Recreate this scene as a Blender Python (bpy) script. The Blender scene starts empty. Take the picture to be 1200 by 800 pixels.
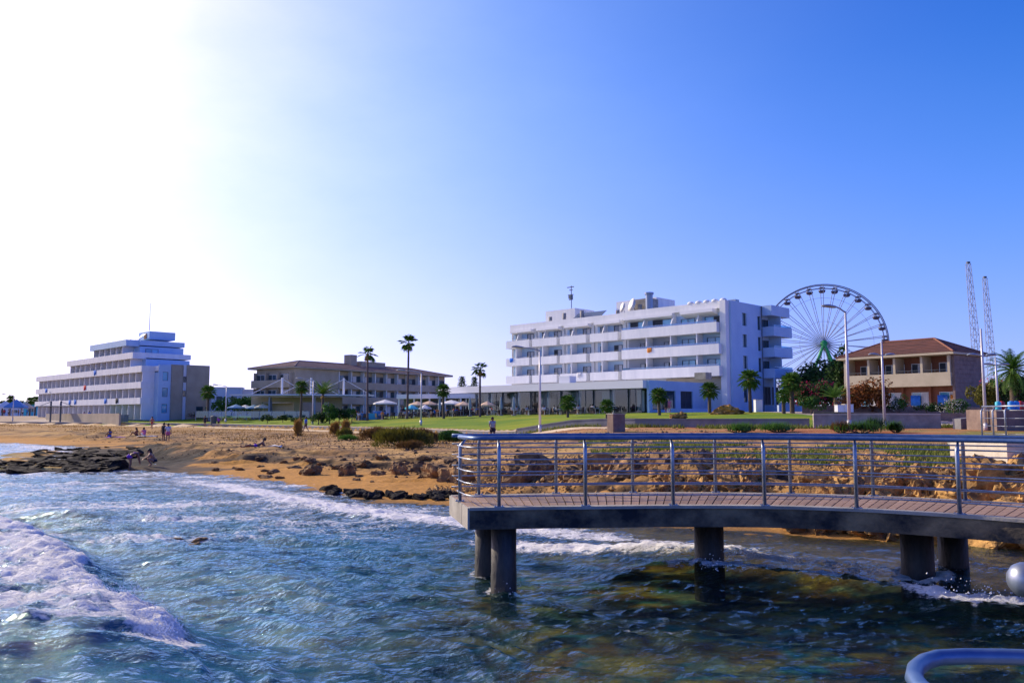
import bpy, math, random
import numpy as np
from mathutils import Vector, Matrix
R = math.radians
rnd = random.Random(7)
SC = bpy.context.scene
COL = SC.collection

# ------------------------------------------------------------------ camera
F_PX = 968.0
PITCH = math.atan(87.0 / F_PX)
EYE = 2.79
cam_d = bpy.data.cameras.new('camera')
cam = bpy.data.objects.new('camera', cam_d)
COL.objects.link(cam)
cam.location = (0, 0, EYE)
cam.rotation_euler = (math.pi / 2 + PITCH, 0, 0)
cam_d.sensor_width = 36
cam_d.lens = F_PX / 1200 * 36
cam_d.clip_start = 0.05
cam_d.clip_end = 9000
SC.camera = cam

# ------------------------------------------------------------------ sun, sky
SUN_AZ, SUN_EL = R(-55), R(28)
S_DIR = Vector((math.sin(SUN_AZ) * math.cos(SUN_EL), math.cos(SUN_AZ) * math.cos(SUN_EL), math.sin(SUN_EL)))
sun_d = bpy.data.lights.new('sun', 'SUN')
sun_d.energy = 5.0
sun_d.angle = R(0.6)
sun_d.color = (1.0, 0.84, 0.58)
sun = bpy.data.objects.new('sun', sun_d)
COL.objects.link(sun)
sun.rotation_euler = S_DIR.to_track_quat('Z', 'Y').to_euler()

world = bpy.data.worlds.new('World')
SC.world = world
world.use_nodes = True
wn, wl = world.node_tree.nodes, world.node_tree.links
wn.clear()
w_out = wn.new('ShaderNodeOutputWorld')
w_bg = wn.new('ShaderNodeBackground')
w_sky = wn.new('ShaderNodeTexSky')
w_sky.sky_type = 'NISHITA'
w_sky.sun_disc = False
w_sky.sun_elevation = SUN_EL
w_sky.sun_rotation = SUN_AZ
w_sky.air_density = 1.0
w_sky.dust_density = 0.35
w_sky.ozone_density = 3.0
# the photograph's strongly saturated blue, and the white glare round the sun that stands just outside the frame
w_tc = wn.new('ShaderNodeTexCoord')
w_nrm = wn.new('ShaderNodeVectorMath'); w_nrm.operation = 'NORMALIZE'
wl.new(w_tc.outputs['Generated'], w_nrm.inputs[0])
def w_math(op, a, b=None, clamp=False):
    n = wn.new('ShaderNodeMath'); n.operation = op; n.use_clamp = clamp
    for i, v in enumerate((a, b)):
        if v is None: continue
        if isinstance(v, (int, float)): n.inputs[i].default_value = v
        else: wl.new(v, n.inputs[i])
    return n.outputs[0]
def w_comb(op, col, fac_or_vec, vec=None):
    n = wn.new('ShaderNodeVectorMath'); n.operation = op
    wl.new(col, n.inputs[0])
    if vec is None: n.inputs[1].default_value = fac_or_vec
    else:
        n.inputs[1].default_value = vec
    return n.outputs[0]
w_sx = wn.new('ShaderNodeSeparateXYZ'); wl.new(w_nrm.outputs[0], w_sx.inputs[0])
w_om = w_math('SUBTRACT', 1.0, w_math('ABSOLUTE', w_sx.outputs['Z']))
w_dot = wn.new('ShaderNodeVectorMath'); w_dot.operation = 'DOT_PRODUCT'; w_dot.inputs[1].default_value = S_DIR
wl.new(w_nrm.outputs[0], w_dot.inputs[0])
# thin high haze makes the glare a little uneven
w_nz = wn.new('ShaderNodeTexNoise'); w_nz.inputs['Scale'].default_value = 2.6; w_nz.inputs['Detail'].default_value = 7; w_nz.inputs['Roughness'].default_value = 0.6
w_map = wn.new('ShaderNodeMapping'); w_map.inputs['Scale'].default_value = (1, 1, 2.2); w_map.inputs['Rotation'].default_value = (0, 0.6, 0.4)
wl.new(w_nrm.outputs[0], w_map.inputs[0]); wl.new(w_map.outputs[0], w_nz.inputs['Vector'])
w_g = w_math('MAXIMUM', w_math('ADD', w_dot.outputs['Value'], w_math('MULTIPLY', w_math('SUBTRACT', w_nz.outputs['Fac'], 0.5), 0.10)), 0.0)
w_terms = [(w_math('POWER', w_om, 6.0), (4.3, 0.0, 0.0)), (w_math('MULTIPLY', w_math('POWER', w_om, 4.0), w_math('POWER', w_g, 2.0)), (10.0, 4.5, 1.0)), (w_math('POWER', w_om, 2.5), (0.0, 4.0, 0.0)),
           (w_math('POWER', w_g, 3.0), (3.8, 6.2, 1.6)), (w_math('POWER', w_g, 9.0), (16.0, 8.0, 2.5))]
w_acc = w_comb('MULTIPLY', w_sky.outputs[0], (0.05, 0.20, 1.85))
for fac_, rgb_ in w_terms:
    v_ = wn.new('ShaderNodeVectorMath'); v_.operation = 'SCALE'; v_.inputs[0].default_value = rgb_; wl.new(fac_, v_.inputs['Scale'])
    a_ = wn.new('ShaderNodeVectorMath'); a_.operation = 'ADD'; wl.new(w_acc, a_.inputs[0]); wl.new(v_.outputs[0], a_.inputs[1]); w_acc = a_.outputs[0]
wl.new(w_acc, w_bg.inputs['Color'])
w_bg.inputs['Strength'].default_value = 0.12
wl.new(w_bg.outputs[0], w_out.inputs[0])

SC.view_settings.view_transform = 'Standard'
SC.view_settings.look = 'None'
SC.view_settings.exposure = 0.0
SC.view_settings.gamma = 1.0
SC.view_settings.use_curve_mapping = False
SC.cycles.max_bounces = 6
SC.cycles.transparent_max_bounces = 12
SC.cycles.caustics_reflective = False
SC.cycles.caustics_refractive = False

# ------------------------------------------------------------------ helpers
cp, sp = math.cos(PITCH), math.sin(PITCH)
def ray(px, py):
    r_, u_ = (px - 600) / F_PX, (400 - py) / F_PX
    return Vector((r_, cp - u_ * sp, sp + u_ * cp))
def at(px, py, Y):
    d = ray(px, py); k = Y / d.y
    return Vector((d.x * k, Y, EYE + d.z * k))
def gz(px, py, z):
    d = ray(px, py); k = (z - EYE) / d.z
    return Vector((d.x * k, d.y * k, z))

def tag(o, label=None, cat=None, group=None, kind=None):
    if label: o['label'] = label
    if cat: o['category'] = cat
    if group: o['group'] = group
    if kind: o['kind'] = kind
    return o
def empty(name, loc=(0, 0, 0), rz=0.0, label=None, cat=None, group=None):
    o = bpy.data.objects.new(name, None); COL.objects.link(o)
    o.empty_display_size = 0.3
    o.location = loc; o.rotation_euler = (0, 0, rz)
    return tag(o, label, cat, group)
def link_mesh(name, me, parent=None, loc=(0, 0, 0), rz=0.0, scale=None):
    o = bpy.data.objects.new(name, me); COL.objects.link(o)
    o.parent = parent; o.location = loc; o.rotation_euler = (0, 0, rz)
    if scale is not None: o.scale = scale
    return o
def copy_tree(o, parent=None):
    c = o.copy(); COL.objects.link(c); c.parent = parent
    for ch in list(o.children): copy_tree(ch, c)
    return c

_ON = 'first second third fourth fifth sixth seventh eighth ninth tenth eleventh twelfth thirteenth fourteenth fifteenth sixteenth seventeenth eighteenth nineteenth'.split()
def ordinal(i):
    if i < 19: return _ON[i]
    n = i + 1; t_, u_ = divmod(n, 10); w_ = {2: 'twent', 3: 'thirt', 4: 'fort', 5: 'fift', 6: 'sixt'}[t_]
    return w_ + 'ieth' if u_ == 0 else w_ + 'y-' + _ON[u_-1]
class MB:
    def __init__(s): s.v = []; s.f = []; s.mi = []; s.cur = 0
    def add(s, vs, fs):
        b = len(s.v); s.v += [tuple(v) for v in vs]
        for f in fs: s.f.append(tuple(b + i for i in f)); s.mi.append(s.cur)
        return s
    def box(s, x0, x1, y0, y1, z0, z1):
        return s.add([(x0,y0,z0),(x1,y0,z0),(x1,y1,z0),(x0,y1,z0),(x0,y0,z1),(x1,y0,z1),(x1,y1,z1),(x0,y1,z1)],
                     [(0,3,2,1),(4,5,6,7),(0,1,5,4),(1,2,6,5),(2,3,7,6),(3,0,4,7)])
    def prism(s, pts, z0, z1):
        n = len(pts)
        vs = [(p[0], p[1], z0) for p in pts] + [(p[0], p[1], z1) for p in pts]
        return s.add(vs, [tuple(range(n))[::-1], tuple(range(n, 2*n))] + [(i, (i+1) % n, n+(i+1) % n, n+i) for i in range(n)])
    def prism_x(s, pts, x0, x1):      # profile in (y,z) swept along x
        n = len(pts)
        vs = [(x0, p[0], p[1]) for p in pts] + [(x1, p[0], p[1]) for p in pts]
        return s.add(vs, [tuple(range(n)), tuple(range(n, 2*n))[::-1]] + [(i, n+i, n+(i+1) % n, (i+1) % n) for i in range(n)])
    def tube(s, pts, r, n=8, cap=True, flat=1.0):
        pts = [Vector(p) for p in pts]; m = len(pts)
        rr = r if isinstance(r, (list, tuple)) else [r] * m
        vs = []; ref = None
        for i, p in enumerate(pts):
            t = (pts[min(i+1, m-1)] - pts[max(i-1, 0)]).normalized()
            if ref is None: ref = Vector((0, 0, 1)) if abs(t.z) < 0.9 else Vector((1, 0, 0))
            a = t.cross(ref)
            if a.length < 1e-4: a = t.cross(Vector((0, 1, 0.1)))
            a.normalize(); b = a.cross(t).normalized(); ref = b
            for k in range(n):
                q = 2 * math.pi * k / n
                vs.append(p + a * math.cos(q) * rr[i] + b * math.sin(q) * rr[i] * flat)
        fs = [(i*n+k, i*n+(k+1) % n, (i+1)*n+(k+1) % n, (i+1)*n+k) for i in range(m-1) for k in range(n)]
        if cap: fs += [tuple(range(n))[::-1], tuple(range((m-1)*n, m*n))]
        return s.add(vs, fs)
    def cyl(s, x, y, z0, z1, r, n=16, r1=None): return s.tube([(x, y, z0), (x, y, z1)], [r, r if r1 is None else r1], n)
    def mesh(s, name, mats, smooth=False):
        me = bpy.data.meshes.new(name); me.from_pydata(s.v, [], s.f)
        mats = mats if isinstance(mats, (list, tuple)) else [mats]
        for m in mats: me.materials.append(m)
        if len(mats) > 1: me.polygons.foreach_set('material_index', s.mi)
        if smooth: me.polygons.foreach_set('use_smooth', [True] * len(s.f))
        me.update(); return me
    def obj(s, name, mats, parent=None, smooth=False, loc=(0, 0, 0), rz=0.0):
        return link_mesh(name, s.mesh(name, mats, smooth), parent, loc, rz)

def np_mesh(name, verts, faces, mats, smooth=True):
    me = bpy.data.meshes.new(name)
    nv, nf, k = len(verts), len(faces), faces.shape[1]
    me.vertices.add(nv); me.vertices.foreach_set('co', np.asarray(verts, np.float32).ravel())
    me.loops.add(nf * k); me.loops.foreach_set('vertex_index', faces.astype(np.int32).ravel())
    me.polygons.add(nf)
    me.polygons.foreach_set('loop_start', np.arange(0, nf * k, k, dtype=np.int32))
    me.polygons.foreach_set('use_smooth', np.full(nf, smooth))
    me.update(calc_edges=True)
    for m in (mats if isinstance(mats, (list, tuple)) else [mats]): me.materials.append(m)
    return me

# numpy noise
def _hash(ix, iy, s):
    n = (ix.astype(np.int64) * 374761393 + iy.astype(np.int64) * 668265263 + s * 1442695041) & 0xffffffff
    n = ((n ^ (n >> 13)) * 1274126177) & 0xffffffff
    return ((n ^ (n >> 16)) & 0xffff) / 65535.0
def vnoise(x, y, s=0):
    ix, iy = np.floor(x), np.floor(y); fx, fy = x - ix, y - iy
    fx = fx*fx*fx*(fx*(fx*6-15)+10); fy = fy*fy*fy*(fy*(fy*6-15)+10)
    a, b = _hash(ix, iy, s), _hash(ix+1, iy, s); c, d = _hash(ix, iy+1, s), _hash(ix+1, iy+1, s)
    return (a*(1-fx)+b*fx)*(1-fy) + (c*(1-fx)+d*fx)*fy
def fbm(x, y, s=0, o=4):
    r = 0; a = 0.5; t = 0
    for i in range(o):
        r = r + a * vnoise(x, y, s + i * 17); t += a; a *= 0.5; x = x * 2.03 + 5.1; y = y * 2.03 + 1.7
    return r / t
def sstep(x, a, b):
    t = np.clip((x - a) / (b - a), 0, 1); return t*t*(3-2*t)
def pl_dist(X, Y, pts):
    """distance to a polyline, and position 0..1 along it"""
    best = np.full(X.shape, 1e9); par = np.zeros(X.shape); sgn = np.ones(X.shape); n = len(pts) - 1
    for i in range(n):
        (ax, ay), (bx, by) = pts[i][:2], pts[i+1][:2]
        dx, dy = bx-ax, by-ay; L2 = dx*dx+dy*dy
        t = np.clip(((X-ax)*dx + (Y-ay)*dy) / L2, 0, 1)
        d = np.hypot(X-ax-t*dx, Y-ay-t*dy)
        m = d < best
        best = np.where(m, d, best); par = np.where(m, (i+t)/n, par)
        sgn = np.where(m, np.sign(dx*(Y-ay) - dy*(X-ax)), sgn)
    return best, par, sgn
def in_poly(X, Y, pts):
    ins = np.zeros(X.shape, bool); n = len(pts)
    for i in range(n):
        (x1, y1), (x2, y2) = pts[i][:2], pts[(i+1) % n][:2]
        if y1 == y2: continue
        c = ((y1 > Y) != (y2 > Y)) & (X < (x2-x1)*(Y-y1)/(y2-y1) + x1)
        ins ^= c
    return ins

# ------------------------------------------------------------------ materials
def new_mat(name):
    m = bpy.data.materials.new(name); m.use_nodes = True
    nt = m.node_tree; nt.nodes.clear()
    out = nt.nodes.new('ShaderNodeOutputMaterial'); b = nt.nodes.new('ShaderNodeBsdfPrincipled')
    nt.links.new(b.outputs[0], out.inputs[0])
    return m, nt, b, out
def c4(c): return (c[0], c[1], c[2], 1)
def M(name, c1, c2=None, scale=4.0, rough=0.7, bump=0.0, bscale=30.0, metal=0.0, spec=0.5, detail=5, stretch=(1, 1, 1), coords='Object', var=0.0, pos=(0.35, 0.65)):
    m, nt, b, out = new_mat(name)
    N, L = nt.nodes, nt.links
    b.inputs['Roughness'].default_value = rough; b.inputs['Metallic'].default_value = metal
    b.inputs['Specular IOR Level'].default_value = spec
    tc = N.new('ShaderNodeTexCoord'); mp = N.new('ShaderNodeMapping'); mp.inputs['Scale'].default_value = stretch
    L.new(tc.outputs[coords], mp.inputs[0])
    last = None
    if c2 is not None:
        nz = N.new('ShaderNodeTexNoise'); nz.inputs['Scale'].default_value = scale; nz.inputs['Detail'].default_value = detail
        nz.inputs['Roughness'].default_value = 0.62
        L.new(mp.outputs[0], nz.inputs['Vector'])
        cr = N.new('ShaderNodeValToRGB'); cr.color_ramp.elements[0].color = c4(c1); cr.color_ramp.elements[1].color = c4(c2)
        cr.color_ramp.elements[0].position = pos[0]; cr.color_ramp.elements[1].position = pos[1]
        L.new(nz.outputs['Fac'], cr.inputs[0]); last = cr.outputs[0]
    else:
        b.inputs['Base Color'].default_value = c4(c1)
        if var:
            rgb = N.new('ShaderNodeRGB'); rgb.outputs[0].default_value = c4(c1); last = rgb.outputs[0]
    if var:
        oi = N.new('ShaderNodeObjectInfo'); hs = N.new('ShaderNodeHueSaturation')
        mr = N.new('ShaderNodeMapRange'); mr.inputs[3].default_value = 1 - var; mr.inputs[4].default_value = 1 + var
        L.new(oi.outputs['Random'], mr.inputs[0]); L.new(mr.outputs[0], hs.inputs['Value']); L.new(last, hs.inputs['Color']); last = hs.outputs[0]
    if last is not None: L.new(last, b.inputs['Base Color'])
    if bump:
        n2 = N.new('ShaderNodeTexNoise'); n2.inputs['Scale'].default_value = bscale; n2.inputs['Detail'].default_value = 6
        L.new(mp.outputs[0], n2.inputs['Vector'])
        bp = N.new('ShaderNodeBump'); bp.inputs['Strength'].default_value = bump; bp.inputs['Distance'].default_value = 0.05
        L.new(n2.outputs['Fac'], bp.inputs['Height']); L.new(bp.outputs[0], b.inputs['Normal'])
    return m
def leaf_mat(name, c1, c2, scale=1.2):
    m = M(name, c1, c2, scale=scale, rough=0.6, spec=0.25, var=0.12)
    nt = m.node_tree; b = [n for n in nt.nodes if n.type == 'BSDF_PRINCIPLED'][0]
    out = [n for n in nt.nodes if n.type == 'OUTPUT_MATERIAL'][0]
    src = b.inputs['Base Color'].links[0].from_socket
    tr = nt.nodes.new('ShaderNodeBsdfTranslucent'); nt.links.new(src, tr.inputs[0])
    mx = nt.nodes.new('ShaderNodeMixShader'); mx.inputs[0].default_value = 0.3
    nt.links.new(b.outputs[0], mx.inputs[1]); nt.links.new(tr.outputs[0], mx.inputs[2]); nt.links.new(mx.outputs[0], out.inputs[0])
    return m

MT = dict(
    white=M('white_render', (0.70, 0.71, 0.72), (0.83, 0.83, 0.82), scale=0.6, rough=0.85, bump=0.05, bscale=4, detail=9, stretch=(1.6, 1.6, 0.3)),
    white2=M('white_paint', (0.78, 0.78, 0.79), rough=0.6),
    lilac=M('pale_blue_shade_render', (0.38, 0.54, 0.74), (0.46, 0.62, 0.80), scale=0.4, rough=0.85),  # pale blue render, also holding the bluish shade of the white hotel's right sides
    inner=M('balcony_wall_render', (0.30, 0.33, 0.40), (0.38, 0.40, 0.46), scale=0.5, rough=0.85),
    beige=M('beige_render', (0.34, 0.29, 0.215), (0.43, 0.37, 0.275), scale=0.4, rough=0.9, bump=0.1, bscale=8),
    cream=M('cream_render', (0.42, 0.36, 0.25), (0.50, 0.43, 0.31), scale=0.5, rough=0.85),
    stone=M('stone_cladding', (0.16, 0.11, 0.095), (0.25, 0.18, 0.15), scale=1.4, rough=0.9, bump=0.4, bscale=6),
    terracotta=M('terracotta_render', (0.20, 0.075, 0.045), (0.27, 0.11, 0.065), scale=0.9, rough=0.85),
    roof=M('clay_tile', (0.085, 0.03, 0.022), (0.15, 0.05, 0.032), scale=1.6, rough=0.8, var=0.15, stretch=(0.4, 1, 1)),
    roof2=M('dark_clay_tile', (0.16, 0.10, 0.09), (0.24, 0.15, 0.13), scale=1.6, rough=0.8, var=0.12),
    glass=M('window_glass', (0.03, 0.06, 0.08), rough=0.06, spec=1.0),
    glass_b=M('blue_reflection_glass', (0.05, 0.26, 0.42), (0.12, 0.42, 0.58), scale=0.4, rough=0.05, spec=1.0, var=0.3),  # blue sky reflection put into the pane colour
    curtain=M('curtain_cloth', (0.45, 0.47, 0.50), (0.6, 0.6, 0.62), scale=6, stretch=(1, 1, 0.05), rough=0.9),
    dark=M('dark_interior', (0.03, 0.04, 0.05), (0.05, 0.06, 0.08), scale=2, rough=0.8),
    frame=M('dark_window_frame', (0.08, 0.10, 0.12), rough=0.4),
    alu=M('white_window_frame', (0.65, 0.67, 0.70), rough=0.4),
    rest_in=M('restaurant_interior', (0.07, 0.085, 0.085), (0.14, 0.16, 0.16), scale=0.7, rough=0.8),
    conc=M('concrete', (0.26, 0.24, 0.21), (0.40, 0.37, 0.32), scale=1.6, rough=0.9, bump=0.25, bscale=14),
    conc_l=M('pale_concrete', (0.48, 0.43, 0.35), (0.60, 0.54, 0.44), scale=2.0, rough=0.9, bump=0.2, bscale=20),
    conc_d=M('stained_shaded_concrete', (0.008, 0.011, 0.017), (0.26, 0.19, 0.11), scale=1.5, rough=0.85, bump=0.45, bscale=11, detail=9, stretch=(0.8, 0.8, 1.0), pos=(0.38, 0.64)),  # stains, plus a dark tone that puts the slab's shade into the colour
    conc_w=M('wall_concrete', (0.15, 0.155, 0.17), (0.23, 0.23, 0.24), scale=0.8, rough=0.9, bump=0.2, bscale=10),
    steel=M('railing_steel', (0.22, 0.25, 0.31), (0.34, 0.37, 0.43), scale=14, rough=0.38, metal=0.7),
    bluerail=M('blue_painted_rail', (0.05, 0.12, 0.27), (0.13, 0.20, 0.34), scale=6, rough=0.38, metal=0.45, detail=9),
    lamp=M('lamp_pole_paint', (0.60, 0.58, 0.60), rough=0.4, metal=0.2),
    lamph=M('lamp_head_grey', (0.25, 0.30, 0.38), rough=0.35, metal=0.3),
    wood=M('deck_plank', (0.22, 0.13, 0.085), (0.36, 0.24, 0.16), scale=3.0, rough=0.75, bump=0.2, bscale=20, var=0.16),
    bark=M('palm_bark', (0.07, 0.05, 0.04), (0.16, 0.12, 0.09), scale=8, rough=0.95, bump=0.5, bscale=12, stretch=(1, 1, 3)),
    bark2=M('palm_trunk_tall', (0.12, 0.075, 0.07), (0.20, 0.13, 0.12), scale=6, rough=0.95),
    palm=leaf_mat('palm_frond', (0.03, 0.10, 0.012), (0.13, 0.24, 0.03), 0.8),
    leafd=leaf_mat('dark_foliage', (0.012, 0.045, 0.012), (0.05, 0.11, 0.02), 0.7),
    leafg=leaf_mat('green_foliage', (0.03, 0.10, 0.015), (0.10, 0.22, 0.03), 1.5),
    leafo=leaf_mat('olive_shrub', (0.07, 0.075, 0.012), (0.19, 0.17, 0.02), 2.0),
    leafb=leaf_mat('brown_shrub', (0.10, 0.055, 0.02), (0.20, 0.12, 0.035), 2.0),
    leafr=leaf_mat('red_blossom', (0.30, 0.01, 0.06), (0.55, 0.03, 0.12), 2.0),
    leafor=leaf_mat('orange_brown_foliage', (0.09, 0.055, 0.012), (0.34, 0.10, 0.02), 1.2),
    white_f=leaf_mat('white_blossom', (0.45, 0.45, 0.36), (0.7, 0.7, 0.6), 2.0),
    weed=leaf_mat('grass_blades', (0.09, 0.14, 0.02), (0.26, 0.28, 0.05), 2.0),
    dry=leaf_mat('dry_grass_blades', (0.22, 0.13, 0.035), (0.36, 0.22, 0.06), 1.0),
    rock=M('golden_limestone', (0.10, 0.052, 0.018), (0.58, 0.33, 0.10), scale=2.2, rough=0.95, bump=0.9, bscale=7, detail=9, var=0.22, pos=(0.3, 0.68)),
    rockd=M('dark_wet_rock', (0.008, 0.008, 0.010), (0.035, 0.028, 0.022), scale=3.0, spec=0.15, rough=0.85, bump=0.8, bscale=9, detail=8, var=0.2),
    rockb=M('brown_beach_rock', (0.07, 0.035, 0.015), (0.38, 0.21, 0.075), scale=2.2, rough=0.9, bump=0.9, bscale=8, detail=9, var=0.25),
    green=M('ride_green_steel', (0.02, 0.30, 0.08), rough=0.4),
    truss=M('ride_white_steel', (0.30, 0.33, 0.42), rough=0.5),
    rim=M('ride_rim_steel', (0.16, 0.20, 0.30), rough=0.5),
    rimr=M('ride_red_steel', (0.42, 0.06, 0.08), rough=0.5),
    gond=M('gondola_dark', (0.05, 0.05, 0.11), rough=0.35),
    gondr=M('gondola_red', (0.40, 0.03, 0.04), rough=0.35),
    skin=M('skin', (0.42, 0.20, 0.12), (0.48, 0.24, 0.15), scale=8, rough=0.6),
    skin2=M('tanned_skin', (0.24, 0.10, 0.06), (0.28, 0.12, 0.07), scale=8, rough=0.6),
    hair=M('dark_hair', (0.02, 0.014, 0.01), rough=0.7),
    cloth_w=M('white_cloth', (0.62, 0.62, 0.64), rough=0.9), cloth_k=M('black_cloth', (0.015, 0.02, 0.035), rough=0.9),
    cloth_b=M('blue_cloth', (0.02, 0.16, 0.62), rough=0.9), cloth_p=M('purple_cloth', (0.22, 0.04, 0.40), rough=0.8),
    cloth_r=M('red_cloth', (0.55, 0.03, 0.04), rough=0.9), cloth_o=M('orange_cloth', (0.62, 0.22, 0.03), rough=0.9),
    cloth_g=M('grey_cloth', (0.30, 0.36, 0.40), rough=0.9), cloth_pk=M('pink_cloth', (0.65, 0.16, 0.30), rough=0.9),
    canvas=M('pale_canvas', (0.66, 0.66, 0.66), (0.74, 0.74, 0.72), scale=2, rough=0.9),
    canvas_o=M('peach_canvas', (0.68, 0.48, 0.32), rough=0.9), canvas_b=M('blue_canvas', (0.10, 0.26, 0.52), rough=0.8),
    plast_b=M('blue_plastic', (0.03, 0.25, 0.65), rough=0.4), plast_t=M('teal_plastic', (0.05, 0.50, 0.62), rough=0.4),
    plast_r=M('red_plastic', (0.55, 0.04, 0.03), rough=0.4), plast_o=M('orange_plastic', (0.75, 0.16, 0.03), rough=0.5),
    chair=M('chair_wicker', (0.07, 0.05, 0.05), (0.13, 0.09, 0.08), scale=20, rough=0.8), bin=M('bin_paint', (0.05, 0.07, 0.08), rough=0.5),
    cyan=M('pale_blue_column', (0.22, 0.48, 0.66), rough=0.6),
    panel=M('solar_panel', (0.05, 0.08, 0.16), rough=0.15), panelw=M('solar_tank', (0.66, 0.68, 0.70), rough=0.3, metal=0.3),
)
# thin clear glass that really lets light through
def thin_glass(name, tint, refl=0.25):
    m = bpy.data.materials.new(name); m.use_nodes = True; nt = m.node_tree; nt.nodes.clear(); N, L = nt.nodes, nt.links
    o = N.new('ShaderNodeOutputMaterial'); t = N.new('ShaderNodeBsdfTransparent'); g = N.new('ShaderNodeBsdfGlossy'); x = N.new('ShaderNodeMixShader')
    t.inputs[0].default_value = c4(tint); g.inputs['Roughness'].default_value = 0.05; x.inputs[0].default_value = refl
    L.new(t.outputs[0], x.inputs[1]); L.new(g.outputs[0], x.inputs[2]); L.new(x.outputs[0], o.inputs[0]); return m
MT['clear'] = thin_glass('balcony_rail_glass', (0.35, 0.62, 0.78), 0.18)
MT['clear2'] = thin_glass('restaurant_glass', (0.62, 0.72, 0.74), 0.07)

# ------------------------------------------------------------------ ground shape
SHORE = [(60, -60), (26, -12), (15.5, 4), (11.6, 11), (9.8, 14.6), (7.9, 17.0), (6.5, 18.6), (5.0, 20.3), (2.2, 21.8), (0, 23.6), (-1.9, 25.3),
         (-4.3, 26.6), (-6.9, 29.5), (-10.4, 34.2), (-13.6, 37.2), (-18, 41.5), (-21, 43.5), (-25, 46.5), (-31, 52), (-33.5, 62), (-39, 74),
         (-54, 86), (-75, 97), (-110, 112), (-200, 150), (-3500, 900)]
LAND = SHORE + [(-3500, 4500), (3500, 4500), (3500, -60)]
REEF = [(-17, 41.3), (-21, 42.2), (-27, 41.0), (-36, 40.5), (-44, 42), (-46, 46), (-36, 46.5), (-30, 47), (-33, 52), (-37, 58), (-38, 66), (-33, 68), (-25, 60), (-18, 50)]
WALL = [(-400, 290), (-120, 176), (-84, 156), (-46, 129), (-27.5, 111), (-11, 90), (0.5, 69.5), (9.5, 60.5), (19.5, 54.5), (27.5, 55.5)]
WALL_G = WALL + [(60, 58), (400, 80)]
def wall_w(X, Y):
    d, _, s = pl_dist(X, Y, WALL_G); return d * s          # positive behind (inland of) the wall
def height(X, Y, detail=True):
    X = np.asarray(X, float); Y = np.asarray(Y, float)
    d, _, _ = pl_dist(X, Y, SHORE)
    land = in_poly(X, Y, LAND)
    d = d + (fbm(X*0.35, Y*0.35, 3, 3) - 0.5) * 2.2 * sstep(d, 0, 3)
    k = sstep(X, -2.0, 6.0)
    dl = d + 4.5*(fbm(X*0.33, Y*0.33, 71, 4) - 0.5) * sstep(d, 2.5, 5)
    zl = np.interp(dl, [0, 2, 5, 6.3, 6.8, 9.2, 9.6, 16, 28, 45, 400], [-0.03, 0.10, 0.24, 0.27, 0.50, 0.54, 0.68, 0.78, 0.92, 1.15, 1.2])
    zr = np.interp(d, [0, 1.5, 3.0, 4.2, 6.5, 9, 16, 30, 45, 400], [-0.03, 0.10, 0.25, 0.75, 1.02, 1.18, 1.50, 1.95, 2.05, 2.1])
    zland = zl * (1-k) + zr * k
    w = wall_w(X, Y)
    far = 2.75 + 0.50 * sstep(X, -25, 25)
    zb = (1.50 + 0.52 * k) + (far - 1.50 - 0.52*k) * np.sin(np.clip(w/(32+8*k), 0, 1)*np.pi/2)
    zland = np.where(w > 0, np.maximum(zb, 0), zland)
    zsea = -np.interp(d, [0, 2, 8, 20, 60, 4000], [0.03, 0.18, 0.65, 1.3, 2.6, 8])
    zsea = zsea * (1 - 0.35*sstep(X, -3, 3))
    z = np.where(land, zland, zsea)
    rf, _, _ = pl_dist(X, Y, REEF + [REEF[0]]); rin = in_poly(X, Y, REEF)
    rk = np.where(rin, sstep(rf, 0, 1.5), 0)
    z = z * (1-rk) + rk * (0.02 + 0.30 * (fbm(X*0.5, Y*0.9, 12, 4) - 0.33))
    if detail:
        amp_land = sstep(d, 2, 7) * (1 - sstep(w, -30, -14)) * land
        rid = 1 - np.abs(fbm(X*0.55, Y*0.95, 5, 4) - 0.5) * 4
        z = z + amp_land * (0.26 * np.clip(rid, 0, 1) * sstep(fbm(X*0.11, Y*0.2, 31, 3), 0.42, 0.62) + 0.20 * (fbm(X*1.9, Y*2.2, 8, 4) - 0.5)) * (1 - 0.4*k)
        bank = sstep(X, -3, 1.0) * sstep(d, 2.6, 3.6) * (1 - sstep(d, 8.0, 10.5)) * land
        z = z + bank * (0.55 * (fbm(X*1.1, Y*1.3, 91, 4) - 0.5) + 0.30*np.abs(fbm(X*2.6, Y*2.8, 92, 4) - 0.5))
        z = z + 0.02 * (fbm(X*3, Y*3, 9, 3) - 0.5) * land
        sea = (~land) & (Y > -5) & (Y < 40)
        z = z + sea * sstep(d, 0.5, 3) * (0.75 * sstep(fbm(X*0.42, Y*0.42, 21, 4), 0.42, 0.72) + 0.16 * (fbm(X*1.6, Y*1.6, 22, 4) - 0.5))
        z = np.where(sea, np.minimum(z, -0.10 - 0.32*sstep(d, 0.5, 4)), z)
    return z
def hz(x, y, detail=False): return float(height(np.array([float(x)]), np.array([float(y)]), detail)[0])

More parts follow.
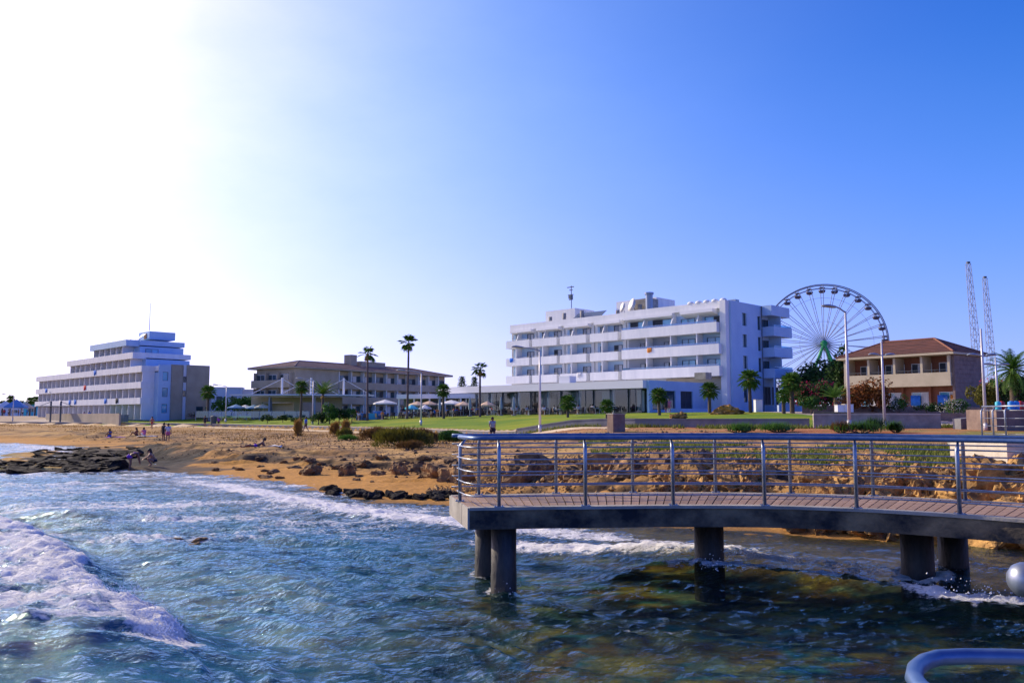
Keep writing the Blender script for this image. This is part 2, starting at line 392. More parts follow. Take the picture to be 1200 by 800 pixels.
def axis(segs):
    out = [segs[0][0]]
    for a, b, st in segs:
        n = max(1, int(round((b - a) / st))); out += list(np.linspace(a, b, n + 1)[1:])
    return np.array(out)
gx = axis([(-3500, -400, 310), (-400, -150, 12), (-150, -60, 1.6), (-60, -25, 0.5), (-25, 14, 0.17), (14, 34, 0.4), (34, 110, 2.5), (110, 400, 15), (400, 3500, 310)])
gy = axis([(-60, 6, 6), (6, 14, 0.14), (14, 32, 0.15), (32, 48, 0.22), (48, 70, 0.45), (70, 130, 1.0), (130, 260, 4), (260, 700, 40), (700, 4500, 380)])
GX, GY = np.meshgrid(gx, gy); GZ = height(GX, GY)
nx, ny = len(gx), len(gy)
idx = (np.arange(ny-1)[:, None] * nx + np.arange(nx-1)[None, :]).ravel()
faces = np.stack([idx, idx+1, idx+nx+1, idx+nx], 1)
# zones
d_, _, _ = pl_dist(GX, GY, SHORE); land_ = in_poly(GX, GY, LAND); w_ = wall_w(GX, GY)
def mixc(a, b, t): return a * (1 - t[..., None]) + np.array(b) * t[..., None]
colr = np.ones(GX.shape + (3,)) * np.array((0.50, 0.30, 0.10))                  # pale tan beach
n1, n2, n3 = fbm(GX*0.3, GY*0.5, 41, 4), fbm(GX*1.6, GY*2.0, 42, 4), fbm(GX*0.12, GY*0.25, 43, 3)
colr = mixc(colr, (0.28, 0.15, 0.055), sstep(n1, 0.42, 0.60) * 0.8)
colr = mixc(colr, (0.07, 0.045, 0.03), sstep(n2*0.6 + 0.4*fbm(GX*0.5, GY*1.4, 45, 4), 0.51, 0.60) * sstep(d_, 4, 8) * 0.85)
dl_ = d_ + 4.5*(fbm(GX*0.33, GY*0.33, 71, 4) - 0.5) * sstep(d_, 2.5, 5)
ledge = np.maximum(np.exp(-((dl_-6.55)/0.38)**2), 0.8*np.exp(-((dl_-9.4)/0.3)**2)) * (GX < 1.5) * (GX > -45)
kx = sstep(GX, 0, 8)
colr = mixc(colr, (0.46, 0.22, 0.040), (1 - sstep(d_, 4, 8.5)) * 0.92)                # golden sand by the water
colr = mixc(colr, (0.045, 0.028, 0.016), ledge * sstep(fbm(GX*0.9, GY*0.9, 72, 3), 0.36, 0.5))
colr = mixc(colr, (0.17, 0.095, 0.035), (1 - sstep(d_, 0.2, 1.6 + 0*d_)) * 0.85)      # wet margin
colr = mixc(colr, (0.42, 0.21, 0.075), sstep(d_, 16, 26) * kx * 0.9)                  # red-brown earth, right
colr = mixc(colr, (0.36, 0.115, 0.035), sstep(n1, 0.40, 0.6) * sstep(d_, 22, 30) * kx)
bnk = sstep(GX, -3, 1.0) * sstep(d_, 2.8, 3.8) * (1 - sstep(d_, 8.5, 11))
colr = mixc(colr, (0.34, 0.19, 0.06), bnk * 0.9)
colr = mixc(colr, (0.045, 0.03, 0.02), bnk * sstep(0.5 - fbm(GX*1.1, GY*1.3, 91, 4), -0.02, 0.10) * 0.9)  # hollows of the bank coloured dark, standing in for crevice shade
colr = mixc(colr, (0.20, 0.22, 0.04), sstep(n3 + 0.5*n2, 0.70, 0.85) * sstep(d_, 8, 12) * (1 - sstep(d_, 30, 36)) * kx * 0.8)
colr = mixc(colr, (0.36, 0.20, 0.06), sstep(n3 + 0.35*n2, 0.58, 0.75) * sstep(d_, 20, 30) * (1 - kx) * 0.75)  # dry scrub
rin = in_poly(GX + 2*(n1-0.5), GY + 4*(n1-0.5), REEF)
colr = mixc(colr, (0.018, 0.017, 0.018), rin * 1.0)
nd = fbm(GX*0.25, GY*0.5, 77, 4)
colr = mixc(colr, (0.05, 0.038, 0.03), ((GX < -12) & (GX > -60) & (GY < 78) & (d_ < 9)) * sstep(nd - d_*0.03, 0.36, 0.46) * 0.9)
s1 = fbm(GX*0.42, GY*0.42, 21, 4); s2 = fbm(GX*2.3, GY*2.6, 23, 4); s3 = fbm(GX*0.25, GY*0.3, 24, 3)
sea = np.ones(GX.shape + (3,)) * np.array((0.04, 0.22, 0.20))
sea = mixc(sea, (0.50, 0.34, 0.03), sstep(0.35*s1 + 0.65*fbm(GX*2.1, GY*2.5, 28, 4) + 0.04*sstep(GY, 9.5, 12), 0.445, 0.52) * 0.95)
sea = mixc(sea, (0.24, 0.11, 0.015), sstep(s2, 0.48, 0.58)*0.9)
sea = mixc(sea, (0.010, 0.016, 0.015), sstep(fbm(GX*1.2, GY*1.9, 26, 4), 0.52, 0.60) * 0.95)
sea = mixc(sea, (0.14, 0.34, 0.26), sstep(fbm(GX*1.9, GY*2.4, 29, 3), 0.60, 0.68) * 0.5)
sea = mixc(sea, (0.46, 0.25, 0.06), (1 - sstep(d_, 0.5, 4)) * 0.9)
sea = sea * (0.55 + 0.9*fbm(GX*3.1, GY*3.1, 33, 3))[..., None]
colr = np.where(land_[..., None], colr, sea)
back = w_ > 0.35
colr = np.where((back)[..., None], np.array((0.36, 0.28, 0.20)), colr)
def fin(X, Y): return X.reshape(-1)
fc = lambda A: (A[:-1, :-1] + A[1:, 1:]).ravel() / 2
FX, FY, FW, FL = fc(GX), fc(GY), fc(w_), in_poly(fc(GX), fc(GY), LAND)
lawn_f = (FW > 0.35) & (FW < 38 - 6*sstep(FX, -10, 20) + 5*(fbm(FX*0.05, FY*0.05, 3, 2))) & (FX > -78) & (FX < 27) & (FY < 170)
lawn_f &= ~((FX < -66) & (FW > 14)) & (FX + FY*1.0 < 126.0 + 200*(FX < -8))
path_f = (FW < -0.5) & (FW > -4.2) & (FX < 8) & (FX > -400)
path_f &= FL
ter_f = (FW > 0.35) & ~lawn_f & (FY < 190) & (FX > -100) & (FX < 60)

def ground_mat(name, use_col=True, c1=None, c2=None, c3=None, bump=0.5, rough=0.95, bs=2.0, sc=0.6):
    m, nt, b, out = new_mat(name); N, L = nt.nodes, nt.links
    b.inputs['Roughness'].default_value = rough; b.inputs['Specular IOR Level'].default_value = 0.25
    tc = N.new('ShaderNodeTexCoord')
    nz = N.new('ShaderNodeTexNoise'); nz.inputs['Scale'].default_value = bs*3; nz.inputs['Detail'].default_value = 9; nz.inputs['Roughness'].default_value = 0.7
    L.new(tc.outputs['Object'], nz.inputs['Vector'])
    if use_col:
        at_ = N.new('ShaderNodeAttribute'); at_.attribute_name = 'Col'; src = at_.outputs['Color']
    else:
        n2 = N.new('ShaderNodeTexNoise'); n2.inputs['Scale'].default_value = sc; n2.inputs['Detail'].default_value = 6
        L.new(tc.outputs['Object'], n2.inputs['Vector'])
        cr = N.new('ShaderNodeValToRGB'); e = cr.color_ramp.elements; e[0].position = 0.38; e[1].position = 0.62
        e[0].color = c4(c1); e[1].color = c4(c2)
        if c3: k = e.new(0.72); k.color = c4(c3)
        L.new(n2.outputs['Fac'], cr.inputs[0]); src = cr.outputs[0]
    mr = N.new('ShaderNodeMapRange'); mr.inputs[1].default_value = 0.3; mr.inputs[2].default_value = 0.7; mr.inputs[3].default_value = 0.62; mr.inputs[4].default_value = 1.35
    L.new(nz.outputs['Fac'], mr.inputs[0])
    mx = N.new('ShaderNodeVectorMath'); mx.operation = 'SCALE'
    L.new(src, mx.inputs[0]); L.new(mr.outputs[0], mx.inputs['Scale']); L.new(mx.outputs[0], b.inputs['Base Color'])
    n3 = N.new('ShaderNodeTexNoise'); n3.inputs['Scale'].default_value = bs; n3.inputs['Detail'].default_value = 10; n3.inputs['Roughness'].default_value = 0.65
    L.new(tc.outputs['Object'], n3.inputs['Vector'])
    bp = N.new('ShaderNodeBump'); bp.inputs['Strength'].default_value = bump; bp.inputs['Distance'].default_value = 0.25
    L.new(n3.outputs['Fac'], bp.inputs['Height']); L.new(bp.outputs[0], b.inputs['Normal'])
    return m
GV = np.stack([GX.ravel(), GY.ravel(), GZ.ravel()], 1)
def ground_part(name, mask, mat, label=None):
    f = faces[mask]; u, inv = np.unique(f, return_inverse=True)
    me = np_mesh(name, GV[u], inv.reshape(f.shape), mat)
    ca = me.color_attributes.new('Col', 'FLOAT_COLOR', 'POINT')
    ca.data.foreach_set('color', np.concatenate([colr.reshape(-1, 3)[u], np.ones((len(u), 1))], 1).astype(np.float32).ravel())
    o = link_mesh(name, me); o['kind'] = 'structure'
    if label: o['label'] = label
    return o
M_ground = ground_mat('shore_ground')
M_lawn = ground_mat('lawn_turf', False, (0.11, 0.21, 0.0005), (0.23, 0.28, 0.0005), (0.36, 0.22, 0.004), bump=0.25, bs=4, sc=0.16)
M_path = ground_mat('path_paving', False, (0.58, 0.44, 0.26), (0.70, 0.55, 0.34), bump=0.1, bs=3, sc=0.3)
M_terr = ground_mat('terrace_paving', False, (0.40, 0.34, 0.28), (0.50, 0.43, 0.36), bump=0.1, bs=3, sc=0.4)
ground_part('ground', ~(lawn_f | path_f | ter_f), M_ground)
ground_part('lawn', lawn_f, M_lawn)
ground_part('path', path_f, M_path)
ground_part('terrace', ter_f, M_terr)

# ------------------------------------------------------------------ water
def bezl(*pts): return list(pts)
BREAKER = [(-30, 36), (-19, 27.5), (-12.6, 20.8), (-8.9, 16.6), (-6.8, 13.6), (-5.3, 11.7), (-4.4, 10.7), (-4.0, 10.2)]
def water_height(X, Y):
    d, _, _ = pl_dist(X, Y, SHORE)
    att = 0.25 + 0.75 * sstep(d, 1, 9)
    wx = X + 1.6*(fbm(X*0.16, Y*0.16, 61, 3)-0.5)*2; wy = Y + 1.6*(fbm(X*0.16+9, Y*0.16, 62, 3)-0.5)*2
    r2 = random.Random(3); h = 0
    for i, lam in enumerate([9.0, 6.2, 4.6, 3.4, 2.6, 2.0, 1.55, 1.2, 0.93, 0.72, 0.55, 0.43, 0.9, 0.65]):
        th = R(62 + r2.uniform(-30, 30) * (0.5 + i/9)); k = 2*math.pi/lam; ph = r2.uniform(0, 6.28)
        lx_ = X + (0.30+lam*0.10)*(fbm(X*0.9/lam**0.5, Y*0.9/lam**0.5, 300+i, 2)-0.5)*2
        ly_ = Y + (0.30+lam*0.10)*(fbm(X*0.9/lam**0.5+7, Y*0.9/lam**0.5, 320+i, 2)-0.5)*2
        s = np.sin(k*((wx-X+lx_)*math.cos(th) + (wy-Y+ly_)*math.sin(th)) + ph)
        amp = 0.0125 * lam ** 0.80 * (1.5 if lam < 1.3 else 1.0)
        h = h + amp * (0.75 - 1.9*np.abs(s)**0.75 if i % 2 == 0 else s*0.9) * (0.35 + 1.2*vnoise(X/lam/2.0, Y/lam/2.0, 70+i))
    h = h * att
    h = h + att * 0.05*(fbm(X*1.1, Y*1.7, 66, 4)-0.5)
    # breaking swell at the left
    b, t, sg = pl_dist(X, Y, BREAKER)
    side = -sg * b                                       # >0 : seaward (left/behind) of the crest line
    wob = 0.5*(fbm(X*0.8, Y*0.8, 65, 3)-0.5)
    q = -side + wob
    prof = np.where(q < 0, np.exp(-(q/2.6)**2), np.exp(-(q/0.45)**2))
    h = h + 0.30 * (0.6 + 0.8*fbm(X*0.6, Y*0.6, 67, 3)) * prof * (1 - 0.75*sstep(t, 0.80, 1.0)) 
    h = h - 0.10 * np.exp(-((q-0.9)/0.8)**2) * (1 - sstep(t, 0.9, 1.0))
    h = h + 0.04 + 0.24*np.exp(-((Y-15.2)/2.6)**2)*sstep(X, 0.5, 3.5)
    for pts, amp, wd in SURF:
        b, t, sg = pl_dist(X, Y, pts); h = h + amp * np.exp(-(b/wd)**2) * np.sin(np.pi*np.clip(t, 0.03, 0.97))**0.5
    return h, q, prof, d
SURF = [([(1.0, 14.2), (2.6, 14.6), (4.0, 14.0), (5.6, 13.1), (6.6, 12.2), (8.0, 11.9)], 0.17, 0.38),
        ([(-1, 18.4), (1.2, 17.0), (3.2, 16.2), (5, 15.4)], 0.14, 0.6),
        ([(-14, 33), (-9, 28.2), (-5, 24.2), (-2, 21.4), (0.5, 20.2)], 0.12, 0.8)]
wx_ = axis([(-3500, -300, 320), (-300, -60, 8), (-60, -30, 0.7), (-30, -14, 0.22), (-14, 9.5, 0.085), (9.5, 20, 0.5), (20, 80, 4)])
wy_ = axis([(-200, -20, 20), (-20, 3, 1.0), (3, 7.5, 0.25), (7.5, 16, 0.06), (16, 26, 0.10), (26, 50, 0.22), (50, 95, 0.6), (95, 300, 8), (300, 900, 60)])
WX, WY = np.meshgrid(wx_, wy_)
WH, WQ, WP, WD = water_height(WX, WY)
foam = np.zeros(WX.shape)
fn = fbm(WX*0.5, WY*0.8, 81, 4)
band = (WQ < 0.45)
foam = np.maximum(foam, np.where(band, 0.56*np.exp(-np.clip(-WQ, 0, 99)/9.0) + 0.55*np.exp(-np.clip(-WQ, 0, 99)/0.6) + 1.1*(fbm(WX*1.6, WY*1.2, 83, 4)-0.5), 0) * sstep(-WQ, -0.45, -0.05) * (WY > 10.2 + 0.9*(fn-0.5) - 0.32*(WX+4.0)*0.25) * (WX < -3.4))
def foam_line(pts, width, s, nzs=0.5):
    global foam
    b, t, _ = pl_dist(WX, WY, pts)
    foam = np.maximum(foam, s * np.exp(-(b/width)**2) * (1 - nzs + nzs*2*fn) * np.sin(np.pi*np.clip(t, 0.02, 0.98))**0.3)
foam_line([(-16, 38.5), (-11, 32.6), (-8, 28.3), (-5, 24.8), (-2.5, 22.3), (-1, 21.3), (1, 20.0), (3, 18.6)], 1.15, 0.95)
foam_line([(-20, 41), (-14, 35.6), (-10.5, 32.6), (-7.5, 28.8), (-5, 26.4)], 0.9, 0.6)
foam_line([(-1.0, 19.0), (0.5, 17.9), (2.0, 17.0), (3.6, 16.4), (4.6, 16.2)], 0.95, 1.1)
foam_line([(0.5, 19.9), (2.2, 18.8), (4.2, 17.6)], 0.7, 0.7)
foam_line([(2.5, 14.9), (3.6, 14.5), (4.8, 13.9), (5.9, 13.3), (6.4, 12.6)], 0.42, 0.9)
foam_line([(5.9, 12.9), (6.6, 12.25), (7.4, 12.1), (8.6, 11.4)], 0.30, 1.3, 0.35)
foam_line([(3.6, 15.6), (5, 15.0), (6.5, 14.2)], 0.5, 0.75)
foam_line([(2.5, 14.7), (3.3, 14.35), (3.8, 14.4), (4.6, 14.5)], 0.34, 1.0, 0.25)
foam_line([(3.05, 14.7), (3.3, 14.5), (3.7, 14.52), (3.95, 14.8)], 0.24, 1.5, 0.05)
foam_line([(6.3, 13.9), (6.6, 13.62), (6.95, 13.66), (7.2, 14.0)], 0.2, 1.4, 0.05)
foam_line([(0.9, 10.9), (1.6, 10.95), (2.3, 11.15), (3.0, 11.2)], 0.06, 0.55)
for cx_, cy_, r_f in ((-0.135, 13.78, .22), (-0.48, 15.25, .2), (3.48, 14.85, .26), (6.74, 14.0, .27), (7.6, 14.5, .25)):
    foam_line([(cx_+1.25*r_f*math.cos(k*.6), cy_+1.25*r_f*math.sin(k*.6)) for k in range(11)], 0.10, 0.75)
foam_line([(-12, 24), (-8.5, 21.5), (-6, 20.5), (-3, 19.6)], 1.3, 0.36)
foam_line([(-9, 27), (-6, 23), (-3.4, 20.4)], 1.5, 0.42)
foam_line([(-33, 62), (-40, 72), (-52, 84)], 3.0, 0.6)
foam_line([(-44, 39.6), (-33, 39.8), (-25, 40.2), (-18, 40.6)], 0.8, 0.75)
foam = np.maximum(foam, 0.60 * sstep(WX, 1.5, -4) * sstep(WY, 12, 22) * (fbm(WX*0.35, WY*1.3, 85, 4)*1.3 + 0.1))
foam = np.maximum(foam, (WX < -5.0) * (WY < 12.5) * 0.5 * sstep(fbm((WX*0.85+WY*0.5)*0.35, (WY*0.85-WX*0.5)*2.6, 86, 4), 0.50, 0.66))
foam = np.maximum(foam, 0.5 * np.exp(-np.clip(WD, 0, 99)/0.5) * (WX < 3))
WZ = WH + np.clip(foam, 0, 1) * (0.16 * (fbm(WX*3.2, WY*4.5, 90, 4) - 0.4) + 0.10*(fbm(WX*8, WY*9, 93, 2) - 0.5) + 0.12*(fbm(WX*1.2, WY*1.8, 91, 3) - 0.5))
wnx, wny = len(wx_), len(wy_)
wi = (np.arange(wny-1)[:, None]*wnx + np.arange(wnx-1)[None, :]).ravel()
wfaces = np.stack([wi, wi+1, wi+wnx+1, wi+wnx], 1)
GHW = height(WX, WY)
keep = (np.minimum.reduce([GHW[:-1, :-1], GHW[1:, :-1], GHW[:-1, 1:], GHW[1:, 1:]]).ravel() < 0.35)
keep &= (in_poly(fc(WX), fc(WY), LAND) == False) | (pl_dist(fc(WX), fc(WY), SHORE)[0] < 12)
wfaces = wfaces[keep]; u, inv = np.unique(wfaces, return_inverse=True)

m, nt, b, out = new_mat('sea_water'); N, L = nt.nodes, nt.links; N.remove(b)
tc = N.new('ShaderNodeTexCoord')
def noise(scale, det, rg=0.6, st=(1, 1, 1), rot=0.0, dist=0.0):
    mp = N.new('ShaderNodeMapping'); mp.inputs['Scale'].default_value = st; mp.inputs['Rotation'].default_value = (0, 0, rot)
    L.new(tc.outputs['Object'], mp.inputs[0])
    n = N.new('ShaderNodeTexNoise'); n.inputs['Scale'].default_value = scale; n.inputs['Detail'].default_value = det; n.inputs['Roughness'].default_value = rg
    n.inputs['Distortion'].default_value = dist
    L.new(mp.outputs[0], n.inputs['Vector']); return n.outputs['Fac']
def math_(op, a, b_=None, c_=None, clamp=False):
    n = N.new('ShaderNodeMath'); n.operation = op; n.use_clamp = clamp
    for i, v in enumerate((a, b_, c_)):
        if v is None: continue
        if isinstance(v, (int, float)): n.inputs[i].default_value = v
        else: L.new(v, n.inputs[i])
    return n.outputs[0]
at_f = N.new('ShaderNodeAttribute'); at_f.attribute_name = 'foam'
at_d = N.new('ShaderNodeAttribute'); at_d.attribute_name = 'deep'
na = noise(1.9, 8, 0.62, (0.55, 1.25, 1), R(-24)); nb = noise(7.0, 5, 0.6, (0.7, 1.2, 1), R(15))
nc = noise(22.0, 4, 0.6, (0.8, 1.2, 1), R(-30))
hsum = math_('MULTIPLY_ADD', nc, 0.10, math_('MULTIPLY_ADD', nb, 0.34, na))
bp = N.new('ShaderNodeBump'); bp.inputs['Strength'].default_value = 0.85; bp.inputs['Distance'].default_value = 0.15
L.new(hsum, bp.inputs['Height'])
fr = N.new('ShaderNodeFresnel'); fr.inputs['IOR'].default_value = 1.31; L.new(bp.outputs[0], fr.inputs['Normal'])
gl = N.new('ShaderNodeBsdfGlossy'); gl.inputs['Roughness'].default_value = 0.06; L.new(bp.outputs[0], gl.inputs['Normal'])
gl.inputs['Color'].default_value = (0.72, 0.93, 1.0, 1)
tr = N.new('ShaderNodeBsdfTransparent'); tr.inputs['Color'].default_value = (0.76, 0.86, 0.76, 1)
df = N.new('ShaderNodeBsdfDiffuse'); L.new(bp.outputs[0], df.inputs['Normal'])
crw = N.new('ShaderNodeValToRGB'); crw.color_ramp.elements[0].color = (0.000, 0.080, 0.085, 1); crw.color_ramp.elements[1].color = (0.000, 0.125, 0.24, 1)
L.new(at_d.outputs['Fac'], crw.inputs[0]); L.new(crw.outputs[0], df.inputs['Color'])
mxb = N.new('ShaderNodeMixShader'); L.new(math_('MULTIPLY_ADD', at_d.outputs['Fac'], 0.78, 0.05), mxb.inputs[0])
L.new(tr.outputs[0], mxb.inputs[1]); L.new(df.outputs[0], mxb.inputs[2])
mxs = N.new('ShaderNodeMixShader'); L.new(math_('MULTIPLY_ADD', fr.outputs[0], 0.85, 0.0, True), mxs.inputs[0])
L.new(mxb.outputs[0], mxs.inputs[1]); L.new(gl.outputs[0], mxs.inputs[2])
# foam: lacy where thin, solid where thick
nf1 = noise(3.6, 8, 0.68, (1, 1.5, 1), R(-15), 0.6); nf2 = noise(15, 6, 0.7, (1, 1.3, 1))
vo = N.new('ShaderNodeTexVoronoi'); vo.feature = 'DISTANCE_TO_EDGE'; vo.inputs['Scale'].default_value = 4.2
mpv = N.new('ShaderNodeMapping'); mpv.inputs['Scale'].default_value = (0.8, 1.4, 1)
nv = N.new('ShaderNodeTexNoise'); nv.inputs['Scale'].default_value = 2.5; nv.inputs['Detail'].default_value = 4
L.new(tc.outputs['Object'], nv.inputs['Vector'])
va = N.new('ShaderNodeVectorMath'); va.operation = 'ADD'; L.new(tc.outputs['Object'], va.inputs[0]); L.new(nv.outputs['Color'], va.inputs[1])
L.new(va.outputs[0], mpv.inputs[0]); L.new(mpv.outputs[0], vo.inputs['Vector'])
lace = math_('SUBTRACT', 0.18, vo.outputs['Distance'])
t0 = math_('MULTIPLY_ADD', nf2, 0.55, nf1)                    # ~0.775 mean
t1 = math_('MULTIPLY_ADD', lace, 0.5, t0)
t2 = math_('MULTIPLY_ADD', at_f.outputs['Fac'], 0.95, t1)
fm = math_('MULTIPLY', math_('SUBTRACT', t2, 1.24), 4.2, None, True)
dff = N.new('ShaderNodeBsdfDiffuse'); dff.inputs['Color'].default_value = (0.95, 0.95, 0.95, 1)
bp2 = N.new('ShaderNodeBump'); bp2.inputs['Strength'].default_value = 1.0; bp2.inputs['Distance'].default_value = 0.12
L.new(t0, bp2.inputs['Height']); L.new(bp2.outputs[0], dff.inputs['Normal'])
mxf = N.new('ShaderNodeMixShader'); L.new(fm, mxf.inputs[0]); L.new(mxs.outputs[0], mxf.inputs[1]); L.new(dff.outputs[0], mxf.inputs[2])
L.new(mxf.outputs[0], out.inputs[0])
M_water = m
me = np_mesh('sea', np.stack([WX.ravel()[u], WY.ravel()[u], WZ.ravel()[u]], 1), inv.reshape(wfaces.shape), M_water)
for nm, arr in (('foam', foam), ('deep', np.clip(sstep(WD, 14, 60)*0.7 + 0.8*sstep(WX, 0.8, -4)*sstep(WD, 1.5, 6), 0, 1))):
    a_ = me.attributes.new(nm, 'FLOAT', 'POINT'); a_.data.foreach_set('value', arr.ravel()[u].astype(np.float32))
o = link_mesh('sea', me); o['kind'] = 'structure'
def wz(x, y): return float(water_height(np.array([x], float), np.array([y], float))[0][0])

# spray thrown up by the breaking crests and round the columns: countless drops
sp_ = MB()
def spray(x, y, z, n, sx, sz):
    for _ in range(n):
        a = abs(rnd.gauss(0, 1)); q = Vector((x + rnd.gauss(0, sx), y + rnd.gauss(0, sx), z + a*sz*rnd.random()))
        r = rnd.uniform(0.004, 0.013)
        sp_.add([q+Vector((r,0,-r)), q+Vector((-r,r,-r)), q+Vector((-r,-r,-r)), q+Vector((0,0,r))], [(0,1,2),(0,3,1),(1,3,2),(2,3,0)])
for i in range(70):
    t = rnd.random()**0.6; k = 2.2 + t*4.6; j = min(int(k), 6); f_ = k-j
    x = BREAKER[j][0]*(1-f_)+BREAKER[min(j+1,7)][0]*f_; y = BREAKER[j][1]*(1-f_)+BREAKER[min(j+1,7)][1]*f_
    spray(x-0.1, y, wz(x-0.15, y)-0.02, 14, 0.14, 0.10)
for x, y in ((3.2, 14.7), (3.5, 14.5), (3.8, 14.6), (4.6, 13.8), (5.2, 13.4), (6.3, 12.5), (6.7, 12.3), (7.0, 12.2), (7.6, 12.0), (3.4, 14.0), (-0.1, 13.6)):
    spray(x, y, wz(x, y), 34, 0.16, 0.14)
tag(sp_.obj('spray', M('spray_drops', (0.86, 0.87, 0.88), rough=0.4)), 'white spray drops thrown up along the breaking wave crests', None, None, 'stuff')
# ------------------------------------------------------------------ reusable parts
def add(parent, name, mb, mat, smooth=False, loc=(0, 0, 0), rz=0.0): return mb.obj(name, mat, parent, smooth, loc, rz)
_cache = {}
def window(parent, x, z, w, h, y=0.0, rz=0.0, panes=2, frame='frame', glass='glass', px=None, open_=-1, depth=0.10):
    """a framed glazed opening; lower left corner at (x, y, z), facing local -y; each pane a sub-part"""
    key = ('w', round(w, 2), round(h, 2), panes, frame, depth)
    if key not in _cache:
        m = MB(); t = 0.07
        m.box(0, w, -depth, 0, 0, t); m.box(0, w, -depth, 0, h-t, h); m.box(0, t, -depth, 0, t, h-t); m.box(w-t, w, -depth, 0, t, h-t)
        for i in range(1, panes): m.box(w*i/panes-t/2, w*i/panes+t/2, -depth+0.01, 0, t, h-t)
        _cache[key] = m.mesh('window', MT[frame])
    f = link_mesh('window', _cache[key], parent, (x, y, z), rz)
    for i in range(panes):
        g = glass if not isinstance(glass, (list, tuple)) else glass[i % len(glass)]
        pk = ('p', round(w, 2), round(h, 2), panes, g)
        if pk not in _cache:
            q = MB(); q.box(0.035, w/panes-0.035, -0.035, -0.012, 0.07, h-0.07); _cache[pk] = q.mesh('pane', MT[g])
        link_mesh('pane', _cache[pk], f, (w*i/panes, 0, 0))
    return f
def wall_with_holes(m, x0, x1, z0, z1, holes, y0, y1):
    """wall slab in the xz plane between y0 and y1 with rectangular openings (x, z, w, h) in rows that do not overlap"""
    xs = sorted(set([x0, x1] + [h[0] for h in holes] + [h[0]+h[2] for h in holes]))
    for a, b_ in zip(xs[:-1], xs[1:]):
        if b_ - a < 1e-4: continue
        hs = sorted([(h[1], h[1]+h[3]) for h in holes if h[0] <= a+1e-4 and h[0]+h[2] >= b_-1e-4])
        z = z0
        for lo, hi in hs:
            if lo > z: m.box(a, b_, y0, y1, z, lo)
            z = max(z, hi)
        if z < z1: m.box(a, b_, y0, y1, z, z1)
    return m

# ------------------------------------------------------------------ the curved walkway over the water
DZ = 1.325
def catmull(pts, n=10):
    P_ = [Vector(p) for p in pts]; P_ = [P_[0]*2-P_[1]] + P_ + [P_[-1]*2-P_[-2]]; out = []
    for i in range(1, len(P_)-2):
        a, b_, c, d = P_[i-1:i+3]
        for k in range(n):
            t = k/n; out.append(0.5*((2*b_) + (-a+c)*t + (2*a-5*b_+4*c-d)*t*t + (-a+3*b_-3*c+d)*t**3))
    out.append(P_[-2]); return out
front = catmull([(-0.68, 13.40, 0), (0.6, 13.56, 0), (1.19, 13.60, 0), (2.63, 13.72, 0), (4.15, 13.66, 0), (5.45, 13.25, 0), (6.55, 12.55, 0), (7.3, 11.85, 0), (8.3, 10.6, 0), (9.1, 9.0, 0), (9.6, 7.0, 0), (9.8, 5.0, 0)], 8)
rear = catmull([(-1.13, 15.5, 0), (0.0, 15.7, 0), (1.3, 15.95, 0), (2.6, 16.05, 0), (4.0, 16.05, 0), (5.6, 15.78, 0), (7.0, 15.2, 0), (8.0, 14.5, 0), (8.85, 13.9, 0), (10.1, 12.6, 0), (11.1, 10.8, 0), (11.8, 8.6, 0), (12.2, 6.2, 0), (12.3, 4.8, 0)], 8)
def arclen(P_):
    L_ = [0.0]
    for a, b_ in zip(P_[:-1], P_[1:]): L_.append(L_[-1] + (b_-a).length)
    return L_
def sample(P_, L_, s):
    s = max(0, min(L_[-1]-1e-6, s))
    for i in range(len(L_)-1):
        if L_[i+1] >= s:
            t = (s-L_[i])/(L_[i+1]-L_[i]); return P_[i].lerp(P_[i+1], t)
fL, rL = arclen(front), arclen(rear)
def resample(P_, L_, n): return [sample(P_, L_, L_[-1]*i/(n-1)) for i in range(n)]
NS = 72
fr_, re_ = resample(front, fL, NS), resample(rear, rL, NS)
walk = empty('walkway', (4, 14.6, 0), 0, 'curved concrete walkway with plank deck standing on round columns in the surf', 'walkway')
def off(P_, cx=4.0, cy=14.6): return [Vector((p.x-cx, p.y-cy, p.z)) for p in P_]
fr_, re_ = off(fr_), off(re_)
def ribbon(A, B, z0, z1):
    mb = MB(); n = len(A); vs = []
    for a, b_ in zip(A, B): vs += [(a.x, a.y, z0), (b_.x, b_.y, z0), (b_.x, b_.y, z1), (a.x, a.y, z1)]
    fs = []
    for i in range(n-1):
        k, q = 4*i, 4*i+4
        fs += [(k, k+1, q+1, q), (k+1, k+2, q+2, q+1), (k+2, k+3, q+3, q+2), (k+3, k, q, q+3)]
    fs += [(0, 3, 2, 1), (4*n-4, 4*n-3, 4*n-2, 4*n-1)]
    return mb.add(vs, fs)
mixp = lambda A, B, t: [a.lerp(b_, t) for a, b_ in zip(A, B)]
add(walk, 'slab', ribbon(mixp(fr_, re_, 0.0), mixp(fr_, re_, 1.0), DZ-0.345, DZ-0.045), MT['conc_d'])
c1 = ribbon(mixp(fr_, re_, -0.012), mixp(fr_, re_, 0.075), DZ-0.043, DZ+0.004)
add(walk, 'edge_strip', c1, MT['conc'])
add(walk, 'edge_strip', ribbon(mixp(fr_, re_, 0.925), mixp(fr_, re_, 1.012), DZ-0.043, DZ+0.004), MT['conc'])
# end cap block at the seaward left end, with a groove
e0, e1 = fr_[0], re_[0]; dirn = (fr_[0]-fr_[1]).normalized()
capb = MB()
for a, b_ in ((0.0, 0.28), (0.30, 1.0)):
    p, q = e0.lerp(e1, a), e0.lerp(e1, b_)
    capb.prism([(p.x, p.y), (q.x, q.y), (q.x+dirn.x*0.03, q.y+dirn.y*0.03), (p.x+dirn.x*0.03, p.y+dirn.y*0.03)], DZ-0.345, DZ-0.004)
add(walk, 'end_face', capb, MT['conc'])
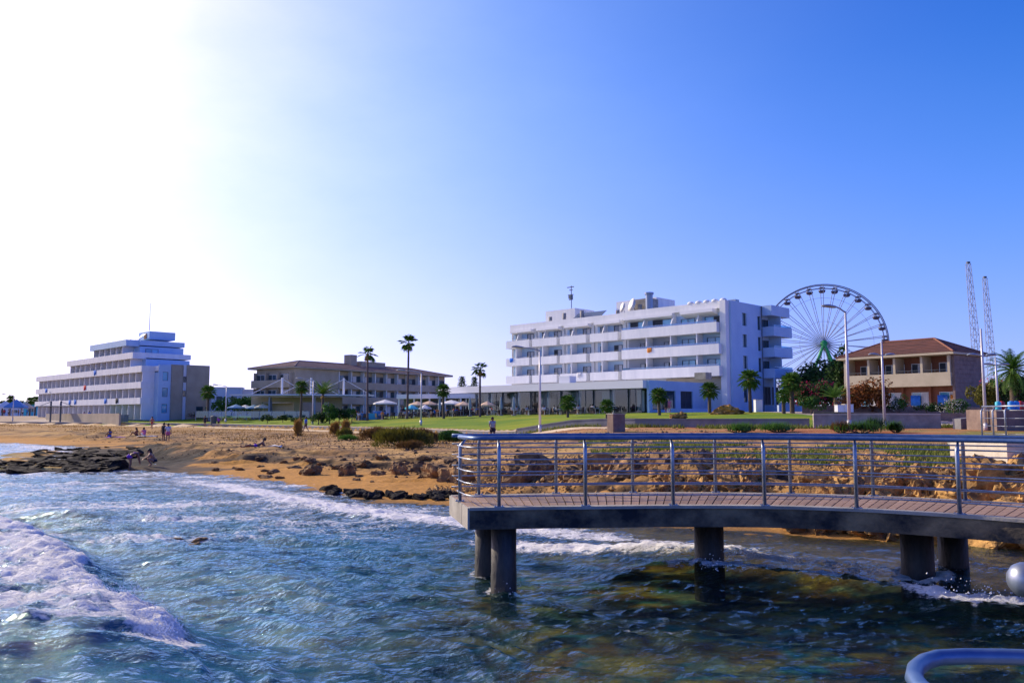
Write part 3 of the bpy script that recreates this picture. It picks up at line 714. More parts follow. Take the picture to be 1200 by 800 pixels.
# planks: radial joints, fanned as in the photograph
f_in, r_in = mixp(fr_, re_, 0.075), mixp(fr_, re_, 0.925)
fiL, riL = arclen(f_in), arclen(r_in)
def hit_rear(p, dx):
    """where the joint that starts at front point p with slope dx meets the rear edge"""
    d = Vector((dx, 1, 0)); best = None
    for i in range(len(r_in)-1):
        a, b_ = r_in[i], r_in[i+1]; e = b_-a; den = d.x*e.y - d.y*e.x
        if abs(den) < 1e-9: continue
        t = ((a.x-p.x)*e.y - (a.y-p.y)*e.x)/den; s_ = ((a.x-p.x)*d.y - (a.y-p.y)*d.x)/den
        if t > 0 and -1e-4 <= s_ <= 1.0001:
            q = p + d*t
            if best is None or t < best[0]: best = (t, q)
    return best[1] if best else None
def slope_at(X):
    return math.tan(max(-0.25, min(1.35, math.atan(-0.10 + 0.120*X))))
step = 0.135; nplank = int(fiL[-1]/step); joints = []
for i in range(nplank+1):
    p = sample(f_in, fiL, i*step); Xw = p.x + 4.0 + 0.1
    if Xw < 7.2 and i*step < 9.0: q = hit_rear(p, slope_at(Xw)); 
    else: q = None
    if q is not None: joints.append((p, q)); last_i = i; last_q = q
# beyond the visible curve the joints run on evenly
sq = min(range(len(r_in)), key=lambda k: (r_in[k]-last_q).length); s0 = riL[sq]
for i in range(last_i+1, nplank+1):
    p = sample(f_in, fiL, i*step); t = (i-last_i)/(nplank-last_i); joints.append((p, sample(r_in, riL, s0 + (riL[-1]-s0)*t)))
first = True
pc = 0
# wedge at the left end before the first joint
allj = [(f_in[0], r_in[0])] + joints[0:]
for (p, q), (p2, q2) in zip(allj[:-1], allj[1:]):
    if (p-p2).length < 0.02 and (q-q2).length < 0.05: continue
    c = (p+q+p2+q2)/4; g = 0.9
    P4 = [c+(v-c)*1.0 for v in (p, p2, q2, q)]
    ex = (P4[1]-P4[0]).normalized()*0.009
    ey = (P4[2]-P4[3]).normalized()*0.009 if (P4[2]-P4[3]).length > 1e-4 else ex
    P4 = [P4[0]+ex, P4[1]-ex, P4[2]-ey, P4[3]+ey]
    # each strip is laid as three boards end to end
    cuts = (0.0, 1.0)
    pb = MB(); dz = rnd.uniform(-0.004, 0.004)
    pb.prism([(v.x-c.x, v.y-c.y) for v in P4], 0, 0.045)
    add(walk, 'plank', pb, MT['wood'], loc=(c.x, c.y, DZ-0.046+dz)); pc += 1
sub = ribbon(mixp(fr_, re_, 0.08), mixp(fr_, re_, 0.92), DZ-0.0449, DZ-0.043)
def column(x, y, r):
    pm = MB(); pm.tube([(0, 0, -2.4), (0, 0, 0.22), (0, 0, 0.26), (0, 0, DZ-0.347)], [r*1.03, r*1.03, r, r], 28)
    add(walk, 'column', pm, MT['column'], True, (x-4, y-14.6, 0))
mcol = M('column_concrete', (0.010, 0.008, 0.006), (0.070, 0.055, 0.042), scale=1.6, rough=0.6, bump=0.4, bscale=9, detail=8, stretch=(2, 2, 0.6)); MT['column'] = mcol  # tone lowered so the columns' shade sits in the colour
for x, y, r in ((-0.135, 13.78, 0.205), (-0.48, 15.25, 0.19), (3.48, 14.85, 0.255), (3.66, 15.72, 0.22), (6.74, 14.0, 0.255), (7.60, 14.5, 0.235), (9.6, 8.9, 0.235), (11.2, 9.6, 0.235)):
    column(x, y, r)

# railings
def railing(name, label, path, posts, inward, height=1.10, kink=True, top_r=0.045, mats=('bluerail', 'steel'), nb=5, base=DZ, top_ext=None, bar_path=None, group=None):
    o = path[0]
    t = empty(name, (o.x, o.y, base), 0, label, 'railing', group)
    lo = [Vector((p.x-o.x, p.y-o.y, 0)) for p in path]
    tp = [v + Vector((0, 0, height)) for v in (lo if top_ext is None else [Vector((p.x-o.x, p.y-o.y, 0)) for p in top_ext])]
    tm = MB(); tm.tube(tp, top_r, 14, flat=0.8); add(t, 'handrail', tm, MT[mats[0]], True)
    bp_ = lo if bar_path is None else [Vector((p.x-o.x, p.y-o.y, 0)) for p in bar_path]
    for k in range(nb):
        bm_ = MB(); z = 0.165 + k*(height-0.165-0.15)/(nb-1)
        bm_.tube([v + Vector((0, 0, z)) for v in bp_], 0.0125, 8); add(t, 'bar', bm_, MT[mats[1]], True)
    for p, nrm in posts:
        pm = MB(); n_ = nrm
        pm.tube([(0, 0, 0.0), (0, 0, height-0.17), (n_.x*0.02, n_.y*0.02, height-0.14), (n_.x*0.10, n_.y*0.10, height-0.03)], [0.032, 0.032, 0.03, 0.016], 10)
        po = add(t, 'post', pm, MT[mats[1]], True, (p.x-o.x - n_.x*0.06, p.y-o.y - n_.y*0.06, 0.004))
        bs = MB(); bs.box(-0.075, 0.075, -0.06, 0.06, 0, 0.012)
        for bx, by in ((-0.055, -0.04), (0.055, -0.04), (-0.055, 0.04), (0.055, 0.04)): bs.cyl(bx, by, 0.012, 0.026, 0.009, 6)
        add(po, 'base_plate', bs, MT[mats[1]])
    return t
wf = [Vector((p.x+4, p.y+14.6, 0)) for p in mixp(fr_, re_, 0.045)]; wr = [Vector((p.x+4, p.y+14.6, 0)) for p in mixp(fr_, re_, 0.955)]
def by_px(P_, L_, px):
    """the point of a curve that is seen at column px of the photograph"""
    best = min(range(400), key=lambda k: abs((lambda q: (q.x/q.y*F_PX*1.0085+600) if q.y > 1 else 9e9)(sample(P_, L_, L_[-1]*k/400)) - px))
    return sample(P_, L_, L_[-1]*best/400), best/400
wfL, wrL = arclen(wf), arclen(wr)
def post_list(P_, L_, pxs, sgn, more=()):
    out = []
    for px in pxs:
        p, k = by_px(P_, L_, px); q = sample(P_, L_, L_[-1]*min(1, k+0.01)); tn = (q-p).normalized()
        out.append((p, Vector((-tn.y, tn.x, 0))*sgn))
    for s_ in more:
        p = sample(P_, L_, L_[-1]*s_); q = sample(P_, L_, L_[-1]*(s_+0.01)); tn = (q-p).normalized(); out.append((p, Vector((-tn.y, tn.x, 0))*sgn))
    return out
kf = by_px(wf, wfL, 1122)[1]; kr = by_px(wr, wrL, 1128)[1]
pf = post_list(wf, wfL, (584, 685, 787, 895, 1003, 1122), 1, [kf+0.11*i for i in range(1, 5) if kf+0.11*i < 0.98])
pr = post_list(wr, wrL, (562, 651, 743, 838, 925, 1022, 1129), -1, [kr+0.10*i for i in range(1, 6) if kr+0.10*i < 0.98])
# front railing turns the corner and runs back along the left end
le = [wr[0].lerp(wf[0], t) for t in (0.30, 0.6, 0.9)]
corner = wf[0].lerp(wr[0], 0.04)
start = wf[2]
fpath = [wr[0].lerp(wf[0], 0.42) + Vector((-0.02, 0, 0)), wr[0].lerp(wf[0], 0.80), wf[0]*0.6+wf[1]*0.4] + wf[1:]
pend = wr[0].lerp(wf[0], 0.52) + Vector((0.06, 0, 0))
railing('walkway_railing', 'front steel railing of the walkway with blue handrail, turning at its left end', wf,
        pf + [(pend, Vector((1, 0.2, 0)).normalized())], 1, bar_path=fpath, top_ext=[wr[0].lerp(wf[0], 0.50), wf[0].lerp(wf[1], 0.5)+Vector((0,0.03,0))] + wf[1:], group=None)
railing('walkway_railing', 'rear steel railing of the walkway on its landward edge in front of the boulders', wr, pr, -1)

# the platform the viewer stands on, and its own rails
plat = empty('viewing_platform', (2.6, 0.2, 0), 0, 'concrete viewing platform on columns beside the viewer at the lower right', 'platform')
pm = MB(); pm.box(-3.4, 4.5, -3.2, 1.6, DZ-0.345, DZ); add(plat, 'slab', pm, MT['conc'])
for x, y in ((-2.6, 0.6), (3.4, 0.6), (-2.6, -2.4), (3.4, -2.4)):
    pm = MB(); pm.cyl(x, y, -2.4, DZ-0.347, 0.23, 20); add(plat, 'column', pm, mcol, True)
def tube_obj(t, name, pts, r, mat, n=16): 
    q = MB(); q.tube(pts, r, n); return add(t, name, q, mat, True)
H2 = gz(1180, 690, 2.36); YB = H2.y
nr = empty('near_railing', (H2.x, H2.y, DZ), 0, 'out of focus handrail end and looped blue bar at the lower right corner', 'railing')
def rel(v): return Vector((v.x-H2.x, v.y-H2.y, v.z-DZ))
endp = at(1186, 679, YB)
tp = [rel(endp) + Vector((0.018*math.cos(a)*-1+0.018, 0, 0)) for a in (0,)]
hr = MB(); e = rel(endp)
hr.tube([e + Vector((-0.006, 0, 0)), e + Vector((0.0, 0, 0)), e + Vector((0.012, 0, 0)), e + Vector((0.03, 0, 0)), e + Vector((0.9, 0.06, 0)), e + Vector((2.4, -0.1, 0))], [0.008, 0.026, 0.038, 0.043, 0.045, 0.045], 20)
add(nr, 'handrail', hr, MT['steel'], True)
loop = [gz(x, y, 2.22) for x, y in ((1500, 790), (1330, 776), (1240, 771), (1180, 769), (1130, 768.5), (1100, 770), (1083, 775), (1073, 783), (1071, 794), (1080, 806), (1100, 818), (1140, 830), (1300, 860), (1500, 900))]
tube_obj(nr, 'bar', [rel(p) for p in loop], 0.0185, MT['bluerail'])
for dx in (0.75, 2.1):
    tube_obj(nr, 'post', [e + Vector((dx, 0.03, -0.02)), Vector((e.x+dx, e.y-0.55+0.03, 0.35)), Vector((e.x+dx, e.y-0.65, 0.0))], 0.024, MT['steel'])

# ------------------------------------------------------------------ rocks
def rock_mesh(name, mat, seed, sub=4, rough=0.35, flat=1.0):
    """craggy boulder from a subdivided block: noise pushes it in and out, planes chip it"""
    r_ = random.Random(seed); n = sub*2
    vid = {}; vs = []; fs = []
    def vert(p):
        k = tuple(round(c, 4) for c in p)
        if k not in vid: vid[k] = len(vs); vs.append(Vector(p))
        return vid[k]
    for ax in range(3):
        for s_ in (-1, 1):
            for i in range(n):
                for j in range(n):
                    q = []
                    for a, b_ in ((i, j), (i+1, j), (i+1, j+1), (i, j+1)):
                        u_, v_ = -1+2*a/n, -1+2*b_/n; p = [0, 0, 0]; p[ax] = s_; p[(ax+1) % 3] = u_; p[(ax+2) % 3] = v_; q.append(vert(p))
                    fs.append(tuple(q) if s_ > 0 else tuple(q[::-1]))
    planes = [(Vector((r_.gauss(0, 1), r_.gauss(0, 1), r_.gauss(0, 1))).normalized(), r_.uniform(0.6, 0.9)) for _ in range(2)]
    from mathutils import noise as mn
    o_ = Vector((r_.random()*50, r_.random()*50, r_.random()*50)); out = []
    for v in vs:
        d = v.normalized(); p = v.lerp(d*1.15, 0.62)
        p = p * (1 + rough*(mn.noise(d*1.3+o_)) + rough*0.7*mn.noise(d*3.1+o_) + rough*0.75*abs(mn.noise(d*5.5+o_)) + rough*0.35*mn.noise(d*12+o_))
        for nn, dd in planes:
            e_ = p.dot(nn) - dd
            if e_ > 0: p = p - nn*e_*0.85
        out.append((p.x*0.5, p.y*0.5, p.z*0.5*flat))
    mb = MB(); mb.add(out, fs); return mb.mesh(name, mat, False)
ROCK = [rock_mesh('boulder', MT['rock'], 100+i, 6, 0.5) for i in range(9)]
ROCKS = [rock_mesh('small_rock', MT['rock'], 150+i, 3) for i in range(6)]
ROCKD = [rock_mesh('dark_rock', MT['rockd'], 200+i, 3) for i in range(6)]
ROCKB = [rock_mesh('beach_rock', MT['rockb'], 300+i, 4) for i in range(6)]
def rock(lst, name, x, y, z, sx, sy, sz, label, group, cat='rock'):
    o = link_mesh(name, rnd.choice(lst), None, (x, y, z), 0, (sx, sy, sz))
    o.rotation_euler = (rnd.uniform(-0.3, 0.3), rnd.uniform(-0.3, 0.3), rnd.uniform(0, 6.28))
    return tag(o, label, cat, group)
# sea-wall rows of golden boulders behind the walkway: (row y-pixel, z of the row, size)
L1 = 'golden limestone boulder in the stacked rows on the bank behind the walkway'
def place_row(x0, x1, d0, zoff, size, n, lab, grp, lst=ROCK, jitter=0.35, name='boulder'):
    """along the shoreline, d0 metres inland of it"""
    S = [Vector((a, b_, 0)) for a, b_ in SHORE]; pts = []
    for i in range(n):
        X = x0 + (x1-x0)*(i+0.5)/n + rnd.uniform(-0.3, 0.3)*(x1-x0)/n
        for a, b_ in zip(S[:-1], S[1:]):
            if b_.x <= X <= a.x:
                t = (X-a.x)/(b_.x-a.x); Y = a.y+(b_.y-a.y)*t; tn = (b_-a).normalized(); break
        nx_, ny_ = tn.y, -tn.x
        j = rnd.uniform(-.3, .3)*size; pts.append((X + nx_*(d0+j), Y + ny_*(d0+j)))
    pts.sort(key=lambda v: v[0]/v[1])
    for i, (x, y) in enumerate(pts):
        s_ = size*rnd.uniform(0.7, 1.25)
        rock(lst, name, x, y, hz(x, y) + zoff, s_*rnd.uniform(0.9, 1.4), s_*rnd.uniform(0.8, 1.1), s_*rnd.uniform(0.75, 1.05), lab.replace('{}', ordinal(i) + ' from left'), grp)
G1 = 'boulders on the bank behind the walkway'
L0 = 'golden boulder, {} in the %s row behind the %s walkway section'
for rown, d0, z0_, sz in (('lowest', 3.5, 0.05, 0.62), ('second', 4.1, 0.08, 0.66), ('third', 4.8, 0.10, 0.66), ('fourth', 5.6, 0.07, 0.60), ('fifth', 6.5, 0.02, 0.55), ('topmost', 7.6, -0.03, 0.45)):
    for part, xa, xb in (('middle', 2.4, 5.2), ('right', 5.2, 8.0), ('rightmost', 8.0, 12.0)):
        place_row(xa, xb, d0, z0_, sz, int((xb-xa)/(sz*0.56)), L0 % (rown, part), 'boulders of the %s row on the %s bank' % (rown, part))
place_row(5.9, 11.5, 1.5, 0.12, 0.7, 16, 'brown boulder, {} of the waterline row in shade under the walkway', 'waterline boulders under the walkway')
place_row(-2.5, 2.6, 5.4, 0.02, 0.95, 11, 'brown outcrop rock, {} in the lower row past the walkway left end', 'brown outcrops left of the boulder rows', ROCKB, name='rock_outcrop')
place_row(-2.8, 2.4, 6.8, 0.02, 0.95, 11, 'brown outcrop rock, {} in the upper row past the walkway left end', 'brown outcrops left of the boulder rows', ROCKB, name='rock_outcrop')
place_row(0.5, 11.5, 8.6, -0.05, 0.42, 20, 'small golden stone, {} just above the stacked boulder rows', 'small stones above the boulder rows', ROCKS, 0.8, 'stone')
place_row(-1.5, 11.0, 11.5, -0.04, 0.34, 22, 'small golden stone, {} higher up the bank in the weeds', 'small stones above the boulder rows', ROCKS, 0.8, 'stone')
# named beach rocks seen at the photograph's places
def at_ground(px, py, z0=0.8):
    """where the line of sight through a pixel first meets the ground"""
    d = ray(px, py); Ys = np.concatenate([np.arange(9, 60, 0.25), np.arange(60, 260, 0.8)]); X_ = d.x/d.y*Ys; Zr = EYE + d.z/d.y*Ys
    g = height(X_, Ys, False); g = np.where(g < 0, 0.0, g); hit = np.nonzero(Zr <= g)[0]; i = int(hit[0]) if len(hit) else int(np.argmin(np.abs(Zr-g)))
    return Vector((float(X_[i]), float(Ys[i]), float(g[i])))
for px, py, sx, sz, lab in ((538, 565, 1.25, 0.95, 'large pointed dark brown rock leaning on the beach just left of the walkway end'),
                            (514, 560, 1.15, 0.75, 'blocky dark brown rock second left of the walkway end'),
                            (483, 553, 1.05, 0.65, 'rounded brown rock on the beach in front of the olive shrub'),
                            (468, 556, 0.75, 0.6, 'grey brown rock with a pale top beside the rounded brown rock'),
                            (462, 551, 0.6, 0.55, 'low brown rock behind the grey brown rock'),
                            (407, 557, 0.75, 0.62, 'grey upright rock alone on the sand right of the small ledge'),
                            (364, 556, 0.85, 0.5, 'small brown ledge rock on the sand, left of the grey upright rock')):
    p = at_ground(px, py); rock(ROCKB, 'beach_rock', p.x, p.y, p.z+0.12*sz, sx, sx*0.8, sz, lab, None)
for i in range(60):
    px = 250+rnd.random()*290; py = 530+rnd.random()*32 + (px-250)*0.02; p = at_ground(px, py); s_ = rnd.uniform(0.12, 0.42)
    rock(ROCKB, 'beach_stone', p.x, p.y, p.z+0.02, s_*1.5, s_, s_*0.55, 'small brown stone on the beach, ' + ('left of the brown ledge rock', 'below the reclining sunbather', 'below the brown shrubs', 'near the walkway end')[min(3, int((px-250)/73))], 'small stones on the beach')
for i in range(60):
    t = rnd.random(); px = 375+t*155+rnd.gauss(0, 3); py = 576+t*11+rnd.gauss(0, 2.2) - (4 if px > 500 else 0); p = at_ground(px, py, 0.1); s_ = rnd.uniform(0.14, 0.36)
    rock(ROCKD, 'dark_stone', p.x, p.y, max(p.z, -0.02)+0.03, s_*1.3, s_, s_*0.7, 'dark wet stone of the waterline string, ' + ('its far left tip', 'its middle', 'its right end beside the walkway')[min(2, int(t*3))], 'dark wet stones at the waterline')
for i in range(230):
    px = rnd.uniform(-30, 160); py = rnd.choice([rnd.uniform(541, 551), rnd.uniform(524, 546)])
    if py < 541 and px < 40: px = rnd.uniform(60, 165)
    if py > 537 and px > 138: px -= 60
    p = gz(px, py, 0.15); s_ = rnd.uniform(0.2, 0.62)
    rock(ROCKD, 'reef_rock', p.x, p.y, max(hz(p.x, p.y, True), 0.0)+0.02, s_*1.8, s_*1.2, s_*0.32, 'low black wet rock at the ' + ('seaward' if py > 538 else 'inner') + ' edge of the reef, ' + ('left end', 'middle', 'right end by the bathers')[min(2, max(0, int((px+30)/64)))], 'black reef rocks')
p = gz(138, 546, 0.2); rock(ROCKD, 'reef_boulder', p.x, p.y, 0.15, 1.3, 0.9, 0.55, 'big black reef boulder right behind the wading bather', None)
for px, py, s_ in ((208, 626, 0.30), (216, 633, 0.34), (226, 631, 0.26), (236, 627, 0.3), (246, 623, 0.2), (205, 616, 0.22), (232, 612, 0.2), (220, 640, 0.2)):
    p = gz(px, py, 0.02); rock(ROCKB, 'awash_rock', p.x, p.y, wz(p.x, p.y)-0.05, s_*1.3, s_*1.0, s_*0.5, 'brown rock just breaking the water surface offshore of the beach', 'rocks awash offshore')

# ------------------------------------------------------------------ low walls, planters and ramps
def wall_run(name, label, cat, pts, th, h, base=None, mat='conc_w', cap=None, seg=3.0, zfun=None):
    """wall along a polyline; the parts are wall and coping"""
    o = pts[0]; z0 = hz(o[0], o[1]); t = empty(name, (o[0], o[1], z0), 0, label, cat)
    P_ = [Vector((a, b_, 0)) for a, b_ in pts]; L_ = arclen(P_); n = max(2, int(L_[-1]/seg)+1)
    Q = [sample(P_, L_, L_[-1]*i/(n-1)) for i in range(n)]
    A, B, TZ = [], [], []
    for i, q in enumerate(Q):
        tn = (Q[min(i+1, n-1)]-Q[max(i-1, 0)]).normalized(); nn = Vector((-tn.y, tn.x, 0))
        A.append(q-nn*th/2); B.append(q+nn*th/2); TZ.append((hz(q.x-nn.x*0.8, q.y-nn.y*0.8) if zfun is None else zfun(q)))
    def rb(A, B, lo, hi):
        mb = MB(); vs = []
        for a, b_, l_, h_ in zip(A, B, lo, hi):
            vs += [(a.x-o[0], a.y-o[1], l_-z0), (b_.x-o[0], b_.y-o[1], l_-z0), (b_.x-o[0], b_.y-o[1], h_-z0), (a.x-o[0], a.y-o[1], h_-z0)]
        fs = []
        for i in range(n-1):
            k, q = 4*i, 4*i+4; fs += [(k, k+1, q+1, q), (k+1, k+2, q+2, q+1), (k+2, k+3, q+3, q+2), (k+3, k, q, q+3)]
        fs += [(0, 3, 2, 1), (4*n-4, 4*n-3, 4*n-2, 4*n-1)]; return mb.add(vs, fs)
    add(t, 'wall', rb(A, B, [z-0.6 for z in TZ], [z+h for z in TZ]), MT[mat])
    if cap:
        g = th*0.12; A2 = [a+(a-b_).normalized()*0.04 for a, b_ in zip(A, B)]; B2 = [b_+(b_-a).normalized()*0.04 for a, b_ in zip(A, B)]
        add(t, 'coping', rb(A2, B2, [z+h+0.002 for z in TZ], [z+h+0.08 for z in TZ]), MT[cap])
    return t
wall_run('promenade_wall', 'long low grey wall with pale coping between the beach path and the lawn', 'wall', WALL[1:7], 0.35, 0.40, mat='conc_w', cap='conc_l')
wall_run('promenade_wall', 'low grey retaining wall along the lawn edge between the concrete block and the lamp post', 'wall', WALL[6:9], 0.35, 0.55, mat='conc_w', cap='conc_w')
p0 = gz(962, 500, 2.1); 
wall_run('planter_wall', 'low concrete planter wall with sunlit top behind the tall single lamp', 'wall', [(19.6, 54.0), (24.0, 53.0), (27.0, 52.4)], 0.5, 0.85, mat='conc', cap='conc_l', seg=1.5)
wall_run('terrace_wall', 'low pale terrace wall below the flowers of the brown tiled house', 'wall', [(24, 66), (34, 63), (43, 64)], 0.3, 0.55, mat='stone', cap='stone', seg=2)
wall_run('garden_wall', 'garden wall with planting under the ground floor windows of the tiled house', 'wall', [(28, 80), (40, 76), (47, 72), (56, 70)], 0.4, 0.75, mat='stone', cap=None, seg=2)
def blockobj(name, label, cat, x, y, z, w, d, h, mat, rz=0.0, cap=None, bev=0.03):
    t = empty(name, (x, y, z), rz, label, cat); m_ = MB()
    m_.prism([(-w/2+bev, -d/2), (w/2-bev, -d/2), (w/2, -d/2+bev), (w/2, d/2-bev), (w/2-bev, d/2), (-w/2+bev, d/2), (-w/2, d/2-bev), (-w/2, -d/2+bev)], -0.4, h)
    add(t, 'block', m_, MT[mat])
    if cap:
        q = MB(); q.box(-w/2-0.03, w/2+0.03, -d/2-0.03, d/2+0.03, h+0.002, h+0.06); add(t, 'top_slab', q, MT[cap])
    return t
p = Vector(((722-600)/F_PX*52*0.995, 52, 0)); p.z = hz(p.x, p.y); blockobj('concrete_block', 'square concrete block standing on the beach path in front of the lawn', 'block', p.x, p.y, p.z, 0.92, 0.7, 2.88-p.z, 'stone', 0.5, 'conc')
# ramp side wall and the pale slab at the right
rw = empty('ramp_wall', (26.5, 49.0, hz(26.5, 49)), 0, 'sloping grey ramp wall rising to the right behind the small landing railing', 'wall')
q = MB(); Z_ = hz(26.5, 49)
q.add([(0, 0, -1), (14, 3.5, -1), (14, 4.1, -1), (0, 0.9, -1), (0, 0, 0.62), (14, 3.5, 1.75), (14, 4.1, 1.75), (0, 0.9, 0.62)], [(0, 3, 2, 1), (4, 5, 6, 7), (0, 1, 5, 4), (1, 2, 6, 5), (2, 3, 7, 6), (3, 0, 4, 7)])
add(rw, 'wall', q, MT['conc_w'])
ls = empty('landing_slab', (15.4, 21.8, 0), -0.12, 'pale concrete landing slab on the boulders at the right with steel railing above', 'slab')
q = MB(); q.prism([(-3.0, -1.6), (8, -2.4), (8, 3.0), (-2.4, 3.0), (-3.15, 1.5)], 1.62, 2.12); add(ls, 'slab', q, MT['conc_l'])
# landing railing (white steel) at the right
lp = [Vector(v) for v in ((17.6, 31.0, 0), (17.3, 29.0, 0), (18.2, 28.0, 0), (20.5, 27.4, 0), (24.5, 27.0, 0))]
lzz = 1.98
lpost = [(lp[0], Vector((1, 0, 0))), (lp[1], Vector((1, 0, 0))), (lp[2], Vector((0, 1, 0))), (lp[3], Vector((0, 1, 0))), (lp[4], Vector((0, 1, 0))), (lp[1].lerp(lp[0], 0.5), Vector((1, 0, 0)))]
railing('landing_railing', 'white steel railing with open bars on the landing at the right edge', lp, lpost, 1, mats=('steel', 'steel'), nb=4, base=lzz, top_r=0.035, height=1.15)
q = MB(); q.prism([(17.0, 26.6), (27, 25.8), (27, 33), (17.0, 32.5)], 0.8, 1.975)
o = q.obj('landing', MT['conc'], None); tag(o, 'grey concrete landing carrying the white steel railing at the right edge', 'platform')

# ------------------------------------------------------------------ street lamps
def lamp_mesh_single(h, arm):
    q = MB(); q.tube([(0, 0, 0), (0, 0, h*0.5), (0, 0, h)], [0.10, 0.085, 0.06], 10); 
    return q
def single_lamp(x, y, h, arm, label, group, rz=0.0):
    z = hz(x, y); t = empty('street_lamp', (x, y, z), rz, label, 'street lamp', group)
    q = MB(); q.tube([(0, 0, -0.1), (0, 0, h*0.55), (0, 0, h)], [0.11, 0.085, 0.06], 10); add(t, 'pole', q, MT['lamp'], True)
    q = MB(); q.cyl(0, 0, 0, 0.55, 0.14, 10); add(t, 'pole_base', q, MT['lamp'], True)
    q = MB(); q.tube([(0.02, 0, h-0.03), (-0.15, 0, h+0.05), (-arm*0.6, 0, h+0.20), (-arm, 0, h+0.28)], [0.055, 0.05, 0.045, 0.04], 8); add(t, 'arm', q, MT['lamph'], True)
    q = MB(); q.tube([(-arm+0.1, 0, h+0.27), (-arm-0.1, 0, h+0.28), (-arm-0.55, 0, h+0.33), (-arm-0.85, 0, h+0.33), (-arm-0.95, 0, h+0.32)], [0.05, 0.16, 0.21, 0.15, 0.03], 12, flat=0.5); add(t, 'lamp_head', q, MT['lamph'], True)
    q = MB(); q.tube([(-arm-0.15, 0, h+0.235), (-arm-0.75, 0, h+0.265)], 0.09, 10, flat=0.3); add(t, 'lens', q, MT['canvas'], True)
    return t
LS = (('nearest arm lamp of the promenade, in front of the white hotel', 633, 500, 411, 1.35), ('slim arm lamp in front of the long brown building behind the lawn', 492.7, 499, 437, 1.9),
      ('arm lamp beside the canopy and the feathery palm', 365, 497.5, 446, 1.5), ('arm lamp right of the blue left hotel beside the small palm', 262.5, 497, 453, 1.4))
for lab, px, pb, pt, arm in LS:
    Hh = 6.05; z = 1.7; 
    Y = Hh*F_PX/(pb-pt); x = (px-600)/F_PX*Y*0.99; z = hz(x, Y); single_lamp(x, Y, (487-pt)/F_PX*Y+EYE-z, arm, lab, None)
for lab, px, Y, pt, arm in (('distant arm lamp in front of the right end of the blue left hotel', 180, 150, 455, 1.8), ('distant arm lamp before the middle of the blue left hotel', 117, 175, 457.5, 1.8), ('distant arm lamp at the far left edge beyond the blue tent', 11.5, 170, 463.5, 1.7), ('distant arm lamp between the shade shelter posts', 66, 185, 461, 1.7)):
    x = (px-600)/F_PX*Y*0.99; z = hz(x, Y); single_lamp(x, Y, (487-pt)/F_PX*Y+EYE-z, arm, lab, None)
single_lamp((997.5-600)/F_PX*49*0.99, 49, 122/F_PX*49 + EYE - hz(19.9, 49), 0.62, 'tall single arm lamp in front of the big wheel at the right', None, R(12))
def double_lamp(px, Y, ptop, phead, label, w=0.55):
    x = (px-600)/F_PX*Y*0.99; z = hz(x, Y); t = empty('double_lamp', (x, Y, z), 0.1, label, 'street lamp', None)
    H = (487-ptop)/F_PX*Y + EYE - z; Hh = (487-phead)/F_PX*Y + EYE - z
    q = MB(); q.tube([(0, 0, -0.1), (0, 0, H*0.6), (0, 0, H)], [0.09, 0.075, 0.05], 10); add(t, 'pole', q, MT['lamp'], True)
    q = MB(); q.cyl(0, 0, 0, 0.4, 0.12, 10); add(t, 'pole_base', q, MT['lamp'], True)
    for s_ in (-1, 1):
        q = MB(); q.tube([(0, 0, Hh-0.05), (s_*0.25, 0, Hh-0.02)], 0.035, 8)
        add(t, 'arm', q, MT['lamph'], True)
        q = MB(); q.tube([(s_*0.2, 0, Hh-0.03), (s_*0.3, 0, Hh), (s_*0.55, 0, Hh+0.03), (s_*(w+0.2), 0, Hh+0.03), (s_*(w+0.35), 0, Hh)], [0.05, 0.13, 0.17, 0.13, 0.03], 12, flat=0.5); add(t, 'lamp_head', q, MT['lamph'], True)
double_lamp(1039, 52, 400, 415.5, 'double headed lamp in front of the left part of the tiled house')
double_lamp(1158, 46, 385, 416, 'double headed lamp at the right corner of the tiled house')
double_lamp(1173.5, 60, 419, 427, 'slim double headed lamp further back at the right edge', 0.75)
# ------------------------------------------------------------------ buildings
def parapet_balcony(parent, x0, x1, z, prot, h=1.05, th=0.16, slab=0.22, mat='white', rail=None, sides=(True, True), name='balcony'):
    """slab with a solid front parapet, standing out from the wall plane y = 0"""
    m = MB(); m.box(x0, x1, -prot, 0, z-slab, z); m.box(x0, x1, -prot, -prot+th, z+0.002, z+h)
    if sides[0]: m.box(x0, x0+th, -prot+th, 0, z+0.002, z+h)
    if sides[1]: m.box(x1-th, x1, -prot+th, 0, z+0.002, z+h)
    b = add(parent, name, m, MT[mat])
    if rail == 'steel':
        q = MB(); q.tube([(x0+0.1, -prot+0.3, z+h+0.16), (x1-0.1, -prot+0.3, z+h+0.16)], 0.025, 6)
        for k in range(int((x1-x0)/1.3)+1):
            xx = x0+0.12+k*(x1-x0-0.24)/max(1, int((x1-x0)/1.3)); q.tube([(xx, -prot+0.3, z+h-0.3), (xx, -prot+0.3, z+h+0.16)], 0.02, 6)
        add(b, 'rail', q, MT['steel'])
    if rail == 'glass':
        q = MB(); q.box(x0+0.05, x1-0.05, -prot+0.06, -prot+0.085, z+h+0.002, z+h+0.30); add(b, 'glass_rail', q, MT['clear'])
    return b

# --- white hotel (local x runs from its far left end to the near corner, y into the building)
HX, HY = 0.0, 142.2
S2 = math.sqrt(0.5)
hotel = empty('hotel_building', (HX, HY, 3.75), R(-45), 'large white five storey hotel with rows of balconies, left of the big wheel', 'hotel')
HL, HW = 42.0, 12.9; FZ = (4.65, 7.65, 10.65); RZ = 13.85
m = MB(); m.box(0, HL, 0, HW, -1.5, RZ); add(hotel, 'wall', m, MT['white'])
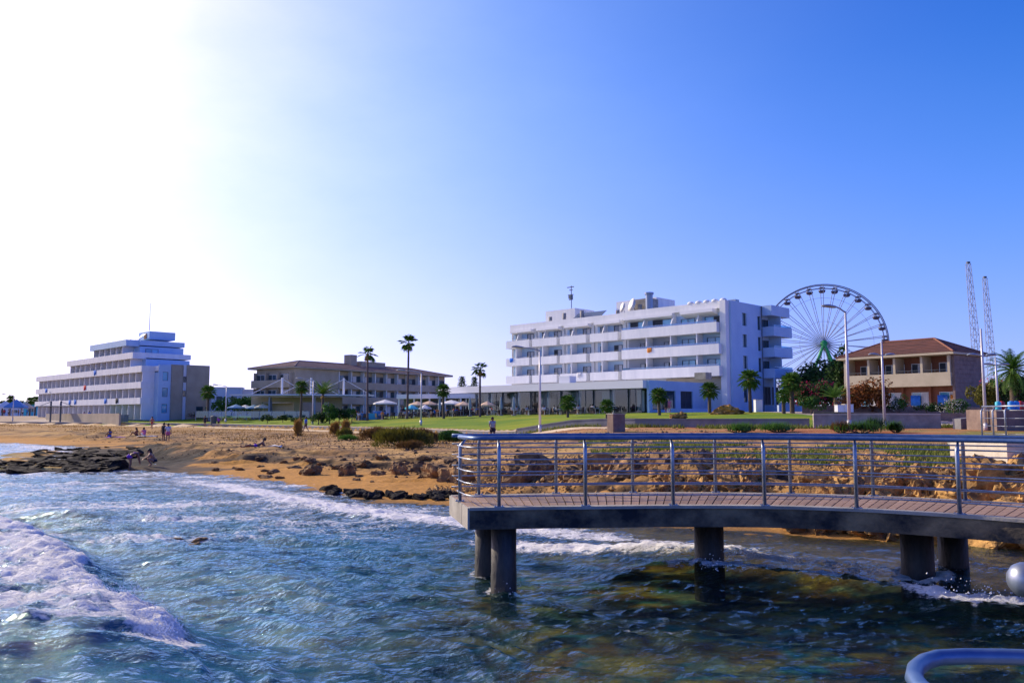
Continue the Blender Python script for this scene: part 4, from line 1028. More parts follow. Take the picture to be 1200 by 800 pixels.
# left balcony units
ux = [0.3, 6.45, 12.6, 18.85]; UW = 5.2
for i, x0 in enumerate(ux):
    # panel laid on the wall; its darker colour stands in for recess shade
    for k, z in enumerate(FZ):
        q = MB(); q.box(x0+0.15, x0+UW-0.15, -0.03, -0.002, z+0.01, z+2.7); add(hotel, 'bay_panel', q, MT['inner'] if False else MT['lilac'])
        parapet_balcony(hotel, x0-0.25, x0+UW, z, 1.5, 1.05, rail='steel')
        xm = x0 + 2.1
        q = MB()
        if k < 2: q.box(xm-0.08, xm+0.08, -1.45, -0.032, z+0.004, z+2.775)
        else: q.add([(xm-0.08, -1.4, z+0.9), (xm+0.08, -1.4, z+0.9), (xm+0.08, -0.04, z+0.004), (xm-0.08, -0.04, z+0.004), (xm-0.08, -0.7, z+2.5), (xm+0.08, -0.7, z+2.5), (xm+0.08, -0.04, z+2.5), (xm-0.08, -0.04, z+2.5)],
                    [(0, 1, 2, 3), (4, 7, 6, 5), (0, 4, 5, 1), (1, 5, 6, 2), (2, 6, 7, 3), (3, 7, 4, 0)])
        add(hotel, 'divider_wall', q, MT['white2'])
        g1 = 'dark' if (i + k) % 3 == 0 else 'curtain'
        window(hotel, x0+0.75, z+0.05, 1.05, 2.1, y=-0.032, panes=2, glass=('glass', 'curtain') if (i+k) % 2 else ('curtain', 'glass'))
        window(hotel, x0+3.45, z+0.05, 1.55, 2.1, y=-0.032, panes=2, glass=('glass', 'curtain') if (i*k) % 2 == 0 else ('dark', 'curtain'))
    # roof hood over the unit
    q = MB(); q.prism_x([(-1.15, RZ-0.75), (-0.002, RZ-1.0), (-0.002, RZ-0.35), (-1.15, RZ-0.35)], x0+0.3, x0+UW+0.1); add(hotel, 'roof_hood', q, MT['white2'])
q = MB(); q.box(-0.15, 25.0, -0.35, 0.0, RZ-0.3, RZ+0.75); add(hotel, 'parapet', q, MT['white'])
q = MB(); q.box(-0.15, 0.0, 0.0, HW, RZ-0.3, RZ+0.7); add(hotel, 'parapet', q, MT['white'])
# right balcony block, continuous
rx0 = 24.9
for k, z in enumerate(FZ):
    parapet_balcony(hotel, rx0, HL-0.9 if k == 2 else HL-0.6, z, 1.7, 1.15, rail='glass')
    dv = [(rx0+4.4), rx0+8.6, rx0+12.9]
    if k == 2: dv = [rx0+3.6, rx0+8.6, rx0+12.9]
    for xm in dv:
        q = MB()
        q.prism([(xm-0.09, -1.5), (xm+0.09, -1.5), (xm+0.09, -0.002), (xm-0.09, -0.002)], z+0.004, z+2.775) if k < 2 else q.add(
            [(xm-0.09, -1.5, z+1.15), (xm+0.09, -1.5, z+1.15), (xm+0.09, -0.01, z+0.01), (xm-0.09, -0.01, z+0.01), (xm-0.09, -0.8, z+2.5), (xm+0.09, -0.8, z+2.5), (xm+0.09, -0.01, z+2.5), (xm-0.09, -0.01, z+2.5)],
            [(0, 1, 2, 3), (4, 7, 6, 5), (0, 4, 5, 1), (1, 5, 6, 2), (2, 6, 7, 3), (3, 7, 4, 0)])
        add(hotel, 'divider_wall', q, MT['white2'])
    if k < 2:
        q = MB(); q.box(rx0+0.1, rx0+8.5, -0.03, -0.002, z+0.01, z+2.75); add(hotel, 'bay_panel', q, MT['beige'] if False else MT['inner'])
        q = MB(); q.box(rx0+8.75, HL-1.0, -0.03, -0.002, z+0.01, z+2.75); add(hotel, 'bay_panel', q, MT['lilac'])
        for x, w in ((rx0+2.3, 1.5), (rx0+6.5, 1.6)): window(hotel, x, z+0.05, w, 2.05, y=-0.032, panes=2, glass=('glass', 'curtain') if k else ('curtain', 'dark'))
        for x, w in ((rx0+9.6, 2.2), (rx0+13.7, 2.6)): window(hotel, x, z+0.05, w, 2.2, y=-0.032, panes=2, glass='glass_b')
    else:
        q = MB(); q.box(rx0+0.1, HL-1.0, -0.03, -0.002, z+0.01, z+2.6); add(hotel, 'bay_panel', q, MT['lilac'])
        window(hotel, rx0+0.5, z+0.05, 2.8, 2.35, y=-0.032, panes=2, glass=('dark', 'glass_b')); window(hotel, rx0+4.6, z+0.05, 3.4, 2.35, y=-0.032, panes=2, glass=('dark', 'glass_b'))
        window(hotel, rx0+9.5, z+0.05, 2.3, 2.1, y=-0.032, panes=2, glass='glass_b'); window(hotel, rx0+13.4, z+0.05, 2.9, 2.1, y=-0.032, panes=2, glass=('glass_b', 'dark'))
q = MB(); q.box(rx0, HL, -0.5, 0.0, RZ-0.05, RZ+0.95); add(hotel, 'parapet', q, MT['white'])
q = MB(); q.prism_x([(-1.5, RZ-0.55), (-0.002, RZ-1.0), (-0.002, RZ-0.1), (-1.5, RZ-0.1)], rx0+10.2, HL-1.6)
add(hotel, 'roof_hood', q, MT['white2'])
q = MB(); q.prism_x([(-1.1, RZ-0.5), (-0.002, RZ-0.8), (-0.002, RZ-0.1), (-1.1, RZ-0.1)], rx0-0.1, rx0+8.6); add(hotel, 'roof_hood', q, MT['white2'])
q = MB(); q.box(HL-0.85, HL+0.05, -0.9, 0, -1.0, RZ+0.95); add(hotel, 'corner_pier', q, MT['white'])
# five round roof domes over the right hood
for i in range(5):
    q = MB(); cx = rx0+11.2+i*1.3; q.tube([(cx, -0.1, RZ+0.95), (cx, -0.1, RZ+1.15), (cx, -0.1, RZ+1.3), (cx, -0.1, RZ+1.36)], [0.5, 0.48, 0.3, 0.05], 12); add(hotel, 'roof_dome', q, MT['white2'], True)
# ground storey band under the balconies
q = MB(); q.box(rx0+7, HL-0.9, -0.4, -0.002, 2.7, 4.3); add(hotel, 'fascia', q, MT['cream'])
# right end wall: skin with bluish shade put into its colour, slit windows, then end balconies
m = MB(); 
slits = [(3.0, z+0.9, 1.2, 1.8) for z in (FZ[0], FZ[1], FZ[2])] + [(3.0, 0.9, 1.2, 2.0)] + [(7.3, z+0.6, 1.0, 2.0) for z in FZ]
end = empty('end_wall', (HL, 0, 0), R(90)); end.parent = hotel
wall_with_holes(m, 0, 8.6, -1.5, RZ+0.95, slits, -0.30, -0.004)
bpy.data.objects.remove(end)
ew = link_mesh('end_wall', m.mesh('end_wall', MT['lilac']), hotel, (HL+0.05, 0.02, 0), R(90))
for x, z, w, h in slits: window(ew, x, z, w, h, y=-0.02, panes=1, glass='glass', depth=0.06)
q = MB(); q.box(8.6, HW, -0.05, -0.003, -1.5, RZ+0.9); add(hotel, 'end_bay', q, MT['lilac'], loc=(HL+0.05, 0.02, 0), rz=R(90))
q = MB(); q.box(8.4, HW+1.0, -1.9, -0.052, RZ-0.5, RZ+0.95); q.box(HW, HW+1.0, -0.05, 2.0, RZ-0.5, RZ+0.95); add(hotel, 'roof_slab', q, MT['lilac'], loc=(HL+0.05, 0.02, 0), rz=R(90))
for z in FZ:
    q = MB(); q.box(8.6, HW+1.2, -2.1, -0.052, z-0.25, z); q.box(8.6, HW+1.2, -2.1, -1.95, z+0.002, z+1.1); q.box(HW+1.05, HW+1.2, -1.95, 0.0, z+0.002, z+1.1); q.box(8.6, 8.75, -1.95, -0.052, z+0.002, z+1.1)
    bb = add(hotel, 'balcony', q, MT['lilac'], loc=(HL+0.05, 0.02, 0), rz=R(90))
    q = MB(); q.box(8.7, HW+1.15, -2.05, -2.02, z+1.102, z+1.4); q.box(HW+1.11, HW+1.14, -2.0, 0, z+1.102, z+1.4); add(bb, 'glass_rail', q, MT['clear'])
    for x, w in ((9.0, 1.7), (11.3, 1.4)): 
        f = window(hotel, HL+0.105, z+0.05, w, 2.2, y=x+0.02, rz=R(90), panes=2, glass='glass')
    q = MB(); q.box(11.0, 11.15, -1.9, -0.052, z+0.004, z+2.7); add(hotel, 'divider_wall', q, MT['lilac'], loc=(HL+0.05, 0.02, 0), rz=R(90))
for x in (8.65, 11.0, HW+0.9):
    q = MB(); q.box(x, x+0.2, -2.0, -1.8, 0.3, FZ[0]-0.252); add(hotel, 'pillar', q, MT['lilac'], loc=(HL+0.05, 0.02, 0), rz=R(90))
for x in (9.1, 11.5): window(hotel, HL+0.105, 0.6, 1.8, 2.6, y=x, rz=R(90), panes=2, glass='dark')
q = MB(); q.box(7.0, HW+1.6, -3.6, -3.35, -1.5, 0.9); add(hotel, 'garden_wall', q, MT['lilac'], loc=(HL+0.05, 0.02, 0), rz=R(90))
# roof clutter
def roof_box(x0, x1, y0, y1, h, mat='white', name='roof_house'): q = MB(); q.box(x0, x1, y0, y1, RZ+0.002, RZ+h); return add(hotel, name, q, MT[mat])
roof_box(5.6, 12.2, 2.5, 7.5, 2.9); roof_box(19.2, 27.0, 4.5, 9.5, 3.4); roof_box(24.6, 27.4, 2.0, 4.4, 3.0, 'conc')
for x in (7.9, 11.0, 26.3, 14.8, 22.0):
    q = MB(); q.cyl(x, 1.2, RZ+0.002, RZ+rnd.uniform(1.5, 2.2), 0.32, 10); add(hotel, 'vent', q, MT['conc'], True)
q = MB(); q.cyl(28.2, 0.9, RZ+0.002, RZ+3.3, 0.55, 12); q.cyl(28.2, 0.9, RZ+3.3, RZ+3.6, 0.7, 12); add(hotel, 'chimney', q, MT['lamph'])
q = MB(); q.tube([(11.0, 3, RZ+2.9), (11.0, 3, RZ+6.8)], 0.07, 6)
for zz, w in ((4.4, 0.5), (5.2, 0.7), (6.0, 0.4), (6.5, 0.9)): q.box(11-w, 11+w*0.6, 2.93, 3.07, RZ+zz, RZ+zz+0.14)
q.box(10.6, 11.1, 2.7, 3.3, RZ+4.6, RZ+5.2); add(hotel, 'antenna_mast', q, MT['frame'])
for x, y, r in ((22.6, 2.2, 0.8), (25.0, 1.4, 1.15)):
    q = MB(); q.tube([(x, y, RZ+0.1), (x, y, RZ+1.6)], 0.06, 6); pts = []
    q.tube([(x, y, RZ+1.9), (x-0.10, y-0.22, RZ+1.97), (x-0.16, y-0.34, RZ+2.0)], [0.15, r*0.8, r], 16, cap=True); add(hotel, 'satellite_dish', q, MT['white2'], True)
for x in (32.0, 36.5, 40.2): roof_box(x, x+1.2, 3, 4, 1.5, 'lamph', 'air_conditioner')
q = MB(); q.add([(13, 1.0, RZ+0.9), (19, 1.0, RZ+0.9), (19, 2.4, RZ+1.9), (13, 2.4, RZ+1.9)], [(0, 1, 2, 3)]); q.box(13, 19, 1.0, 1.05, RZ, RZ+0.9); add(hotel, 'solar_panel', q, MT['panel'])

# drainpipes, wall mounted air conditioners and what guests leave on the balconies
for x in (0.12, 6.0, 12.2, 18.4, 24.6):
    q = MB(); q.tube([(x, -0.07, 0.2), (x, -0.07, RZ-0.4)], 0.045, 6); add(hotel, 'drainpipe', q, MT['conc'])
q = MB(); q.tube([(8.3, -0.42, -0.5), (8.3, -0.42, RZ+0.9)], 0.06, 6); add(hotel, 'drainpipe', q, MT['frame'], loc=(HL+0.05, 0.02, 0), rz=R(90))
for k, z in enumerate(FZ):
    for i, x0 in enumerate(ux):
        if (i*2+k) % 3 != 1:
            q = MB(); q.box(x0+2.35, x0+3.05, -0.35, -0.04, z+0.1, z+0.65); q.cyl(x0+2.7, -0.36, z+0.2, z+0.55, 0.02, 6); add(hotel, 'air_conditioner', q, MT['alu'])
hm = Matrix.Translation((HX, HY, 3.75)) @ Matrix.Rotation(R(-45), 4, 'Z')
def world_pt(M_, x, y, z): return M_ @ Vector((x, y, z))
bc = MB(); bc.box(-.22, .22, -.22, .22, .38, .43); bc.prism_x([(.18, .43), (.22, .43), (.28, .85), (.24, .85)], -.22, .22)
for a_, b_ in ((-1, -1), (1, -1), (1, 1), (-1, 1)): bc.box(a_*.2-.02, a_*.2+.02, b_*.2-.02, b_*.2+.02, 0, .38)
BC = bc.mesh('balcony_chair', MT['white2']); 
for k, z in enumerate(FZ):
    for i, x in enumerate((1.0, 4.4, 7.4, 10.9, 13.4, 16.8, 19.7, 23.0, 27.0, 31.5, 35.2, 39.5)):
        if (i*5+k*3) % 4 == 0: continue
        o = link_mesh('balcony_chair', BC, None, world_pt(hm, x, -0.75, z+0.005), rnd.uniform(0, 6)); tag(o, 'white chair on the ' + ('lowest', 'middle', 'top')[k] + ' balcony row of the large hotel, ' + ordinal(i) + ' from left', 'chair', 'balcony chairs of the large hotel')
def hung_towel(M_, x, y, z, mat, label, w=0.8, h=0.7):
    q = MB(); vs = []
    for i in range(6):
        u_ = i/5; vs += [(u_*w, -0.03-0.03*math.sin(u_*8), -h*(0.9+0.1*math.sin(u_*5))), (u_*w, -0.03-0.02*math.sin(u_*8), 0.0), (u_*w, 0.10, 0.03)]
    q.add(vs, [(3*i+j, 3*i+3+j, 3*i+4+j, 3*i+1+j) for i in range(5) for j in range(2)])
    o = q.obj('towel', MT[mat], None, True, world_pt(M_, x, y, z), R(-45)); so = o.modifiers.new('t', 'SOLIDIFY'); so.thickness = 0.015; tag(o, label, 'towel')
hung_towel(hm, 1.0, -1.53, FZ[1]+1.10, 'cloth_b', 'dark blue towel over the leftmost middle balcony of the large hotel')
hung_towel(hm, 16.0, -1.53, FZ[0]+1.10, 'cloth_w', 'white towel over the third lowest balcony of the large hotel')
hung_towel(hm, 29.6, -1.73, FZ[1]+1.2, 'cloth_o', 'orange towel over the middle right balcony of the large hotel')

# --- restaurant wing in front of the hotel
rest = empty('restaurant_wing', (16.75, 105.2, 3.15), R(-45), 'low white glass fronted restaurant wing with pale blue columns below the hotel', 'restaurant')
# local: x from -30 (far left) to 0 (near corner), y into the building 0..14
RXL = -40.0
q = MB(); q.box(RXL, 0.25, -0.5, 14.0, 3.15, 4.15); add(rest, 'fascia', q, MT['white2'])
q = MB(); q.box(RXL, 0, 3.4, 14.0, -1.2, 3.148); add(rest, 'wall', q, MT['rest_in'])
x = RXL; i = 0
gw = 2.9
while x < -0.4:
    w = min(gw, -0.15-x)
    f = window(rest, x+0.12, 0.0, w-0.24, 3.1, y=-0.05, panes=2 if i % 3 == 1 else 1, glass='clear2', frame='frame')
    if i % 2 == 0:
        q = MB(); q.cyl(x, 0.45, -0.6, 3.146, 0.26, 12); add(rest, 'column', q, MT['cyan'], True)
    if i % 2 == 1:
        q = MB(); q.prism([(x+0.5, 1.0), (x+w-0.5, 1.0), (x+w-0.5, 1.06), (x+0.5, 1.06)], 0.2, 2.9); add(rest, 'curtain', q, MT['curtain'])
    x += gw; i += 1
# right flank of the wing
q = MB(); wall_with_holes(q, 0.3, 14.0, -1.2, 4.15, [(1.0, 0.4, 5.2, 2.5), (7.4, 0.4, 2.9, 2.5)], -0.35, 0)
fl = link_mesh('flank_wall', q.mesh('flank_wall', MT['lilac']), rest, (0.26, 0, 0), R(90))
window(fl, 1.0, 0.4, 5.2, 2.5, y=-0.1, panes=3, glass='glass', depth=0.08); window(fl, 7.4, 0.4, 2.9, 2.5, y=-0.1, panes=2, glass='dark', depth=0.08)
q = MB(); q.box(0.3, 12.0, -3.3, -3.05, -1.2, 0.55); add(rest, 'terrace_wall', q, MT['lilac'], loc=(0.26, 0, 0), rz=R(90))
q = MB(); q.box(14.0, 24.5, -0.4, -0.15, -1.2, 1.9); add(rest, 'link_wall', q, MT['lilac'], loc=(0.26, 0, 0), rz=R(90))
q = MB(); q.box(-15.5, -13.5, 1.2, 2.6, 4.155, 5.2); add(rest, 'air_conditioner', q, MT['alu'])
q = MB(); q.box(5.6, 7.2, 3.0, 4.4, 4.155, 5.0); add(rest, 'air_conditioner', q, MT['conc'])
# low flat wing to the far left
lw = empty('pavilion', (-18.4, 133.0, 2.9), R(-22), 'small white flat roofed pavilion left of the restaurant behind the parasols', 'pavilion')
q = MB(); q.box(0, 14.5, -0.3, 5, 2.6, 3.3); add(lw, 'roof', q, MT['white2'])
q = MB(); q.box(0.3, 14.2, 1.5, 4.8, -1, 2.598); add(lw, 'wall', q, MT['rest_in'])
for k in range(6):
    q = MB(); q.box(0.2+k*2.75, 0.4+k*2.75, -0.1, 0.1, -1, 2.598); add(lw, 'post', q, MT['white2'])

# --- stepped left hotel
KL, KW = 64.5, 9.5
khot = empty('hotel_building', (-64-S2*KL-0.6, 148+S2*KL, 2.3), R(-45), 'stepped white hotel with long balcony bands and a rooftop mast at the left', 'hotel')
bands = [(0, KL-1.6, 2.6), (0, KL-1.6, 5.45), (0, KL-1.6, 8.35), (21.5, 58.5, 11.0), (35.5, 55.0, 13.55)]
m = MB()
for (x0, x1, z), zp, xe, ye in zip(bands, [-1.5] + [b_[2] for b_ in bands], [KL, KL, KL, KL-6, KL-9], [KW, KW, KW, KW, KW]):
    m.box(x0+1.6, xe, 1.2, ye, zp + (0 if zp < 0 else 0.004), z)
add(khot, 'wall', m, MT['lilac'])
for bi, (x0, x1, z) in enumerate(bands):
    q = MB(); q.box(x0, x1, -1.2, 1.2, z, z+0.2); q.box(x0, x1, -1.2, -1.04, z+0.202, z+1.15); q.box(x0, x0+0.16, -1.04, 1.2, z+0.202, z+1.15); q.box(x1-0.16, x1, -1.04, 1.2, z+0.202, z+1.15)
    if bi >= 2: q.box(x0+1.5, KL - (0, 0, 0, 6, 9)[bi], 1.202, KW+0.2, z+0.204, z+1.15)
    add(khot, 'balcony_band', q, MT['white' if bi != 4 else 'lilac'])
    lo = ([-0.2] + [b_[2]+0.2 for b_ in bands])[bi]; n = 0
    x = x0 + 1.7; bay = 3.05
    xr = x1 - 0.3
    while x + bay < xr + 0.2:
        q = MB(); q.box(x-0.09, x+0.09, -0.95, 1.198, lo+0.004, z-0.002); add(khot, 'divider_wall', q, MT['white2'])
        window(khot, x+0.2, lo+0.06, bay-0.45, min(2.3, z-lo-0.35), y=1.19, panes=2, glass=('glass', 'curtain') if n % 7 == 3 else 'glass', depth=0.06); n += 1
        x += bay
    q = MB(); q.box(x-0.09, x+0.09, -0.95, 1.198, lo+0.004, z-0.002); add(khot, 'divider_wall', q, MT['white2'])
# near end: blue white strip then sand coloured stair tower
KC = KL
q = MB(); wall_with_holes(q, 1.2, 3.4, -1.5, 9.7, [(1.9, z, 1.0, 1.6) for z in (1.0, 3.9, 6.8)], -0.2, 0)
kw = link_mesh('end_wall', q.mesh('end_wall', MT['lilac']), khot, (KC+0.01, 0, 0), R(90))
for z in (1.0, 3.9, 6.8): window(kw, 1.9, z, 1.0, 1.6, y=-0.03, panes=1, glass='glass_b', depth=0.05)
q = MB(); q.box(3.4, 5.6, -0.35, -0.002, -1.5, 9.8); add(khot, 'stair_tower', q, MT['beige'], loc=(KC+0.01, 0, 0), rz=R(90))
q = MB(); q.box(5.6, 6.3, -0.12, -0.002, -1.5, 9.8); add(khot, 'stair_strip', q, MT['white'], loc=(KC+0.01, 0, 0), rz=R(90))
for z in (4.0, 6.6): window(khot, KC+0.13, z, 0.6, 1.1, y=5.65, rz=R(90), panes=1, glass='glass', depth=0.05)
q = MB(); q.box(6.3, 10.6, -0.35, -0.002, -1.5, 9.85); add(khot, 'stair_tower', q, MT['beige'], loc=(KC+0.01, 0, 0), rz=R(90))
window(khot, KC+0.36, -0.2, 1.3, 2.4, y=8.2, rz=R(90), panes=1, glass='glass', depth=0.05)
window(khot, KL-8.98, 11.6, 2.4, 1.5, y=2.2, rz=R(90), panes=2, glass='glass_b', depth=0.05)
q = MB(); q.box(48.5, 53.8, 3.5, 8.5, 15.16, 16.7); add(khot, 'roof_house', q, MT['lilac'])
q = MB(); q.box(51.3, 52.5, 3.44, 3.498, 15.3, 16.3); add(khot, 'roof_house_door', q, MT['terracotta'])
q = MB(); q.tube([(49.8, 5, 17.2), (49.8, 5, 22.6)], [0.07, 0.035], 6); add(khot, 'mast', q, MT['frame'])
for x in (38, 40.5, 46, 51):
    q = MB(); q.add([(x, 1.8, 14.9), (x+1.8, 1.8, 14.9), (x+1.8, 3.2, 16.2), (x, 3.2, 16.2), (x, 1.85, 15.15), (x+1.8, 1.85, 15.15), (x+1.8, 3.25, 16.15), (x, 3.25, 16.15)], [(0, 1, 2, 3), (7, 6, 5, 4), (0, 4, 5, 1), (2, 6, 7, 3), (1, 5, 6, 2), (3, 7, 4, 0)]); add(khot, 'solar_panel', q, MT['panelw'])
q = MB(); q.box(26, KL+2, -6.0, -5.7, -1.5, 0.9); 
o = q.obj('boundary_wall', MT['beige'], None, False, khot.location.copy(), R(-45)); tag(o, 'low beige boundary wall in front of the stepped left hotel', 'wall')

km = Matrix.Translation(khot.location) @ Matrix.Rotation(R(-45), 4, 'Z')
for x, lv, mt, lb in ((33.0, 2, 'cloth_r', 'red towel over the upper long balcony of the stepped hotel'), (7.5, 2, 'cloth_b', 'small blue towel at the left of the upper long balcony'), (38.5, 3, 'cloth_b', 'blue towel over the short balcony below the top one'),
                      (24.0, 1, 'cloth_b', 'blue towel over the middle long balcony of the stepped hotel'), (27.5, 1, 'cloth_b', 'second blue towel on the middle long balcony of the stepped hotel'), (45.0, 1, 'cloth_b', 'blue towel at the right of the middle long balcony'), (51.0, 1, 'cloth_k', 'dark blue towel near the right end of the middle balcony'), (18.0, 0, 'cloth_w', 'white towel over the lowest long balcony of the stepped hotel')):
    hung_towel(km, x, -1.22, (bands[lv-1 if lv else 0][2] if lv < 3 else bands[2][2])+1.18, mt, lb, 1.3, 1.0)
for x in (3.45, 5.55): 
    q = MB(); q.tube([(x, -0.40, -1), (x, -0.40, 9.7)], 0.05, 6); add(khot, 'drainpipe', q, MT['conc'], loc=(KL+0.01, 0, 0), rz=R(90))

# --- long brown building in the middle
ML, MW = 43.0, 11.6
mb_ = empty('hotel_building', (-38.9, 148, 2.6), R(55), 'long beige three storey building with dark tiled hip roof behind the tall palms', 'building')
q = MB(); q.box(0, ML, 0.9, MW-0.9, -1.5, 8.7); add(mb_, 'wall', q, MT['beige'])
q = MB(); q.box(0, 10.5, 0, 0.898, -1.5, 8.7); add(mb_, 'blank_wall', q, MT['beige'])
for z in (2.6, 5.45):
    q = MB(); q.box(10.5, ML, -0.25, 0.898, z-0.2, z); q.box(10.5, ML, -0.25, -0.1, z+0.002, z+1.2); add(mb_, 'balcony_band', q, MT['beige'])
n = 0; x = 10.6
while x < ML-0.5:
    q = MB(); q.box(x-0.08, x+0.08, -0.09, 0.898, -0.5, 8.68); add(mb_, 'divider_wall', q, MT['white'])
    if x + 3.2 < ML:
        for z in (-0.3, 2.62, 5.48): window(mb_, x+0.12, z, 3.0, 2.4, y=0.89, panes=3, glass=('glass', 'curtain', 'glass') if n % 3 else ('glass', 'glass', 'dark'), frame='frame', depth=0.06)
    n += 1; x += 3.24
def hip(parent, x0, x1, y0, y1, z, rise, mat, ov=0.7, edge='cream', ridge=None, rows=9):
    """hip roof built from courses of tiles, each course a strip standing a little proud of the one above"""
    x0 -= ov; x1 += ov; y0 -= ov; y1 += ov; w = (y1-y0)/2
    q = MB(); q.box(x0, x1, y0, y1, z-0.22, z); add(parent, 'eave', q, MT[edge])
    # four slopes as courses
    for k in range(rows):
        t0, t1 = k/rows, (k+1)/rows + 0.03; q = MB()
        a0, a1 = w*t0, min(w, w*t1); h0, h1 = z+rise*t0, z+rise*min(1, t1)
        c = [(x0+a0, y0+a0, h0), (x1-a0, y0+a0, h0), (x1-a0, y1-a0, h0), (x0+a0, y1-a0, h0)]
        d = [(x0+a1, y0+a1, h1), (x1-a1, y0+a1, h1), (x1-a1, y1-a1, h1), (x0+a1, y1-a1, h1)]
        u_ = 0.09
        vs = [(p[0], p[1], p[2]+0.004) for p in c] + [(p[0], p[1], p[2]+u_) for p in c] + [(p[0], p[1], p[2]+0.01) for p in d]
        fs = []
        for i in range(4):
            j = (i+1) % 4; fs += [(i, j, 4+j, 4+i), (4+i, 4+j, 8+j, 8+i)]
        q.add(vs, fs); add(parent, 'tile_course', q, MT[mat])
    q = MB(); r = 0.11
    q.tube([(x0+w, (y0+y1)/2, z+rise+0.05), (x1-w, (y0+y1)/2, z+rise+0.05)], r, 8)
    for cx, cy, ex in ((x0, y0, x0+w), (x0, y1, x0+w), (x1, y0, x1-w), (x1, y1, x1-w)): q.tube([(cx, cy, z+0.05), (ex, (y0+y1)/2, z+rise+0.05)], r, 8)
    add(parent, 'ridge_tiles', q, MT[mat if ridge is None else ridge])
hip(mb_, 0, ML, 0, MW, 8.95, 1.55, 'roof2', 0.8, 'beige')
# left gable end with balconies
for z in (2.6, 5.45):
    q = MB(); q.box(-0.9, 0, 0.5, MW-0.5, z-0.2, z); q.box(-0.9, -0.75, 0.5, MW-0.5, z+0.002, z+1.2); add(mb_, 'balcony_band', q, MT['beige'])
    for k in range(3): window(mb_, -0.01, z+0.05, 2.3, 2.2, y=MW-1.0-k*3.3, rz=R(-90), panes=2, glass='glass', frame='alu', depth=0.06)
    for k in range(4):
        q = MB(); q.box(-0.7, -0.02, 0.6+k*3.3, 0.75+k*3.3, z+0.004, z+2.6); add(mb_, 'divider_wall', q, MT['beige'])
q = MB(); q.box(18.0, 19.6, 4.5, 6.5, 9.6, 12.4); add(mb_, 'chimney', q, MT['beige'])
q = MB(); q.box(20.5, 27.5, 4.2, 7.5, 9.8, 11.2); add(mb_, 'roof_house', q, MT['beige'])

# --- white canopy with masts in front of it
cn = empty('canopy', (-39.0, 140.0, 2.55), R(10), 'white tensioned canopy roof hung from white masts beside the brown building', 'canopy')
q = MB(); pts = [(-8.5, 0.3), (-5, -1.2), (3, -2.2), (13, -0.8), (15.5, 1.0), (12, 5.0), (-3, 5.5), (-8, 1.5)]
q.prism(pts, 3.62, 3.84); add(cn, 'roof', q, MT['alu'])
for x in (-3.0, 1.8, 7.3): 
    q = MB(); q.tube([(x+3, 0.6, 3.84), (x+3, 0.6, 6.7)], 0.17, 8); add(cn, 'mast', q, MT['white2'])
    for dx in (-5, 4.5):
        if x+3+dx > -9 and x+3+dx < 15: q = MB(); q.tube([(x+3, 0.6, 6.5), (x+3+dx, 0.4, 3.9)], 0.05, 6); add(cn, 'stay', q, MT['white2'])
for x in (-11.5, -2, 5.5, 14.0):
    q = MB(); q.box(x-0.12, x+0.12, 0.2, 0.45, -0.8, 3.618); add(cn, 'post', q, MT['lamph'])
q = MB(); wall_with_holes(q, -5.5, 10, -1, 3.5, [(-3.8, 0.2, 5.5, 2.4), (3.2, 0.2, 4.5, 2.4)], 4.6, 4.8); add(cn, 'back_wall', q, MT['beige'])
q = MB()
for k in range(10): q.box(-7.4+k*2.2, -7.34+k*2.2, -3.03, -2.97, -0.8, 1.1)
fence = q; gr = empty('glass_fence', (-42.5, 136.0, 2.5), R(8), 'low glass fence in front of the canopy terrace', 'fence')
for k in range(10):
    q = MB(); q.box(-9+k*2.0, -8.93+k*2.0, -0.04, 0.04, -0.5, 1.1); add(gr, 'post', q, MT['lamph'])
    if k < 9: q = MB(); q.box(-8.9+k*2.0, -7.03+k*2.0, -0.012, 0.012, 0.0, 1.05); add(gr, 'pane', q, MT['clear'])

# --- brown tiled house on the right
TL = 12.4
th_ = empty('tiled_house', (46.9-0.588*TL, 88+0.809*TL, 3.0), R(-54), 'two storey house with red tiled hip roof and terracotta walls at the right', 'house')
q = MB(); q.box(0, TL, 1.6, 6.4, -1.5, 6.3); add(th_, 'wall', q, MT['terracotta'])
q = MB(); q.box(TL, TL+0.25, 0, 6.4, -1.5, 6.3); add(th_, 'end_wall', q, MT['stone'])
for k in range(14):
    q = MB(); q.box(TL+0.252, TL+0.285, 0.02, 6.38, -0.6+k*0.49, -0.6+k*0.49+0.455); add(th_, 'stone_course', q, MT['stone'])
q = MB(); q.box(0, TL, -0.35, 1.598, 3.0, 3.25); q.box(0, TL, -0.35, -0.17, 3.252, 4.45); add(th_, 'balcony_band', q, MT['cream'])
q = MB(); q.tube([(0.1, -0.2, 4.72), (TL-0.1, -0.2, 4.72)], 0.03, 6)
for k in range(9): q.tube([(0.2+k*(TL-0.4)/8, -0.2, 4.45), (0.2+k*(TL-0.4)/8, -0.2, 4.72)], 0.02, 6)
add(th_, 'balcony_rail', q, MT['frame'])
bay = TL/4
for k in range(5):
    q = MB(); xx = min(max(k*bay, 0.15), TL-0.17); q.box(xx-0.13, xx+0.13, -0.33, 1.598, 4.455 if True else 0, 6.25); add(th_, 'column', q, MT['cream'])
    q = MB(); q.box(xx-0.12, xx+0.12, 1.2, 1.598, -1.0, 2.998); add(th_, 'pillar', q, MT['terracotta'])
    if k < 4:
        window(th_, k*bay+1.0, 3.3, 2.3, 2.3, y=1.59, panes=3, glass=('dark', 'curtain', 'glass_b'), frame='alu', depth=0.07)
        window(th_, k*bay+0.9, 0.2, 2.2, 2.2, y=1.59, panes=2, glass=('glass_b', 'curtain'), frame='alu', depth=0.07)
hip(th_, 0, TL, -0.2, 6.4, 6.55, 1.85, 'roof', 0.65, 'cream', ridge='terracotta')
